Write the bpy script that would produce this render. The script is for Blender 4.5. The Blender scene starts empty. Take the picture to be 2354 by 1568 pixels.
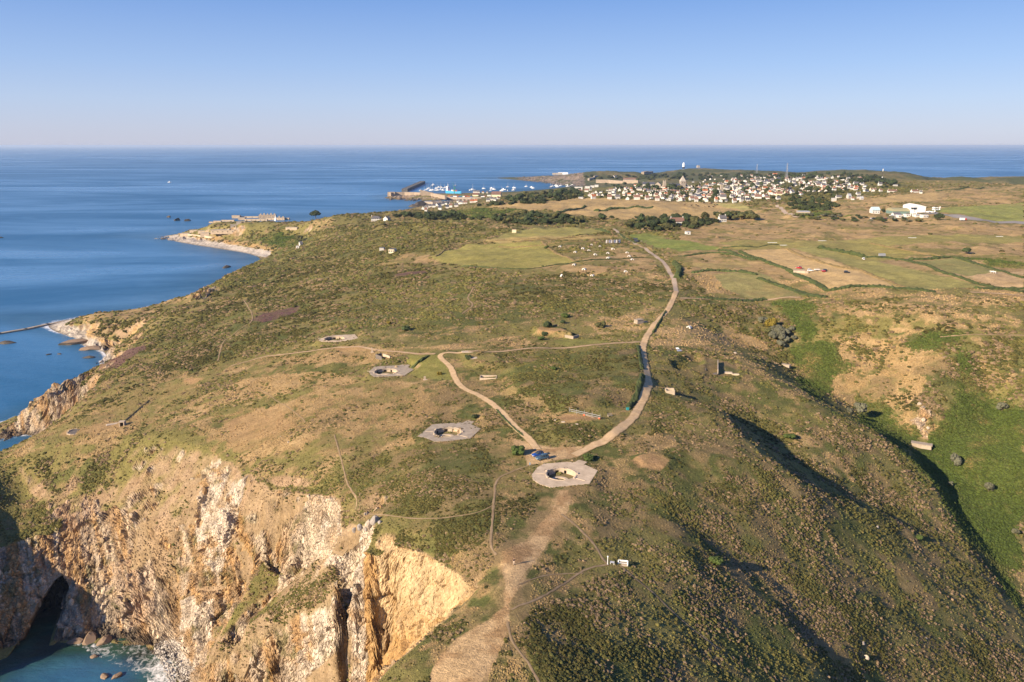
import bpy, bmesh, math, random
import numpy as np
from mathutils import Vector, Matrix
from mathutils.geometry import delaunay_2d_cdt

R = math.radians
random.seed(7)
rng = np.random.default_rng(11)
SC = bpy.context.scene
COL = SC.collection

# ------------------------------------------------------------------ camera, sky, sun, exposure
CAMZ, PITCH = 168.0, R(13.8)
cam_d = bpy.data.cameras.new('camera')
cam = bpy.data.objects.new('camera', cam_d)
COL.objects.link(cam)
cam.location = (0, 0, CAMZ)
cam.rotation_euler = (R(90) - PITCH, 0, 0)
cam_d.sensor_width = 36.0
cam_d.lens = 28.0
cam_d.clip_start = 1.0
cam_d.clip_end = 400000.0
SC.camera = cam

SUN_EL, SUN_TRAVEL = R(25.0), R(53.0)       # light travels towards +x / +y, measured from +y to +x
world = bpy.data.worlds.new('World')
SC.world = world
world.use_nodes = True
wn = world.node_tree
sky = wn.nodes.new('ShaderNodeTexSky')
sky.sky_type = 'NISHITA'
sky.sun_disc = False
sky.sun_elevation = SUN_EL
sky.sun_rotation = SUN_TRAVEL + math.pi
sky.altitude = 0
sky.air_density = 0.85
sky.dust_density = 0.35
sky.ozone_density = 4.0
bg = wn.nodes['Background']
bg.inputs['Strength'].default_value = 0.068
_tc = wn.nodes.new('ShaderNodeTexCoord')
_sx = wn.nodes.new('ShaderNodeSeparateXYZ')
wn.links.new(_tc.outputs['Generated'], _sx.inputs[0])
_rp = wn.nodes.new('ShaderNodeValToRGB')          # clear sky above sea haze: lavender low down, blue above, the same all round
_stops = ((0.0, (4.1, 4.15, 5.3)), (0.018, (3.95, 4.2, 5.5)), (0.05, (3.5, 4.25, 6.0)), (0.09, (2.65, 3.75, 6.1)), (0.165, (1.4, 2.6, 5.5)), (0.3, (.65, 1.65, 4.6)), (1.0, (.4, 1.0, 3.2)))
_k = 7.0
for _i, (_pos, _c) in enumerate((_stops[0], _stops[-1]) + _stops[1:-1]):
    _e = _rp.color_ramp.elements[_i] if _i < 2 else _rp.color_ramp.elements.new(_pos)
    _e.color = (_c[0] / _k, _c[1] / _k, _c[2] / _k, 1)
wn.links.new(_sx.outputs[2], _rp.inputs[0])
_sc = wn.nodes.new('ShaderNodeVectorMath')
_sc.operation = 'SCALE'
_sc.inputs['Scale'].default_value = _k
wn.links.new(_rp.outputs[0], _sc.inputs[0])
_mx = wn.nodes.new('ShaderNodeMix')
_mx.data_type = 'RGBA'
_mx.inputs[0].default_value = 0.8
wn.links.new(sky.outputs[0], _mx.inputs[6])
wn.links.new(_sc.outputs[0], _mx.inputs[7])
wn.links.new(_mx.outputs[2], bg.inputs['Color'])

sun_d = bpy.data.lights.new('sun', 'SUN')
sun_d.energy = 4.8
sun_d.angle = R(0.53)
sun_d.color = (1.0, 0.82, 0.60)
sun = bpy.data.objects.new('sun', sun_d)
COL.objects.link(sun)
ld = Vector((math.sin(SUN_TRAVEL) * math.cos(SUN_EL), math.cos(SUN_TRAVEL) * math.cos(SUN_EL), -math.sin(SUN_EL)))
sun.rotation_euler = ld.to_track_quat('-Z', 'Y').to_euler()
sun.location = (-300, -300, 500)

SC.view_settings.view_transform = 'Standard'
SC.view_settings.look = 'None'
SC.view_settings.exposure = 1.08
SC.view_settings.gamma = 1.0
SC.view_settings.use_curve_mapping = False
SC.cycles.max_bounces = 5
SC.cycles.diffuse_bounces = 2
SC.cycles.glossy_bounces = 2
SC.cycles.transparent_max_bounces = 6
SC.cycles.volume_bounces = 0

# ------------------------------------------------------------------ survey helpers (photo at 2353 px width -> place)
FPX, CX, CY = 28.0 / 36.0 * 2353.0, 1176.5, 784.0
CP, SP = math.cos(PITCH), math.sin(PITCH)


def ray(u, v):
    a, b = (u - CX) / FPX, (v - CY) / FPX
    return np.array([a, CP - b * SP, -SP - b * CP])


def P(u, v, z):
    d = ray(u, v)
    t = (z - CAMZ) / d[2]
    return (d[0] * t, d[1] * t, z)


def back(u, v, z, add, z2):
    x, y, _ = P(u, v, z)
    k = (math.hypot(x, y) + add) / math.hypot(x, y)
    return (x * k, y * k, z2)


# ------------------------------------------------------------------ numpy noise
def _hash(ix, iy, iz, seed):
    with np.errstate(over='ignore'):
        h = ix.astype(np.int32).view(np.uint32) * np.uint32(374761393)
        h += iy.astype(np.int32).view(np.uint32) * np.uint32(668265263)
        if iz is not None:
            h += iz.astype(np.int32).view(np.uint32) * np.uint32(2147483647)
        h += np.uint32((seed * 1274126177) & 0xffffffff)
        h ^= h >> np.uint32(13)
        h *= np.uint32(1274126177)
        h ^= h >> np.uint32(16)
        h *= np.uint32(2246822519)
        h ^= h >> np.uint32(15)
        return (h & np.uint32(0xffffff)).astype(np.float32) * np.float32(1 / 16777215.0)


def vnoise(x, y, seed=0):
    x, y = np.asarray(x, np.float32), np.asarray(y, np.float32)
    x0, y0 = np.floor(x), np.floor(y)
    fx, fy = (x - x0), (y - y0)
    fx = fx * fx * (3 - 2 * fx)
    fy = fy * fy * (3 - 2 * fy)
    xi, yi = x0.astype(np.int32), y0.astype(np.int32)
    a, b = _hash(xi, yi, None, seed), _hash(xi + 1, yi, None, seed)
    c, d = _hash(xi, yi + 1, None, seed), _hash(xi + 1, yi + 1, None, seed)
    a += (b - a) * fx
    c += (d - c) * fx
    a += (c - a) * fy
    return a


def fbm(x, y, scale, octv=4, seed=0, gain=0.5):
    """0..1 noise, largest feature about `scale` metres"""
    t, amp, tot = 0.0, 1.0, 0.0
    ca, sa = 0.8, 0.6
    px, py = np.asarray(x, np.float32) / np.float32(scale), np.asarray(y, np.float32) / np.float32(scale)
    for o in range(octv):
        t = t + amp * vnoise(px, py, seed + o * 17)
        tot += amp
        amp *= gain
        px, py = (px * np.float32(ca * 2.03) - py * np.float32(sa * 2.03)) + np.float32(3.7), (px * np.float32(sa * 2.03) + py * np.float32(ca * 2.03)) + np.float32(1.3)
    return np.clip((t / tot - 0.5) * 1.7 + 0.5, 0, 1)


def vnoise3(p, seed=0):
    p = np.asarray(p, np.float32)
    f0 = np.floor(p)
    f = p - f0
    f = f * f * (3 - 2 * f)
    i = f0.astype(np.int32)
    out = 0.0
    for dx in (0, 1):
        for dy in (0, 1):
            for dz in (0, 1):
                w = (f[:, 0] if dx else 1 - f[:, 0]) * (f[:, 1] if dy else 1 - f[:, 1]) * (f[:, 2] if dz else 1 - f[:, 2])
                out = out + w * _hash(i[:, 0] + dx, i[:, 1] + dy, i[:, 2] + dz, seed)
    return out


def worley3(p, seed=0):
    """F1, F2-F1 and a cell-plane value that gives flat, tilted rock facets"""
    p = np.asarray(p, np.float32)
    i0 = np.floor(p).astype(np.int32)
    d1 = np.full(len(p), 9e9, np.float32)
    d2 = np.full(len(p), 9e9, np.float32)
    val = np.zeros(len(p), np.float32)
    for dx in (-1, 0, 1):
        for dy in (-1, 0, 1):
            for dz in (-1, 0, 1):
                cx, cy, cz = i0[:, 0] + dx, i0[:, 1] + dy, i0[:, 2] + dz
                ox = cx + _hash(cx, cy, cz, seed)
                oy = cy + _hash(cx, cy, cz, seed + 1)
                oz = cz + _hash(cx, cy, cz, seed + 2)
                rx, ry, rz = p[:, 0] - ox, p[:, 1] - oy, p[:, 2] - oz
                d = rx * rx + ry * ry + rz * rz
                near = d < d1
                d2 = np.where(near, d1, np.minimum(d2, d))
                d1 = np.where(near, d, d1)
                h = ox - cx
                v = (h - 0.5) + (rx * (oy - cy - .5) + ry * (oz - cz - .5) + rz * (.5 - h)) * 1.6
                val = np.where(near, v, val)
    return np.sqrt(d1), np.sqrt(d2) - np.sqrt(d1), val


def sstep(a, b, x):
    t = np.clip((x - a) / (b - a), 0, 1)
    return t * t * (3 - 2 * t)


# ------------------------------------------------------------------ terrain survey: spot heights and break lines
PTS = []


def spots(*uvz):
    for p in uvz:
        PTS.append(P(*p))


def lines(*uvz):
    q = [P(*p) for p in uvz]
    for a, b in zip(q[:-1], q[1:]):
        d = math.hypot(a[0] - b[0], a[1] - b[1])
        n = max(1, int(d / max(3.0, 0.012 * math.hypot(*a[:2]))))
        for k in range(n):
            t = k / n
            PTS.append(tuple(a[j] + (b[j] - a[j]) * t for j in range(3)))
    PTS.append(q[-1])


# ridge and near plateau
spots((1090, 1560, 80), (1180, 1400, 80.5), (1180, 1290, 80), (1297, 1090, 80), (1290, 1040, 79.7), (1035, 990, 75.5), (1160, 960, 77.5),
      (1060, 890, 76), (1010, 815, 75.5), (898, 852, 72.5), (780, 775, 70), (1475, 860, 80), (1450, 960, 80), (1330, 970, 80),
      (1250, 850, 79.5), (1480, 780, 80), (1540, 700, 81), (1550, 650, 82), (1300, 700, 79), (1080, 700, 76), (850, 700, 67), (700, 720, 58),
      (1500, 590, 82), (1420, 530, 81), (1150, 580, 78), (1300, 560, 80), (900, 580, 69), (1100, 520, 75), (1000, 520, 72),
      (900, 1200, 76), (1000, 1100, 78.5), (950, 1000, 75), (1100, 1200, 80), (860, 1200, 74), (800, 1200, 70), (1050, 1230, 79),
      (1000, 1230, 78), (930, 1235, 76.2), (1110, 1340, 79.5), (1120, 1420, 80), (1060, 1480, 79.5), (1000, 1540, 79))
# left slope down to the cliffs
spots((700, 1000, 69), (520, 950, 58), (500, 1000, 57.5), (800, 900, 71), (800, 1050, 72.5), (650, 1060, 65), (600, 780, 58), (500, 850, 57),
      (450, 800, 50), (750, 840, 68), (400, 900, 52), (300, 930, 47), (600, 850, 61), (600, 950, 62), (700, 920, 67), (400, 960, 52), (300, 980, 49),
      (700, 1100, 67), (680, 800, 63), (550, 740, 53), (650, 680, 55), (420, 760, 42), (780, 640, 64), (760, 600, 50), (650, 640, 42),
      (560, 665, 38), (500, 700, 38), (800, 560, 46), (900, 540, 62), (850, 520, 52), (870, 503, 50), (740, 540, 36), (680, 600, 36))
# cliff-top edge of the cove
lines((0, 1070, 36), (130, 1012, 43), (280, 1000, 49), (350, 1000, 53), (430, 1015, 56), (490, 1025, 58), (560, 1080, 60), (610, 1105, 63), (690, 1120, 66), (775, 1135, 69))
# middle of the cove wall
spots((60, 1150, 29), (150, 1200, 27), (250, 1200, 30), (330, 1200, 34), (400, 1200, 38), (470, 1200, 44), (540, 1200, 47), (600, 1180, 54),
      (150, 1330, 13), (250, 1330, 15), (340, 1340, 17), (420, 1330, 22), (480, 1330, 27), (540, 1330, 31), (600, 1280, 40), (680, 1220, 54),
      (730, 1180, 62), (100, 1100, 36), (250, 1080, 41), (400, 1090, 47), (330, 1420, 6), (250, 1420, 5), (400, 1430, 8))
# gully behind the bushy spur
lines((440, 1540, 4), (500, 1430, 15), (640, 1345, 30), (720, 1285, 48), (780, 1243, 62))
# waterline of the cove
lines((20, 1500, 0), (90, 1482, 0), (150, 1474, 0), (220, 1467, 0), (300, 1474, 0), (350, 1484, 0), (395, 1522, 0), (425, 1575, 0), (440, 1650, 0))
spots((150, 1530, -3), (300, 1540, -3), (372, 1565, -2), (50, 1560, -3), (200, 1650, -4), (380, 1700, -3), (0, 1650, -3))
# bushy spur crest
lines((780, 1300, 66), (740, 1340, 58), (700, 1370, 49), (640, 1400, 42), (580, 1430, 36), (500, 1450, 30), (490, 1480, 24), (470, 1530, 14), (450, 1568, 8), (445, 1640, 0))
spots((700, 1430, 42), (650, 1500, 32), (600, 1540, 22), (550, 1562, 14), (700, 1500, 36), (650, 1568, 20), (720, 1568, 29), (600, 1700, 3), (700, 1750, 4))
# quarry-like scar: rim, inner wall foot, white rib, cleft
lines((840, 1262, 72.5), (900, 1256, 74), (960, 1271, 75), (1010, 1292, 75.7), (1060, 1322, 76.2), (1083, 1370, 76.4), (1060, 1402, 76.6),
      (1010, 1442, 77), (950, 1492, 77), (900, 1532, 77), (870, 1570, 76.5), (800, 1660, 75))
spots((1070, 1374, 73), (1060, 1395, 71), (1030, 1420, 66), (1042, 1400, 69), (1000, 1442, 62), (950, 1450, 58), (920, 1380, 63), (900, 1500, 50), (860, 1450, 52), (870, 1560, 40), (832, 1540, 40.5),
      (840, 1400, 58), (850, 1320, 68), (820, 1700, 22), (900, 1640, 30), (960, 1480, 57), (930, 1515, 53), (905, 1550, 48))
lines((850, 1264, 73), (800, 1300, 68), (770, 1340, 62), (755, 1400, 54), (750, 1450, 48), (760, 1500, 43), (775, 1568, 36), (770, 1700, 20))
lines((805, 1345, 58), (802, 1400, 50), (798, 1480, 42), (803, 1560, 36), (800, 1680, 20))
# ridge continues under and behind the camera; flanks off frame
spots((1050, 1750, 79), (1300, 1750, 78), (1250, 1500, 80), (1700, 1800, 63), (2200, 1800, 18), (2600, 1750, 0), (1000, 1900, 75))
PTS += [(0, 30, 74), (-60, 30, 20), (60, 30, 60), (-160, 30, -6), (170, 30, 10), (-90, 110, 0), (-70, 120, 20), (-120, 120, -6)]
# right flank of the ridge and the spur that hides the valley floor
spots((1400, 1300, 77), (1600, 1300, 72), (1500, 1150, 76), (1700, 1150, 70), (1650, 935, 76.5), (1950, 1150, 58), (1800, 1350, 59), (1970, 1450, 49.5), (1600, 1500, 68),
      (1400, 1500, 75.5), (1900, 1500, 52.5), (2100, 1350, 42), (2000, 1250, 51), (2200, 1500, 32), (2353, 1568, 19), (1500, 1060, 78), (1640, 840, 76.5),
      (1540, 895, 79), (1600, 780, 78), (1700, 700, 77), (1500, 1380, 74), (1700, 1420, 64.5), (1350, 1150, 79), (1400, 1400, 77), (1850, 1230, 60))
lines((1690, 800, 75.5), (1750, 850, 73.5), (1830, 897, 70.5), (1900, 938, 66.5), (1990, 983, 60), (2080, 1038, 52), (2130, 1085, 46), (2180, 1185, 37), (2240, 1290, 31), (2353, 1480, 19), (2500, 1700, 3))
lines((1655, 960, 77), (1700, 1000, 75.5), (1760, 1055, 73), (1815, 1090, 70))
lines((1695, 968, 67), (1740, 1000, 62.5), (1800, 1040, 60), (1862, 1088, 59))
# valley floor and the opposite hillside
lines((1770, 735, 71), (1800, 790, 62), (1815, 850, 53), (1880, 897, 48), (1990, 957, 42), (2110, 1040, 36.5), (2190, 1150, 31), (2290, 1290, 23), (2353, 1400, 16), (2500, 1560, 0))
spots((2000, 838, 57), (1900, 790, 64), (1850, 740, 72), (2150, 850, 62), (2150, 725, 80), (2130, 955, 48), (2105, 1015, 38), (2260, 900, 53), (2280, 1000, 42),
      (2300, 1150, 30), (2353, 1300, 20), (2353, 900, 58), (2353, 1050, 43), (2353, 760, 76), (2250, 780, 73), (2050, 770, 70), (1950, 720, 77),
      (1850, 690, 79), (2700, 700, 80), (2700, 900, 55), (2700, 1200, 22), (2700, 1450, 5), (1740, 690, 75))
# airfield plateau
spots((1640, 600, 82), (1850, 620, 83.5), (2000, 560, 85), (2200, 600, 85), (2353, 640, 85), (2353, 520, 86), (2110, 485, 85), (1600, 545, 81), (1700, 560, 83),
      (2000, 680, 82), (2200, 690, 82), (2353, 702, 81.5), (2700, 500, 86), (2353, 450, 85), (2700, 440, 84), (1900, 500, 83), (1800, 520, 82), (2250, 440, 84))
# fields, wood and town
spots((1400, 508, 72), (1200, 500, 70), (1650, 500, 78), (1330, 462, 69), (1700, 468, 74), (1500, 464, 71), (1150, 470, 56), (1100, 480, 52), (1000, 480, 30),
      (1230, 450, 52), (1300, 455, 64), (1900, 465, 78), (2000, 455, 79), (1900, 440, 72), (2100, 430, 76), (1700, 440, 64), (1500, 445, 58), (1400, 440, 50),
      (1600, 425, 54), (1750, 415, 56), (1900, 410, 62), (2000, 420, 72), (2353, 420, 80), (2200, 412, 74), (2130, 405, 68), (1320, 432, 22), (1450, 428, 22), (1560, 418, 26), (1650, 410, 36))
# far east end
spots((1300, 398, 42), (1380, 390, 55), (1450, 391, 54), (1500, 400, 34), (1560, 388, 40), (1605, 386, 52), (1680, 389, 46), (1750, 392, 40), (1850, 396, 44), (1800, 405, 40),
      (1900, 393, 66), (1950, 388, 76), (2030, 392, 78), (2090, 396, 76))
lines((1285, 402, 34), (1310, 395, 48), (1345, 391, 56), (1400, 389, 58), (1470, 391, 54), (1500, 395, 44), (1530, 398, 34), (1560, 391, 42), (1600, 386, 54), (1660, 388, 51), (1720, 391, 46), (1800, 396, 46), (1880, 396, 60), (1930, 389, 76), (2000, 388, 82), (2060, 391, 81), (2100, 397, 74), (2118, 403, 62))
lines((1330, 408, 30), (1400, 402, 40), (1480, 404, 36), (1560, 404, 34))
PTS += [back(1605, 386, 52, 600, 5), back(1380, 390, 55, 500, -3), back(1700, 390, 45, 600, -3), back(1850, 396, 44, 700, -3), back(1950, 388, 76, 350, -3),
        back(2030, 391, 78, 300, -3), back(2120, 405, 60, 350, -3), back(2200, 410, 74, 250, -4), back(2353, 419, 80, 200, -4), back(2500, 425, 80, 200, -4), back(2700, 430, 80, 200, -4),
        back(2300, 416, 77, 220, -4), back(1500, 397, 34, 500, -3), back(1560, 388, 40, 600, -3)]
lines((1220, 415, 0), (1290, 419, 0), (1320, 421, 0), (1400, 420, 0), (1480, 418, 0), (1540, 415, 0), (1560, 416, 0), (1500, 420, 0), (1430, 423, 0), (1350, 426, 0), (1300, 431, 0), (1220, 441, 0))
spots((1240, 411, 9), (1280, 412, 12), (1310, 409, 20), (1250, 405, 16), (1290, 402, 22))
PTS += [back(1240, 405, 8, 150, -3), back(1180, 407, 4, 120, -3), back(1290, 400, 20, 300, -3)]
spots((1180, 407, 3), (1200, 407, 6))
# harbour side, fort headland and Saline bay
lines((884, 456, 0), (940, 460, 0), (1000, 459, 0), (1050, 457, 0), (1080, 459, 0), (1040, 464, 0), (990, 466, 0), (985, 472, 0), (950, 481, 0), (915, 488, 0), (890, 492, 0))
spots((890, 452, 4), (920, 451, 9), (960, 450, 11), (1000, 448, 12), (1040, 448, 9), (1100, 449, 5), (1160, 446, 5), (1200, 446, 6))
lines((900, 449, 0), (960, 445, 0), (1010, 446, 0), (1060, 445, 0), (1130, 442, 0), (1220, 441, 0))
spots((1010, 470, 6), (960, 484, 7), (1060, 468, 10), (1120, 462, 22), (1000, 476, 12))
# fort hill and the long beach
lines((610, 588, 0), (560, 578, 0), (500, 567, 0), (440, 558, 0), (400, 553, 0), (365, 546, 0), (352, 545, -0.5))
lines((622, 579, 5), (560, 565, 5), (470, 551, 5), (400, 541, 4))
spots((600, 562, 9), (540, 548, 10), (470, 540, 9), (690, 562, 15), (650, 540, 24), (600, 520, 32), (545, 515, 30), (500, 520, 22), (450, 533, 12), (650, 510, 37), (700, 512, 37),
      (740, 505, 44), (610, 508, 36), (660, 575, 10), (700, 545, 22), (690, 525, 30))
_sk = [(430, 530, 16), (460, 520, 24), (500, 509, 35), (540, 505, 41), (600, 506, 42), (660, 506, 45), (700, 504, 48), (740, 498, 54), (800, 492, 58), (860, 488, 59), (900, 487, 56)]
lines(*_sk)
PTS += [back(u_, v_, z_, 45, z_ - 1) for u_, v_, z_ in _sk[1:]]
PTS += [back(450, 529, 12, 80, -2), back(500, 512, 31, 130, -3), back(560, 506, 38, 150, -3), back(640, 505, 44, 170, -3), back(720, 500, 50, 240, -3), back(800, 494, 58, 330, -3), back(860, 490, 58, 430, -3),
        back(400, 540, 3, 60, -3)]
# slope edge seen against the water, land falling away behind it
SIL = [(0, 1040, 34, 70), (60, 1005, 36, 70), (150, 965, 38, 75), (205, 905, 40, 80), (250, 838, 38, 95), (300, 792, 38, 95), (335, 758, 36, 50)]
lines(*[p[:3] for p in SIL])
for p in SIL[:5]:
    PTS.append(back(*p, 3))
    PTS.append(back(p[0], p[1], p[2], p[3] + 40, -5))
SIL2 = [(360, 737, 34), (400, 712, 34), (450, 690, 34), (480, 668, 34), (520, 632, 32), (560, 606, 32), (600, 588, 33)]
lines(*SIL2)
PTS += [back(360, 737, 34, 40, 24), back(400, 712, 34, 60, 18), back(450, 690, 34, 60, 18), back(520, 626, 32, 80, 1), back(560, 604, 32, 90, -1), back(600, 587, 33, 120, -2), back(480, 660, 33, 60, 12), back(480, 660, 33, 110, -3)]
# orange cliff, shingle point and low grassy shelf
lines((290, 806, 0), (250, 803, 0), (225, 800, 0), (200, 793, 0), (190, 780, 0), (205, 772, 0.5), (165, 770, 0), (110, 755, 0), (98, 748, 0), (110, 743, 0), (165, 734, 0.4))
lines((345, 730, 25), (300, 730, 22), (240, 733, 19), (205, 736, 15), (180, 737, 10))
spots((260, 760, 12), (310, 770, 14), (225, 770, 8), (250, 715, 15), (330, 700, 16), (400, 684, 16), (440, 672, 15), (150, 748, 3))
PTS += [back(180, 731, 6, 40, -2), back(250, 711, 14, 45, -2), back(330, 694, 15, 45, -2), back(400, 680, 15, 50, -2), back(450, 668, 15, 60, -2)]
# rock fins off the point
lines((165, 866, 26), (150, 872, 27), (122, 907, 22), (85, 936, 14), (40, 975, 5), (0, 1012, 1), (-60, 1040, 0))
PTS += [back(150, 868, 27, 30, -3), back(100, 905, 15, 45, -3), back(40, 965, 5, 40, -3), back(180, 868, 26, 45, -3)]
# headland left of the frame that shades the cove
PTS += [(-236, 250, 54), (-228, 240, 51), (-220, 231, 47), (-206, 214.6, 44), (-200, 207, 30), (-197, 200, 8), (-181, 226, 0), (-190, 211, 0), (-174, 239, 1), (-245, 275, 52), (-250, 300, 44),
        (-250, 215, 40), (-262, 190, 10), (-260, 160, -4), (-205, 180, -4), (-300, 240, 20), (-310, 290, 15), (-340, 260, -4), (-330, 190, -5), (-310, 340, -4), (-199, 262, 24)]
# open sea bed and far corners
spots((100, 900, -6), (200, 850, -5), (50, 800, -6), (150, 820, -4), (20, 700, -6), (200, 650, -6), (350, 620, -6), (450, 600, -5), (540, 590, -4), (300, 560, -6), (200, 500, -8), (500, 480, -8), (700, 470, -8), (800, 470, -7),
      (850, 480, -5), (860, 460, -5), (850, 445, -8), (1000, 435, -8), (1100, 430, -8), (1180, 432, -6), (1250, 425, -5), (940, 472, -4), (1010, 462, -2), (100, 450, -8), (600, 430, -8), (1000, 410, -8), (1130, 400, -8), (1400, 421.5, -3),
      (-300, 560, -8), (-300, 700, -8), (-200, 900, -6), (150, 790, -4), (60, 840, -5), (1200, 395, -8), (-150, 1000, -5))
PTS += [(-9000, 300, -9), (-600, 90, -9), (-600, 20, -9), (-6000, 9500, -9), (0, 9500, -9), (4000, 9500, -9), (9000, 9500, -9), (9500, 300, 80), (1500, 400, 60), (600, 100, -5), (700, 20, -5), (300, 20, -5), (3500, 3200, -6), (5000, 3000, -6), (2600, 4800, -6), (3500, 2000, 80), (-9000, 4000, -9),
        (450, 180, 0), (600, 250, 30)]

# triangulate, sample on a (direction, log distance) lattice, smooth
SMAX, NS, NQ = 1.2, 1441, 2001
Q0, Q1 = math.log(70.0), math.log(8000.0)
svals = np.linspace(-SMAX, SMAX, NS)
qvals = np.linspace(Q0, Q1, NQ)
_p = np.array(PTS)
_res = delaunay_2d_cdt([Vector((a[0], a[1])) for a in PTS], [], [], 0, 1e-4)
_ov, _of, _orig = _res[0], _res[2], _res[3]
_vz = [np.mean([PTS[k][2] for k in og]) if og else 0.0 for og in _orig]
HQ = np.full((NQ, NS), -9.0)
for f in _of:
    (x0, y0), (x1, y1), (x2, y2) = (_ov[i] for i in f)
    z0, z1, z2 = (_vz[i] for i in f)
    ymin, ymax = max(min(y0, y1, y2), 70), max(y0, y1, y2)
    if ymax <= 70:
        continue
    i0 = max(0, int((math.log(ymin) - Q0) / (Q1 - Q0) * (NQ - 1)))
    i1 = min(NQ - 1, int((math.log(ymax) - Q0) / (Q1 - Q0) * (NQ - 1)) + 1)
    yy = np.exp(qvals[i0:i1 + 1])[:, None]
    cand = [(x / y if y > 70 else (9 if x > 0 else -9)) for x, y in ((x0, y0), (x1, y1), (x2, y2))]
    cand += [min(x0, x1, x2) / ymin, max(x0, x1, x2) / ymin, min(x0, x1, x2) / ymax, max(x0, x1, x2) / ymax] if min(y0, y1, y2) < 70 else []
    j0 = max(0, int((min(cand) + SMAX) / (2 * SMAX) * (NS - 1)))
    j1 = min(NS - 1, int((max(cand) + SMAX) / (2 * SMAX) * (NS - 1)) + 1)
    if j1 < j0 or i1 < i0:
        continue
    xx = yy * svals[None, j0:j1 + 1]
    det = (y1 - y2) * (x0 - x2) + (x2 - x1) * (y0 - y2)
    if abs(det) < 1e-9:
        continue
    l0 = ((y1 - y2) * (xx - x2) + (x2 - x1) * (yy - y2)) / det
    l1 = ((y2 - y0) * (xx - x2) + (x0 - x2) * (yy - y2)) / det
    l2 = 1 - l0 - l1
    ins = (l0 >= -1e-6) & (l1 >= -1e-6) & (l2 >= -1e-6)
    blk = HQ[i0:i1 + 1, j0:j1 + 1]
    blk[ins] = (l0 * z0 + l1 * z1 + l2 * z2)[ins]


def blur(a, n):
    """two box passes of radius n along both axes"""
    for ax in (0, 1):
        for _ in range(2):
            p = np.pad(a, [(n + 1, n) if k == ax else (0, 0) for k in (0, 1)], mode='edge')
            c = np.cumsum(p, axis=ax)
            hi = [slice(None)] * 2
            lo = [slice(None)] * 2
            hi[ax] = slice(2 * n + 1, None)
            lo[ax] = slice(0, -(2 * n + 1))
            a = (c[tuple(hi)] - c[tuple(lo)]) / (2 * n + 1)
    return a


YQ = np.exp(qvals)[:, None] + 0 * svals[None, :]
XQ = YQ * svals[None, :]
soft = blur(HQ, 9)
crisp = blur(HQ, 2)
gy = np.abs(np.gradient(crisp, axis=0)) / (YQ * (qvals[1] - qvals[0]))
gx = np.abs(np.gradient(crisp, axis=1)) / (YQ * (svals[1] - svals[0]))
steep = blur(sstep(0.35, 0.75, np.hypot(gx, gy)), 4)
HQ = soft * (1 - steep) + crisp * steep
land = sstep(0.3, 4.0, HQ)
amp = np.clip(YQ / 500.0, 0.25, 2.2)
HQ = HQ + land * amp * ((fbm(XQ, YQ, 60, 4, 5) - 0.5) * 3.0 + (fbm(XQ, YQ, 14, 3, 9) - 0.5) * 1.1)
flank = sstep(0, 40, XQ) * (1 - sstep(300, 420, YQ)) * land
HQ = HQ + flank * ((fbm(XQ * .9 + YQ * .45, YQ - XQ * .3, 16, 4, 15) - .5) * 1.5)


def hz(x, y):
    """terrain height (bilinear on the lattice)"""
    x, y = np.asarray(x, float), np.asarray(y, float)
    fi = np.clip((np.log(np.maximum(y, 70.1)) - Q0) / (Q1 - Q0) * (NQ - 1), 0, NQ - 1.001)
    fj = np.clip((x / np.maximum(y, 70.1) + SMAX) / (2 * SMAX) * (NS - 1), 0, NS - 1.001)
    i, j = fi.astype(int), fj.astype(int)
    a, b = fi - i, fj - j
    return (HQ[i, j] * (1 - b) + HQ[i, j + 1] * b) * (1 - a) + (HQ[i + 1, j] * (1 - b) + HQ[i + 1, j + 1] * b) * a


_tt = np.exp(np.linspace(math.log(60), math.log(9000), 6000))


def G(u, v, zmin=0.0):
    """where the line of sight through photo point (u, v) meets the ground (or the sea)"""
    d = ray(u, v)
    d = d / np.linalg.norm(d)
    x, y, z = d[0] * _tt, d[1] * _tt, CAMZ + d[2] * _tt
    h = np.maximum(hz(x, y), zmin)
    k = np.argmax((z <= h) & (y > 72))
    if k == 0:
        k = len(_tt) - 1
    t0, t1 = _tt[k - 1], _tt[k]
    for _ in range(14):
        t = (t0 + t1) / 2
        if CAMZ + d[2] * t <= max(float(hz(d[0] * t, d[1] * t)), zmin):
            t1 = t
        else:
            t0 = t
    x, y = float(d[0] * t1), float(d[1] * t1)
    return Vector((x, y, max(float(hz(x, y)), zmin)))

# ------------------------------------------------------------------ level pads for the concrete works (cut into the lattice before meshing)
def zf(bx, by, k):
    """reader for measurements taken on an enlarged crop of the photo"""
    return lambda X_, Y_: ((bx + X_ / k) * .57446, (by + Y_ / k) * .57446)


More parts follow.
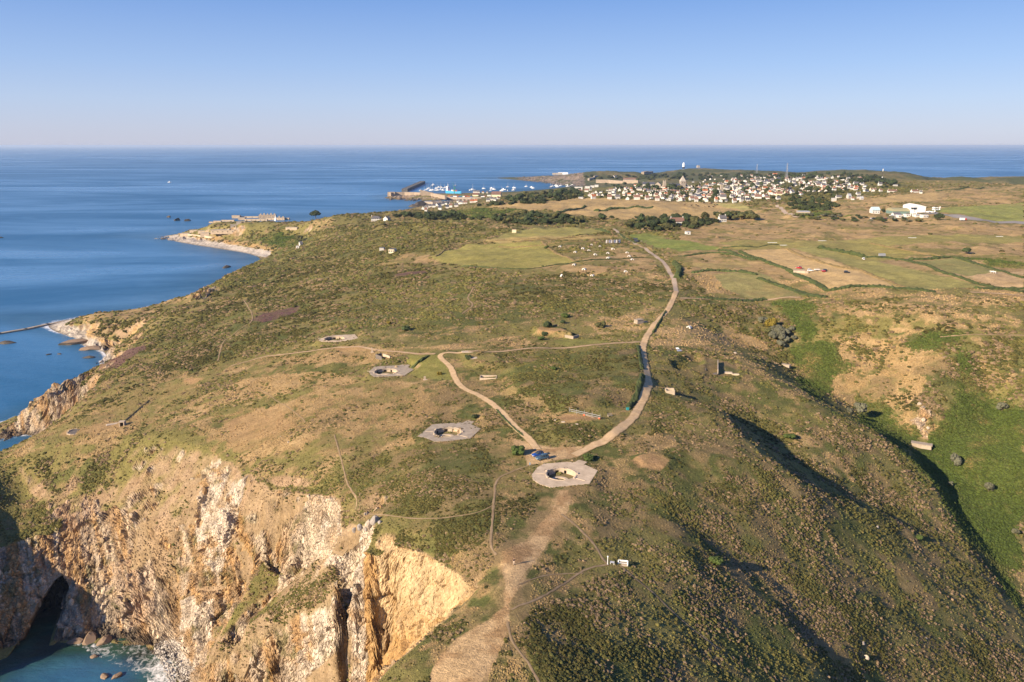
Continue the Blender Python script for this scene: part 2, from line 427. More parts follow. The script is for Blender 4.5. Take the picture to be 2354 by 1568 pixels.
_a, _b, _c = zf(2050, 1720, 5.8075), zf(1640, 1640, 5.8075), zf(1200, 1280, 3.92)
EMPL = [dict(out=[_a(*p) for p in ((440, 1050), (580, 870), (720, 785), (1050, 760), (1290, 742), (1440, 755), (1540, 695), (1735, 745), (1660, 800), (1980, 940), (1790, 1245), (880, 1335), (640, 1260), (480, 1160))],
             pit=_a(1130, 1030), edge=_a(1478, 1050)),
        dict(out=[_b(*p) for p in ((180, 612), (440, 402), (530, 332), (1220, 292), (1340, 245), (1495, 275), (1412, 330), (1650, 435), (1400, 660), (740, 735), (560, 730), (350, 640))],
             pit=_b(878, 515), edge=_b(1190, 525)),
        dict(out=[_c(*p) for p in ((1080, 812), (1172, 732), (1560, 712), (1642, 690), (1726, 710), (1692, 742), (1785, 775), (1640, 875), (1160, 890), (1112, 862))],
             pit=_c(1346, 812), edge=_c(1521, 815)),
        dict(out=[_c(*p) for p in ((290, 315), (390, 267), (550, 241), (860, 226), (915, 285), (810, 335), (480, 341), (330, 336))],
             pit=_c(540, 296), edge=_c(692, 298))]


def seg_dist(px, py, poly):
    dm = np.full(px.shape, 1e9)
    for k in range(len(poly)):
        (ax, ay), (bx, by) = poly[k], poly[(k + 1) % len(poly)]
        vx, vy = bx - ax, by - ay
        t = np.clip(((px - ax) * vx + (py - ay) * vy) / (vx * vx + vy * vy + 1e-9), 0, 1)
        dm = np.minimum(dm, np.hypot(px - ax - t * vx, py - ay - t * vy))
    return dm


def poly_in(px, py, poly):
    ins = np.zeros(px.shape, bool)
    for k in range(len(poly)):
        (ax, ay), (bx, by) = poly[k], poly[(k + 1) % len(poly)]
        if ay != by:
            ins ^= ((ay > py) != (by > py)) & (px < (bx - ax) * (py - ay) / (by - ay) + ax)
    return ins


def lat_window(poly, pad):
    xs, ys = [p[0] for p in poly], [p[1] for p in poly]
    i0 = int((math.log(min(ys) - pad) - Q0) / (Q1 - Q0) * (NQ - 1))
    i1 = int((math.log(max(ys) + pad) - Q0) / (Q1 - Q0) * (NQ - 1)) + 2
    ss = [x / y for x in (min(xs) - pad, max(xs) + pad) for y in (min(ys) - pad, max(ys) + pad)]
    j0 = int((min(ss) + SMAX) / (2 * SMAX) * (NS - 1))
    j1 = int((max(ss) + SMAX) / (2 * SMAX) * (NS - 1)) + 2
    return slice(i0, i1), slice(j0, j1)


def level(poly, z, soft=4.0):
    w = lat_window(poly, soft + 1)
    px, py = XQ[w], YQ[w]
    d = np.where(poly_in(px, py, poly), 0, seg_dist(px, py, poly))
    t = 1 - sstep(0, soft, d)
    HQ[w] = HQ[w] * (1 - t) + z * t


def on_plane(u, v, z):
    return P(u, v, z)[:2]


for e in EMPL:
    c = G(*e['pit'])
    e['z'] = c.z + .1
    e['poly'] = [on_plane(u, v, e['z']) for u, v in e['out']]
    e['c'] = on_plane(*e['pit'], e['z'])
    e['r'] = abs(on_plane(*e['edge'], e['z'])[0] - e['c'][0])
    level(e['poly'], e['z'] - .22)
for e in EMPL:
    w = lat_window([(e['c'][0] - e['r'], e['c'][1] - e['r']), (e['c'][0] + e['r'], e['c'][1] + e['r'])], 3)
    d = np.hypot(XQ[w] - e['c'][0], YQ[w] - e['c'][1])
    HQ[w] = HQ[w] - 3.0 * (1 - sstep(e['r'] + .4, e['r'] + 1.2, d))
# sunken ground in front of small ruins, the earth-roofed bunker mound, roadside level ground
for uv, dz, soft in (([(1545, 826), (1600, 815), (1612, 832), (1560, 845)], -2.2, 3.0), ([(1628, 818), (1690, 815), (1690, 860), (1628, 860)], -.6, 2.0)):
    pl = [tuple(G(*p)[:2]) for p in uv]
    w = lat_window(pl, soft + 1)
    d = np.where(poly_in(XQ[w], YQ[w], pl), 0, seg_dist(XQ[w], YQ[w], pl))
    HQ[w] = HQ[w] + dz * (1 - sstep(0, soft, d))
for uv, dz, soft in (([(1228, 760), (1272, 756), (1312, 775), (1240, 771)], 2.6, 2.0), ([(1283, 957), (1305, 947), (1373, 964), (1340, 975), (1292, 972)], .8, 3.0), ([(1285, 985), (1400, 980), (1395, 1000), (1330, 1008), (1280, 998)], 1.2, 8.0),
                     ([(1190, 860), (1300, 830), (1450, 815), (1465, 900), (1320, 935), (1200, 895)], 2.4, 9.0), ([(1465, 1052), (1500, 1045), (1543, 1057), (1530, 1073), (1482, 1066)], .7, 2.5), ([(1075, 812), (1130, 818), (1140, 838), (1090, 840)], 1.2, 5.0)):
    pl = [tuple(G(*p)[:2]) for p in uv]
    w = lat_window(pl, soft + 1)
    d = np.where(poly_in(XQ[w], YQ[w], pl), 0, seg_dist(XQ[w], YQ[w], pl))
    HQ[w] = HQ[w] + dz * (1 - sstep(0, soft, d))

# ------------------------------------------------------------------ terrain mesh: rows spaced by how much surface they cover
NC, NR = 860, 1180
TS = 0.84
tcol = np.concatenate([np.linspace(-1.14, -.80, 40)[:-1], np.linspace(-.80, .83, NC - 39)])
jj = np.clip((tcol + SMAX) / (2 * SMAX) * (NS - 1), 0, NS - 1.001)
j0 = jj.astype(int)
bj = jj - j0
prof = HQ[:, j0] * (1 - bj) + HQ[:, j0 + 1] * bj
yq = np.exp(qvals)
dist = yq[:, None] * np.sqrt(1 + tcol[None, :] ** 2)
theta = np.arctan2(CAMZ - np.maximum(prof, -1), dist)
dth = np.abs(np.diff(theta, axis=0))
ds = np.hypot(np.diff(dist, axis=0), np.diff(prof, axis=0)) / dist[:-1]
met = dth + 0.16 * ds
met = np.where(prof[:-1] < -0.8, met * 0.15, met)
met = blur(met, 8) + 1e-6
cum = np.vstack([np.zeros((1, NC)), np.cumsum(met, axis=0)])
rows = np.linspace(0, 1, NR)
TQ = np.empty((NR, NC))
for c in range(NC):
    TQ[:, c] = np.interp(rows * cum[-1, c], cum[:, c], qvals)
TY = np.exp(TQ)
TX = TY * tcol[None, :]
TZ = hz(TX, TY)
V = np.stack([TX, TY, TZ], -1).reshape(-1, 3)


def grid_normals(v):
    g = v.reshape(NR, NC, 3)
    du, dv = np.gradient(g, axis=1), np.gradient(g, axis=0)
    n = np.cross(du, dv).reshape(-1, 3)
    return n / (np.linalg.norm(n, axis=1, keepdims=True) + 1e-9)


Nn = grid_normals(V)
X, Y, Z = V[:, 0], V[:, 1], V[:, 2]
DIST = np.hypot(X, Y)


# ---- zone polygons: plan polygons for the ground, elevation polygons for the cliff faces
def inpoly(px, py, poly):
    poly = np.asarray(poly, float)
    x0, y0 = poly.min(0)
    x1, y1 = poly.max(0)
    out = np.zeros(px.shape, bool)
    sel = np.nonzero((px >= x0) & (px <= x1) & (py >= y0) & (py <= y1))[0]
    if len(sel) == 0:
        return out
    qx, qy = px[sel], py[sel]
    ins = np.zeros(len(sel), bool)
    n = len(poly)
    for k in range(n):
        ax, ay = poly[k]
        bx, by = poly[(k + 1) % n]
        if ay == by:
            continue
        c = (ay > qy) != (by > qy)
        ins ^= c & (qx < (bx - ax) * (qy - ay) / (by - ay) + ax)
    out[sel] = ins
    return out


def wpoly(uv):
    return [tuple(G(*p)[:2]) for p in uv]


wob1 = fbm(X, Y, 30, 5, 31, 0.6) - 0.5
wob2 = fbm(X, Y, 30, 5, 57, 0.6) - 0.5


def zone(uv, wob=6.0):
    k = wob * np.clip(DIST / 350.0, 0.5, 3.0)
    return inpoly(X + wob1 * k, Y + wob2 * k, wpoly(uv))


def face(uv, wob=3.0, pad=45):
    """zone on a cliff face, judged in elevation (x, z)"""
    g = [G(*p) for p in uv]
    ys = [p.y for p in g]
    m = inpoly(X + wob1 * wob, Z + wob2 * wob, [(p.x, p.z) for p in g])
    return m & (Y > min(ys) - pad) & (Y < max(ys) + pad)


# ---- rock: steep ground, broken into facets
slope = np.hypot(Nn[:, 0], Nn[:, 1]) / np.maximum(np.abs(Nn[:, 2]), 1e-3)
coastal = 1 - sstep(-25, 5, X)
coastal = np.maximum(coastal, (Y > 2000) * 1.0)
nzr = fbm(X, Y, 9, 4, 71) - 0.5
rock = sstep(0.85, 1.25, slope + nzr * 0.5) * coastal * sstep(0.2, 1.0, Z + 0.8)
low = (Z < 7) & (Z > -2) & (slope > 0.25) & (Y < 1000) & (X < -60)
rock = np.where(low, np.maximum(rock, sstep(0.25, 0.6, slope)), rock)
fins = zone([(200, 850), (150, 860), (80, 925), (0, 1000), (-80, 1060), (-40, 1090), (60, 1000), (130, 960), (190, 900)], 2) & (Y > 405)
rock = np.where(fins, 1.0, rock)
outcrop = np.zeros(len(X))
for uv in ([(2085, 925), (2120, 915), (2150, 980), (2150, 1015), (2120, 1020), (2100, 985)], [(440, 690), (480, 655), (500, 660), (470, 695)],
           [(1455, 548), (1480, 556), (1470, 562)]):
    outcrop = np.maximum(outcrop, zone(uv, 8) * sstep(0.42, 0.6, fbm(X, Y, 5, 3, 77)))
far_rock = zone([(1175, 400), (1330, 395), (1345, 427), (1210, 425)], 3) | zone([(880, 449), (1000, 452), (1080, 453), (1080, 462), (880, 462)], 2) | zone([(352, 549), (470, 556), (470, 549), (352, 541)], 2)
rock = np.maximum(rock, np.maximum(outcrop * 0.9, far_rock * sstep(0.3, 0.55, fbm(X, Y, 25, 4, 12) + slope * 0.5)))

scar = (rock > .05) & (X > -36) & (Y < 200) & (Y > 100) & (Z > 20)
# much of the cove wall is earth with rock breaking through
patch = sstep(.36, .54, fbm(X + .3 * Z, Y + Z, 13, 5, 301, .55))
hard = scar | face([(690, 1345), (850, 1270), (850, 1700), (600, 1700), (560, 1568), (600, 1480)], 2) | face([(470, 1030), (575, 1085), (545, 1200), (520, 1340), (455, 1220), (470, 1110)], 3) | ((Z < 11 + 8 * wob1) & (X < -60)) | ((X < -138) & (Z < 34) & (Y < 290)) | face([(400, 1360), (520, 1360), (470, 1500), (430, 1600), (390, 1480)], 2)
earthy = (Y < 345) & (X < -40) & ~hard
rock = np.where((X < -138) & (Z < 30 + 10 * wob1) & (Z > 0) & (Y < 290), np.maximum(rock, sstep(.4, .8, slope + nzr * .4)), rock)
rock = np.where(earthy, rock * (.12 + .88 * patch), rock)
# bushy crest of the near spur: soil and scrub over the rock
_cr = [P(*q) for q in ((740, 1340, 58), (700, 1370, 49), (640, 1400, 42), (580, 1430, 36), (500, 1450, 30), (490, 1480, 24), (470, 1530, 14))]
_cd = np.full(len(X), 1e9)
for _p0, _p1 in zip(_cr[:-1], _cr[1:]):
    _v = np.array(_p1) - np.array(_p0)
    _t = np.clip(((V - np.array(_p0)) @ _v) / (_v @ _v), 0, 1)
    _cd = np.minimum(_cd, np.linalg.norm(V - np.array(_p0) - _t[:, None] * _v, axis=1))
crestm = (1 - sstep(5, 12, _cd + wob1 * 9)) * (Z > 6)
rock = rock * (1 - .85 * crestm)
rsel = np.nonzero(rock > 0.02)[0]
p3 = V[rsel]
near = DIST[rsel] < 560
sh = np.stack([p3[:, 0] + 0.35 * p3[:, 2], p3[:, 1], 0.55 * p3[:, 2] - 0.25 * p3[:, 0]], -1)
disp = np.zeros(len(rsel))
crev = np.zeros(len(rsel))
fs = np.where(DIST[rsel] < 560, 1.0, 3.0)
for sc_, am, sd in ((9.0, 1.3, 3), (3.6, 0.9, 23), (1.5, 0.55, 43), (0.75, 0.3, 63)):
    f1, e, val = worley3(sh / (sc_ * fs)[:, None], sd)
    disp += am * val * np.where(near, 1.0, 2.0)
    crev += am * (1 - sstep(0.0, 0.16, e)) * 0.5
disp -= crev * 0.6
fl = vnoise3(sh * np.array([0.16, 0.16, 0.05]), 9) - 0.5
disp += fl * 2.4 + (vnoise3(sh * np.array([0.42, 0.42, 0.07]), 19) - .5) * 1.1
disp *= rock[rsel] * np.where(scar[rsel], 0.8, 1.0)
V[rsel] += Nn[rsel] * disp[:, None]
Nn2 = grid_normals(V)
X, Y, Z = V[:, 0], V[:, 1], V[:, 2]

# cave mouth at the back of the cove
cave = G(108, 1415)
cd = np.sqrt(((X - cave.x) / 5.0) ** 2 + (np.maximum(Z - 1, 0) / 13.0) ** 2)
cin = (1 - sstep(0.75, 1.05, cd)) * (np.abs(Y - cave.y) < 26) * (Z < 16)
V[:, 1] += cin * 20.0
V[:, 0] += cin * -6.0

# ------------------------------------------------------------------ ground cover
n60, n25, n8, n3 = fbm(X, Y, 60, 4, 101), fbm(X, Y, 25, 4, 111), fbm(X, Y, 8, 3, 121), fbm(X, Y, 2.6, 3, 131)
n1 = fbm(X, Y, 0.9, 2, 141)
COLR = np.zeros((len(X), 3))


def C3(*c):
    return np.array(c, float)[None, :]


def lerp(a, b, t):
    return a + (b - a) * (t[:, None] if np.ndim(t) else t)


DRY, DRY2, OLIVE, GREEN = C3(.30, .205, .09), C3(.38, .265, .13), C3(.18, .158, .054), C3(.098, .105, .033)
BROWN, HEATHB, BRACK, BRACK2 = C3(.25, .172, .08), C3(.20, .145, .07), C3(.058, .080, .018), C3(.10, .108, .028)
EARTH, PATHC, PURPLE = C3(.34, .215, .105), C3(.50, .345, .18), C3(.14, .06, .075)

scrub = 0.28 + 0.0 * X
dry = 0.40 + 0.0 * X
brack = 0.0 * X
dead = 0.30 + 0.0 * X


def setz(arr, m, val, mix=1.0):
    arr[m] = arr[m] * (1 - mix) + val * mix


# golden dry-grass slopes
GRASS = [([(560, 870), (760, 850), (850, 870), (960, 880), (1010, 930), (950, 985), (960, 1020), (800, 1045), (740, 1110), (600, 1090), (500, 1030), (440, 990), (430, 930)], .16, .85),
         ([(0, 1040), (150, 965), (300, 930), (440, 930), (470, 1000), (300, 1000), (100, 1030), (0, 1075)], .12, .8),
         ([(740, 805), (860, 800), (1000, 795), (1230, 765), (1240, 795), (1010, 806), (880, 830), (740, 835), (600, 840), (480, 880), (540, 830)], .25, .8),
         ([(1500, 765), (1545, 735), (1700, 755), (1760, 790), (1720, 815), (1650, 800), (1500, 795)], .08, .95),
         ([(1930, 715), (2050, 690), (2353, 680), (2353, 785), (2150, 770), (2000, 745)], .15, .75),
         ([(1930, 770), (2050, 770), (2160, 830), (2150, 900), (2100, 930), (2110, 1020), (1980, 930), (1920, 930), (1900, 850)], .22, .8),
         ([(1190, 600), (1320, 602), (1400, 560), (1500, 590), (1535, 640), (1230, 628)], .1, .75),
         ([(1600, 520), (2353, 510), (2353, 625), (2180, 590), (2000, 560), (1690, 545), (1560, 535)], .06, .9),
         ([(1100, 660), (1320, 640), (1330, 662), (1120, 672)], .2, .8), ([(1380, 780), (1480, 770), (1530, 720), (1490, 700), (1420, 735), (1380, 720), (1340, 745)], .2, .8),
         ([(1390, 950), (1450, 940), (1420, 985), (1390, 975)], .08, .9), ([(1250, 930), (1300, 930), (1290, 960), (1230, 970)], .2, .8),
         ([(1470, 1010), (1540, 980), (1560, 1030), (1500, 1040)], .25, .8), ([(680, 600), (960, 590), (1010, 605), (870, 612)], .15, .8),
         ([(170, 735), (260, 708), (410, 676), (470, 655), (480, 670), (390, 710), (250, 735)], .15, .8),
         ([(900, 568), (990, 590), (1010, 605), (870, 610)], .1, .7), ([(2080, 440), (2353, 425), (2353, 470), (2120, 475)], .03, .9),
         ([(1800, 470), (2010, 450), (2100, 480), (2000, 500), (1850, 500)], .05, .9), ([(1680, 480), (1800, 475), (1820, 500), (1730, 500)], .05, .95),
         ([(1130, 1300), (1190, 1300), (1260, 1380), (1200, 1568), (1180, 1568), (1150, 1420)], .2, .6)]
for uv, s_, d_ in GRASS:
    m = zone(uv, 9)
    setz(scrub, m, s_)
    setz(dry, m, d_)
# gorse and heath
SCRUB = [([(500, 705), (760, 640), (1000, 622), (1230, 632), (1540, 650), (1530, 690), (1330, 745), (1230, 735), (1000, 760), (830, 765), (700, 780), (560, 795), (430, 870), (360, 850), (330, 800), (380, 740)], .82, .22),
         ([(1180, 830), (1300, 815), (1465, 795), (1480, 860), (1455, 935), (1300, 945), (1190, 905)], .97, .05),
         ([(1500, 800), (1600, 800), (1700, 840), (1800, 920), (1700, 960), (1640, 945), (1500, 1010), (1480, 930), (1510, 870)], .85, .3),
         ([(830, 1060), (960, 1030), (1130, 1010), (1145, 1090), (1130, 1180), (1000, 1195), (880, 1180), (790, 1110)], .85, .25),
         ([(890, 1215), (1000, 1195), (1125, 1185), (1120, 1240), (1060, 1270), (980, 1268), (890, 1240)], .97, .05),
         ([(1310, 1110), (1500, 1085), (1650, 960), (1830, 1110), (2140, 1090), (2353, 1500), (2353, 1700), (1260, 1700), (1200, 1440), (1390, 1290)], .72, .35),
         ([(1860, 920), (2100, 1060), (2140, 1100), (2000, 1120), (1850, 1000)], .6, .4),
         ([(640, 560), (760, 520), (1000, 510), (1170, 530), (1000, 575), (870, 600), (640, 665), (480, 690), (520, 640)], .8, .12),
         ([(1280, 975), (1400, 975), (1410, 1000), (1340, 1015), (1270, 1000)], .9, .15), ([(1600, 660), (1760, 700), (1740, 740), (1600, 725), (1560, 690)], .9, .25),
         ([(560, 525), (640, 515), (700, 530), (700, 560), (640, 570), (560, 545)], .5, .1), ([(2100, 860), (2200, 850), (2150, 960), (2120, 960)], .6, .5)]
for uv, s_, d_ in SCRUB:
    m = zone(uv, 12)
    setz(scrub, m, s_)
    setz(dead, m, d_)
    setz(dry, m, .25)
def softzone(uv, k=10):
    zz = (zone(uv, k * .5) * 1.0 + zone(uv, k) + zone(uv, k * 1.8) + zone(uv, k * 3.0)) / 4
    return sstep(.12, .88, zz + (fbm(X, Y, 9, 3, 333) - .5) * .7 * (zz > 0) * (zz < 1))


BRACKEN = [[(1740, 690), (1850, 690), (1900, 715), (1880, 770), (1840, 780), (1800, 730)], [(1820, 790), (1900, 785), (1940, 800), (1900, 880), (1890, 930), (1990, 985), (1960, 980), (1830, 880)],
           [(2190, 820), (2250, 830), (2230, 900), (2353, 950), (2353, 1420), (2200, 1200), (2120, 1080), (2140, 1020), (2180, 930)], [(1960, 920), (2060, 940), (2110, 1010), (2100, 1060), (2000, 985)],
           [(600, 548), (640, 535), (690, 545), (680, 565), (640, 572)], [(1000, 490), (1090, 477), (1190, 482), (1130, 500), (1010, 502)], [(2050, 800), (2150, 770), (2250, 775), (2230, 800), (2100, 815)],
           [(2200, 590), (2353, 603), (2353, 622), (2260, 612)], [(1830, 470), (1900, 475), (1920, 500), (1850, 495)]]
for uv in BRACKEN:
    m = softzone(uv, 9)
    brack = np.maximum(brack, m)
    scrub = scrub * (1 - m)

# fields
FIELDS = [([(1000, 585), (1075, 560), (1240, 555), (1262, 572), (1322, 602), (1180, 618), (1060, 612), (990, 592)], C3(.185, .165, .05)),
          ([(1170, 533), (1290, 523), (1390, 524), (1402, 534), (1250, 545), (1130, 550)], C3(.19, .17, .055)), ([(1110, 552), (1300, 545), (1405, 541), (1405, 548), (1150, 560)], C3(.25, .19, .075)),
          ([(1440, 539), (1500, 537), (1580, 553), (1655, 572), (1560, 578), (1490, 564)], C3(.135, .155, .04)),
          ([(1700, 577), (1790, 569), (1960, 617), (2085, 662), (1905, 668)], C3(.32, .225, .105)), ([(1800, 568), (1885, 566), (2110, 622), (2262, 660), (2085, 668), (1960, 612)], C3(.195, .175, .06)),
          ([(1892, 566), (2010, 558), (2110, 585), (2000, 600), (1950, 592)], C3(.2, .17, .055)), ([(2088, 602), (2200, 594), (2353, 632), (2353, 660), (2230, 640)], C3(.18, .165, .06)),
          ([(2222, 636), (2353, 622), (2353, 668), (2300, 660)], C3(.33, .23, .12)), ([(1585, 606), (1710, 600), (1730, 612), (1620, 622)], C3(.22, .17, .07)), ([(1640, 632), (1740, 625), (1860, 680), (1720, 686), (1660, 660)], C3(.175, .155, .06)),
          ([(1120, 476), (1320, 455), (1705, 469), (1730, 492), (1650, 503), (1400, 503), (1330, 492), (1200, 482)], C3(.26, .185, .085)), ([(1630, 468), (1700, 468), (1740, 488), (1700, 484)], C3(.24, .21, .075)),
          ([(1650, 558), (2353, 540), (2353, 556), (1690, 574)], C3(.19, .165, .055)), ([(2130, 484), (2353, 466), (2353, 510), (2240, 506)], C3(.16, .165, .05)), ([(1900, 392), (1995, 390), (1990, 405), (1880, 408)], C3(.2, .175, .07)),
          ([(2000, 455), (2180, 440), (2150, 462), (2010, 470)], C3(.28, .2, .09)), ([(940, 815), (1010, 816), (1030, 850), (1040, 875), (960, 870), (930, 850)], C3(.145, .135, .038)),
          ([(1300, 775), (1330, 780), (1400, 785), (1300, 797), (1270, 785)], C3(.14, .135, .04))]
fieldm = np.zeros(len(X))
fieldc = np.zeros((len(X), 3))
for uv, c in FIELDS:
    m = zone(uv, .7)
    fieldm[m] = 1
    fieldc[m] = c
    scrub[m] = 0
    brack[m] = 0
farm = zone([(1560, 520), (1700, 500), (2353, 470), (2353, 690), (1900, 690), (1640, 690), (1570, 620)], 2) & (fieldm < .5)
scrub = np.where(farm, np.minimum(scrub, .02), scrub)
dry = np.where(farm, np.maximum(dry, .85), dry)
town = zone([(1000, 470), (1180, 452), (1330, 455), (1700, 466), (1900, 455), (2120, 440), (2110, 425), (1990, 400), (1800, 400), (1500, 425), (1330, 425), (1100, 445), (1000, 455)], 5)
setz(scrub, town, .95)
setz(dry, town, .1)
setz(dead, town, 0.0)
eastend = DIST > 2650
setz(scrub, eastend, .45)

# bare soil, heather, beaches
bare = np.zeros(len(X))
for uv, k in (([(1275, 958), (1300, 945), (1376, 966), (1345, 976), (1290, 973)], 1.0), ([(1460, 1050), (1500, 1043), (1546, 1056), (1532, 1076), (1480, 1068)], 1.0),
              ([(415, 872), (470, 868), (445, 886), (413, 886)], 1.0), ([(1225, 762), (1275, 755), (1312, 776), (1240, 772)], 1.0),
              ([(510, 970), (640, 930), (665, 985), (600, 1030), (540, 1045)], .75), ([(140, 1000), (160, 985), (215, 975), (280, 965), (285, 985), (200, 998)], .8), ([(740, 803), (790, 797), (830, 797), (860, 806), (780, 808)], .9),
              ([(1170, 1040), (1090, 1010), (1200, 1020), (1250, 1035)], 0.0), ([(1345, 612), (1400, 612), (1440, 625), (1370, 628)], .5), ([(1300, 575), (1340, 570), (1380, 590), (1310, 585)], .3)):
    zb_ = (zone(uv, 3) * 1.0 + zone(uv, 8) + zone(uv, 14)) / 3
    bare = np.maximum(bare, k * sstep(.15, .85, zb_) * (1 if k > .85 else .55 + .45 * fbm(X, Y, 6, 3, 27)))
MAINPATH = [(1272, 1128), (1250, 1190), (1200, 1240), (1140, 1275), (1142, 1310), (1160, 1345), (1162, 1390), (1120, 1420), (1050, 1460), (1010, 1500), (985, 1568), (960, 1640), (1120, 1640),
            (1135, 1568), (1140, 1530), (1155, 1480), (1172, 1430), (1172, 1385), (1192, 1330), (1225, 1290), (1255, 1240), (1290, 1180), (1302, 1128)]
CARPARK = [(1178, 1005), (1215, 1015), (1262, 1026), (1300, 1029), (1335, 1026), (1352, 1040), (1318, 1053), (1245, 1066), (1212, 1070), (1205, 1040)]
pathz = (zone(MAINPATH, 2.0) * 1.0 + zone(MAINPATH, 6.5) + zone(MAINPATH, 12.0)) / 3.6
pathz = np.maximum(pathz, (zone(CARPARK, 1.5) * 1.0 + zone(CARPARK, 4)) / 2)
pathz = sstep(.1, .9, pathz + (fbm(X, Y, 3, 3, 19) - .5) * .5 * (pathz < .99))
bare = np.maximum(bare, pathz)
purple = np.zeros(len(X))
for uv in ([(572, 738), (600, 718), (692, 703), (672, 724), (600, 742)], [(900, 631), (985, 622), (995, 628), (905, 637)], [(235, 850), (300, 800), (345, 800), (265, 852)], [(540, 660), (590, 655), (585, 662)]):
    purple = np.maximum(purple, zone(uv, 4) * 1.0)
scrub = np.where((bare > .5) | (purple > .5), 0.0, scrub)
beach = (zone([(610, 592), (500, 571), (352, 549), (365, 537), (470, 549), (560, 563), (625, 577)], 1) & (Z < 6)) | (zone([(85, 748), (165, 731), (205, 737), (225, 765), (300, 800), (290, 812), (205, 800), (150, 772)], 1) & (Z < 5.5) & (Y > 600))
sand = zone([(885, 494), (985, 468), (1015, 468), (1000, 482), (930, 494)], 1) & (Z < 6)
cobble = (Z < 4.5) & face([(372, 1470), (405, 1480), (440, 1568), (430, 1640), (380, 1600), (350, 1500)], 1.0)

# compose
t_dry = sstep(.30, .62, dry * 0.75 + (n25 - .5) * .8 + (n8 - .5) * .5 + (n3 - .5) * .45 - .05)
ground = lerp(lerp(OLIVE, GREEN, sstep(.4, .7, n25)), lerp(DRY, DRY2, n8), t_dry)
ground = lerp(ground, BROWN, sstep(.5, .8, n60 * .5 + n3 * .5) * .55)
thick = sstep(.35, .65, scrub * .8 + (n25 - .5) * .7 + (n8 - .5) * .45)
ground = lerp(ground, lerp(GREEN, HEATHB, sstep(.45, .75, n8 + dead * .3 - .1)), thick * .85)
bt = brack * 1.0
ground = lerp(ground, lerp(lerp(BRACK, BRACK2, n25), C3(.21, .15, .06), np.clip(sstep(.5, .8, n8 * .5 + n25 * .5) * .85, 0, 1)), bt)
ground = lerp(ground, fieldc * (1.1 + .35 * n25 + .2 * n3)[:, None], fieldm)
ground = lerp(ground, C3(.3, .22, .09), fieldm * sstep(.58, .85, n60 * .6 + n8 * .4) * .55)
ground = lerp(ground, lerp(EARTH, DRY, sstep(.45, .75, n3 * .6 + n8 * .5) * .6), bare)
ground = lerp(ground, lerp(PATHC, EARTH, sstep(.4, .75, n3 * .5 + n8 * .5)), pathz)
ground = lerp(ground, lerp(PURPLE, C3(.12, .09, .05), n3), purple * .9)
fade = sstep(2500, 3300, DIST)
ground = lerp(ground, lerp(C3(.068, .078, .034), C3(.15, .125, .06), sstep(.5, .8, n60)), fade * .9)
# soil on steep but unrocky coastal slopes
soil = sstep(.72, 1.0, slope + (n8 - .5) * .5) * coastal * (Y < 700) * (1 - rock)
ground = lerp(ground, lerp(C3(.27, .175, .105), C3(.36, .255, .165), n3), soil * .85)
# rock colours
rn, rn2 = fbm(X + Z * .3, Y + Z, 7, 4, 201), fbm(X + Z * .6, Z, 2.2, 3, 211)
rc = lerp(C3(.47, .34, .21), C3(.43, .34, .245), sstep(.35, .65, rn))
rc = lerp(rc, C3(.42, .25, .10), sstep(.62, .8, fbm(X, Z * .5, 11, 3, 221)) * .75)
rc = lerp(rc, C3(.46, .37, .27), sstep(.6, .85, rn2) * .5)
rc = lerp(rc, C3(.20, .15, .105), sstep(.62, .85, fbm(X + Y, Z, 4, 3, 231)) * .6)
rc = lerp(rc, C3(.115, .11, .04), sstep(.66, .82, fbm(X + 9, Z + Y, 5, 4, 241)) * .7 * (Z > 8))
white = ((rock > .05) & (X <= -36) & (X > -58) & (Y < 200) & (Y > 100)) | face([(490, 1030), (575, 1085), (545, 1200), (505, 1340), (455, 1220), (485, 1110)]) | face([(765, 1130), (785, 1140), (745, 1255), (722, 1285)]) | face([(335, 1000), (385, 1010), (350, 1085), (305, 1125)]) | face([(420, 1380), (500, 1380), (470, 1500), (430, 1568), (410, 1480)])
ochre = face([(200, 735), (300, 728), (345, 728), (330, 780), (280, 800), (200, 785)], 2, 80)
streak = fbm(X * 1.1 + Y * .7, Z * .10, 3.2, 4, 271)
rc = lerp(rc, C3(.56, .46, .33), sstep(.56, .72, streak) * .7)
rc = lerp(rc, C3(.40, .235, .095), (1 - sstep(.28, .42, streak)) * .7)
rc = lerp(rc, C3(.24, .165, .10), sstep(.6, .75, fbm(X * 1.1 + Y * .7 + 40, Z * .12, 2.0, 3, 281)) * .6)
pink = face([(80, 1090), (230, 1060), (260, 1150), (160, 1220), (90, 1200)]) | face([(260, 1290), (350, 1270), (370, 1420), (290, 1450)])
rc = lerp(rc, lerp(C3(.44, .33, .24), C3(.38, .26, .18), rn), pink * .5)
rc = lerp(rc, lerp(C3(.60, .51, .40), C3(.44, .36, .27), sstep(.4, .75, rn2)), white * sstep(.25, .55, rn) * .85)
rc = lerp(rc, lerp(lerp(C3(.37, .225, .09), C3(.48, .35, .19), sstep(.35, .7, fbm(X + Y, Z * .3, 3, 4, 251))), C3(.22, .135, .07), sstep(.58, .8, fbm(X + Y, Z * .22, 2.2, 4, 261)) * .7), scar * .92)
rc = lerp(rc, lerp(C3(.52, .33, .13), C3(.44, .32, .2), rn), ochre * .85)
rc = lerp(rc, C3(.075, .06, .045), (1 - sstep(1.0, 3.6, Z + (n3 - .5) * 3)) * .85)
rc = lerp(rc, C3(.2, .16, .125), fade * .8)
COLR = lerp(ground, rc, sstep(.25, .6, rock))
bluff = softzone([(624, 584), (540, 564), (440, 549), (440, 542), (540, 555), (628, 573)], 2) * (1 - beach)
COLR = lerp(COLR, lerp(C3(.42, .26, .11), C3(.33, .23, .12), n8), bluff * .8 * (Z < 12))
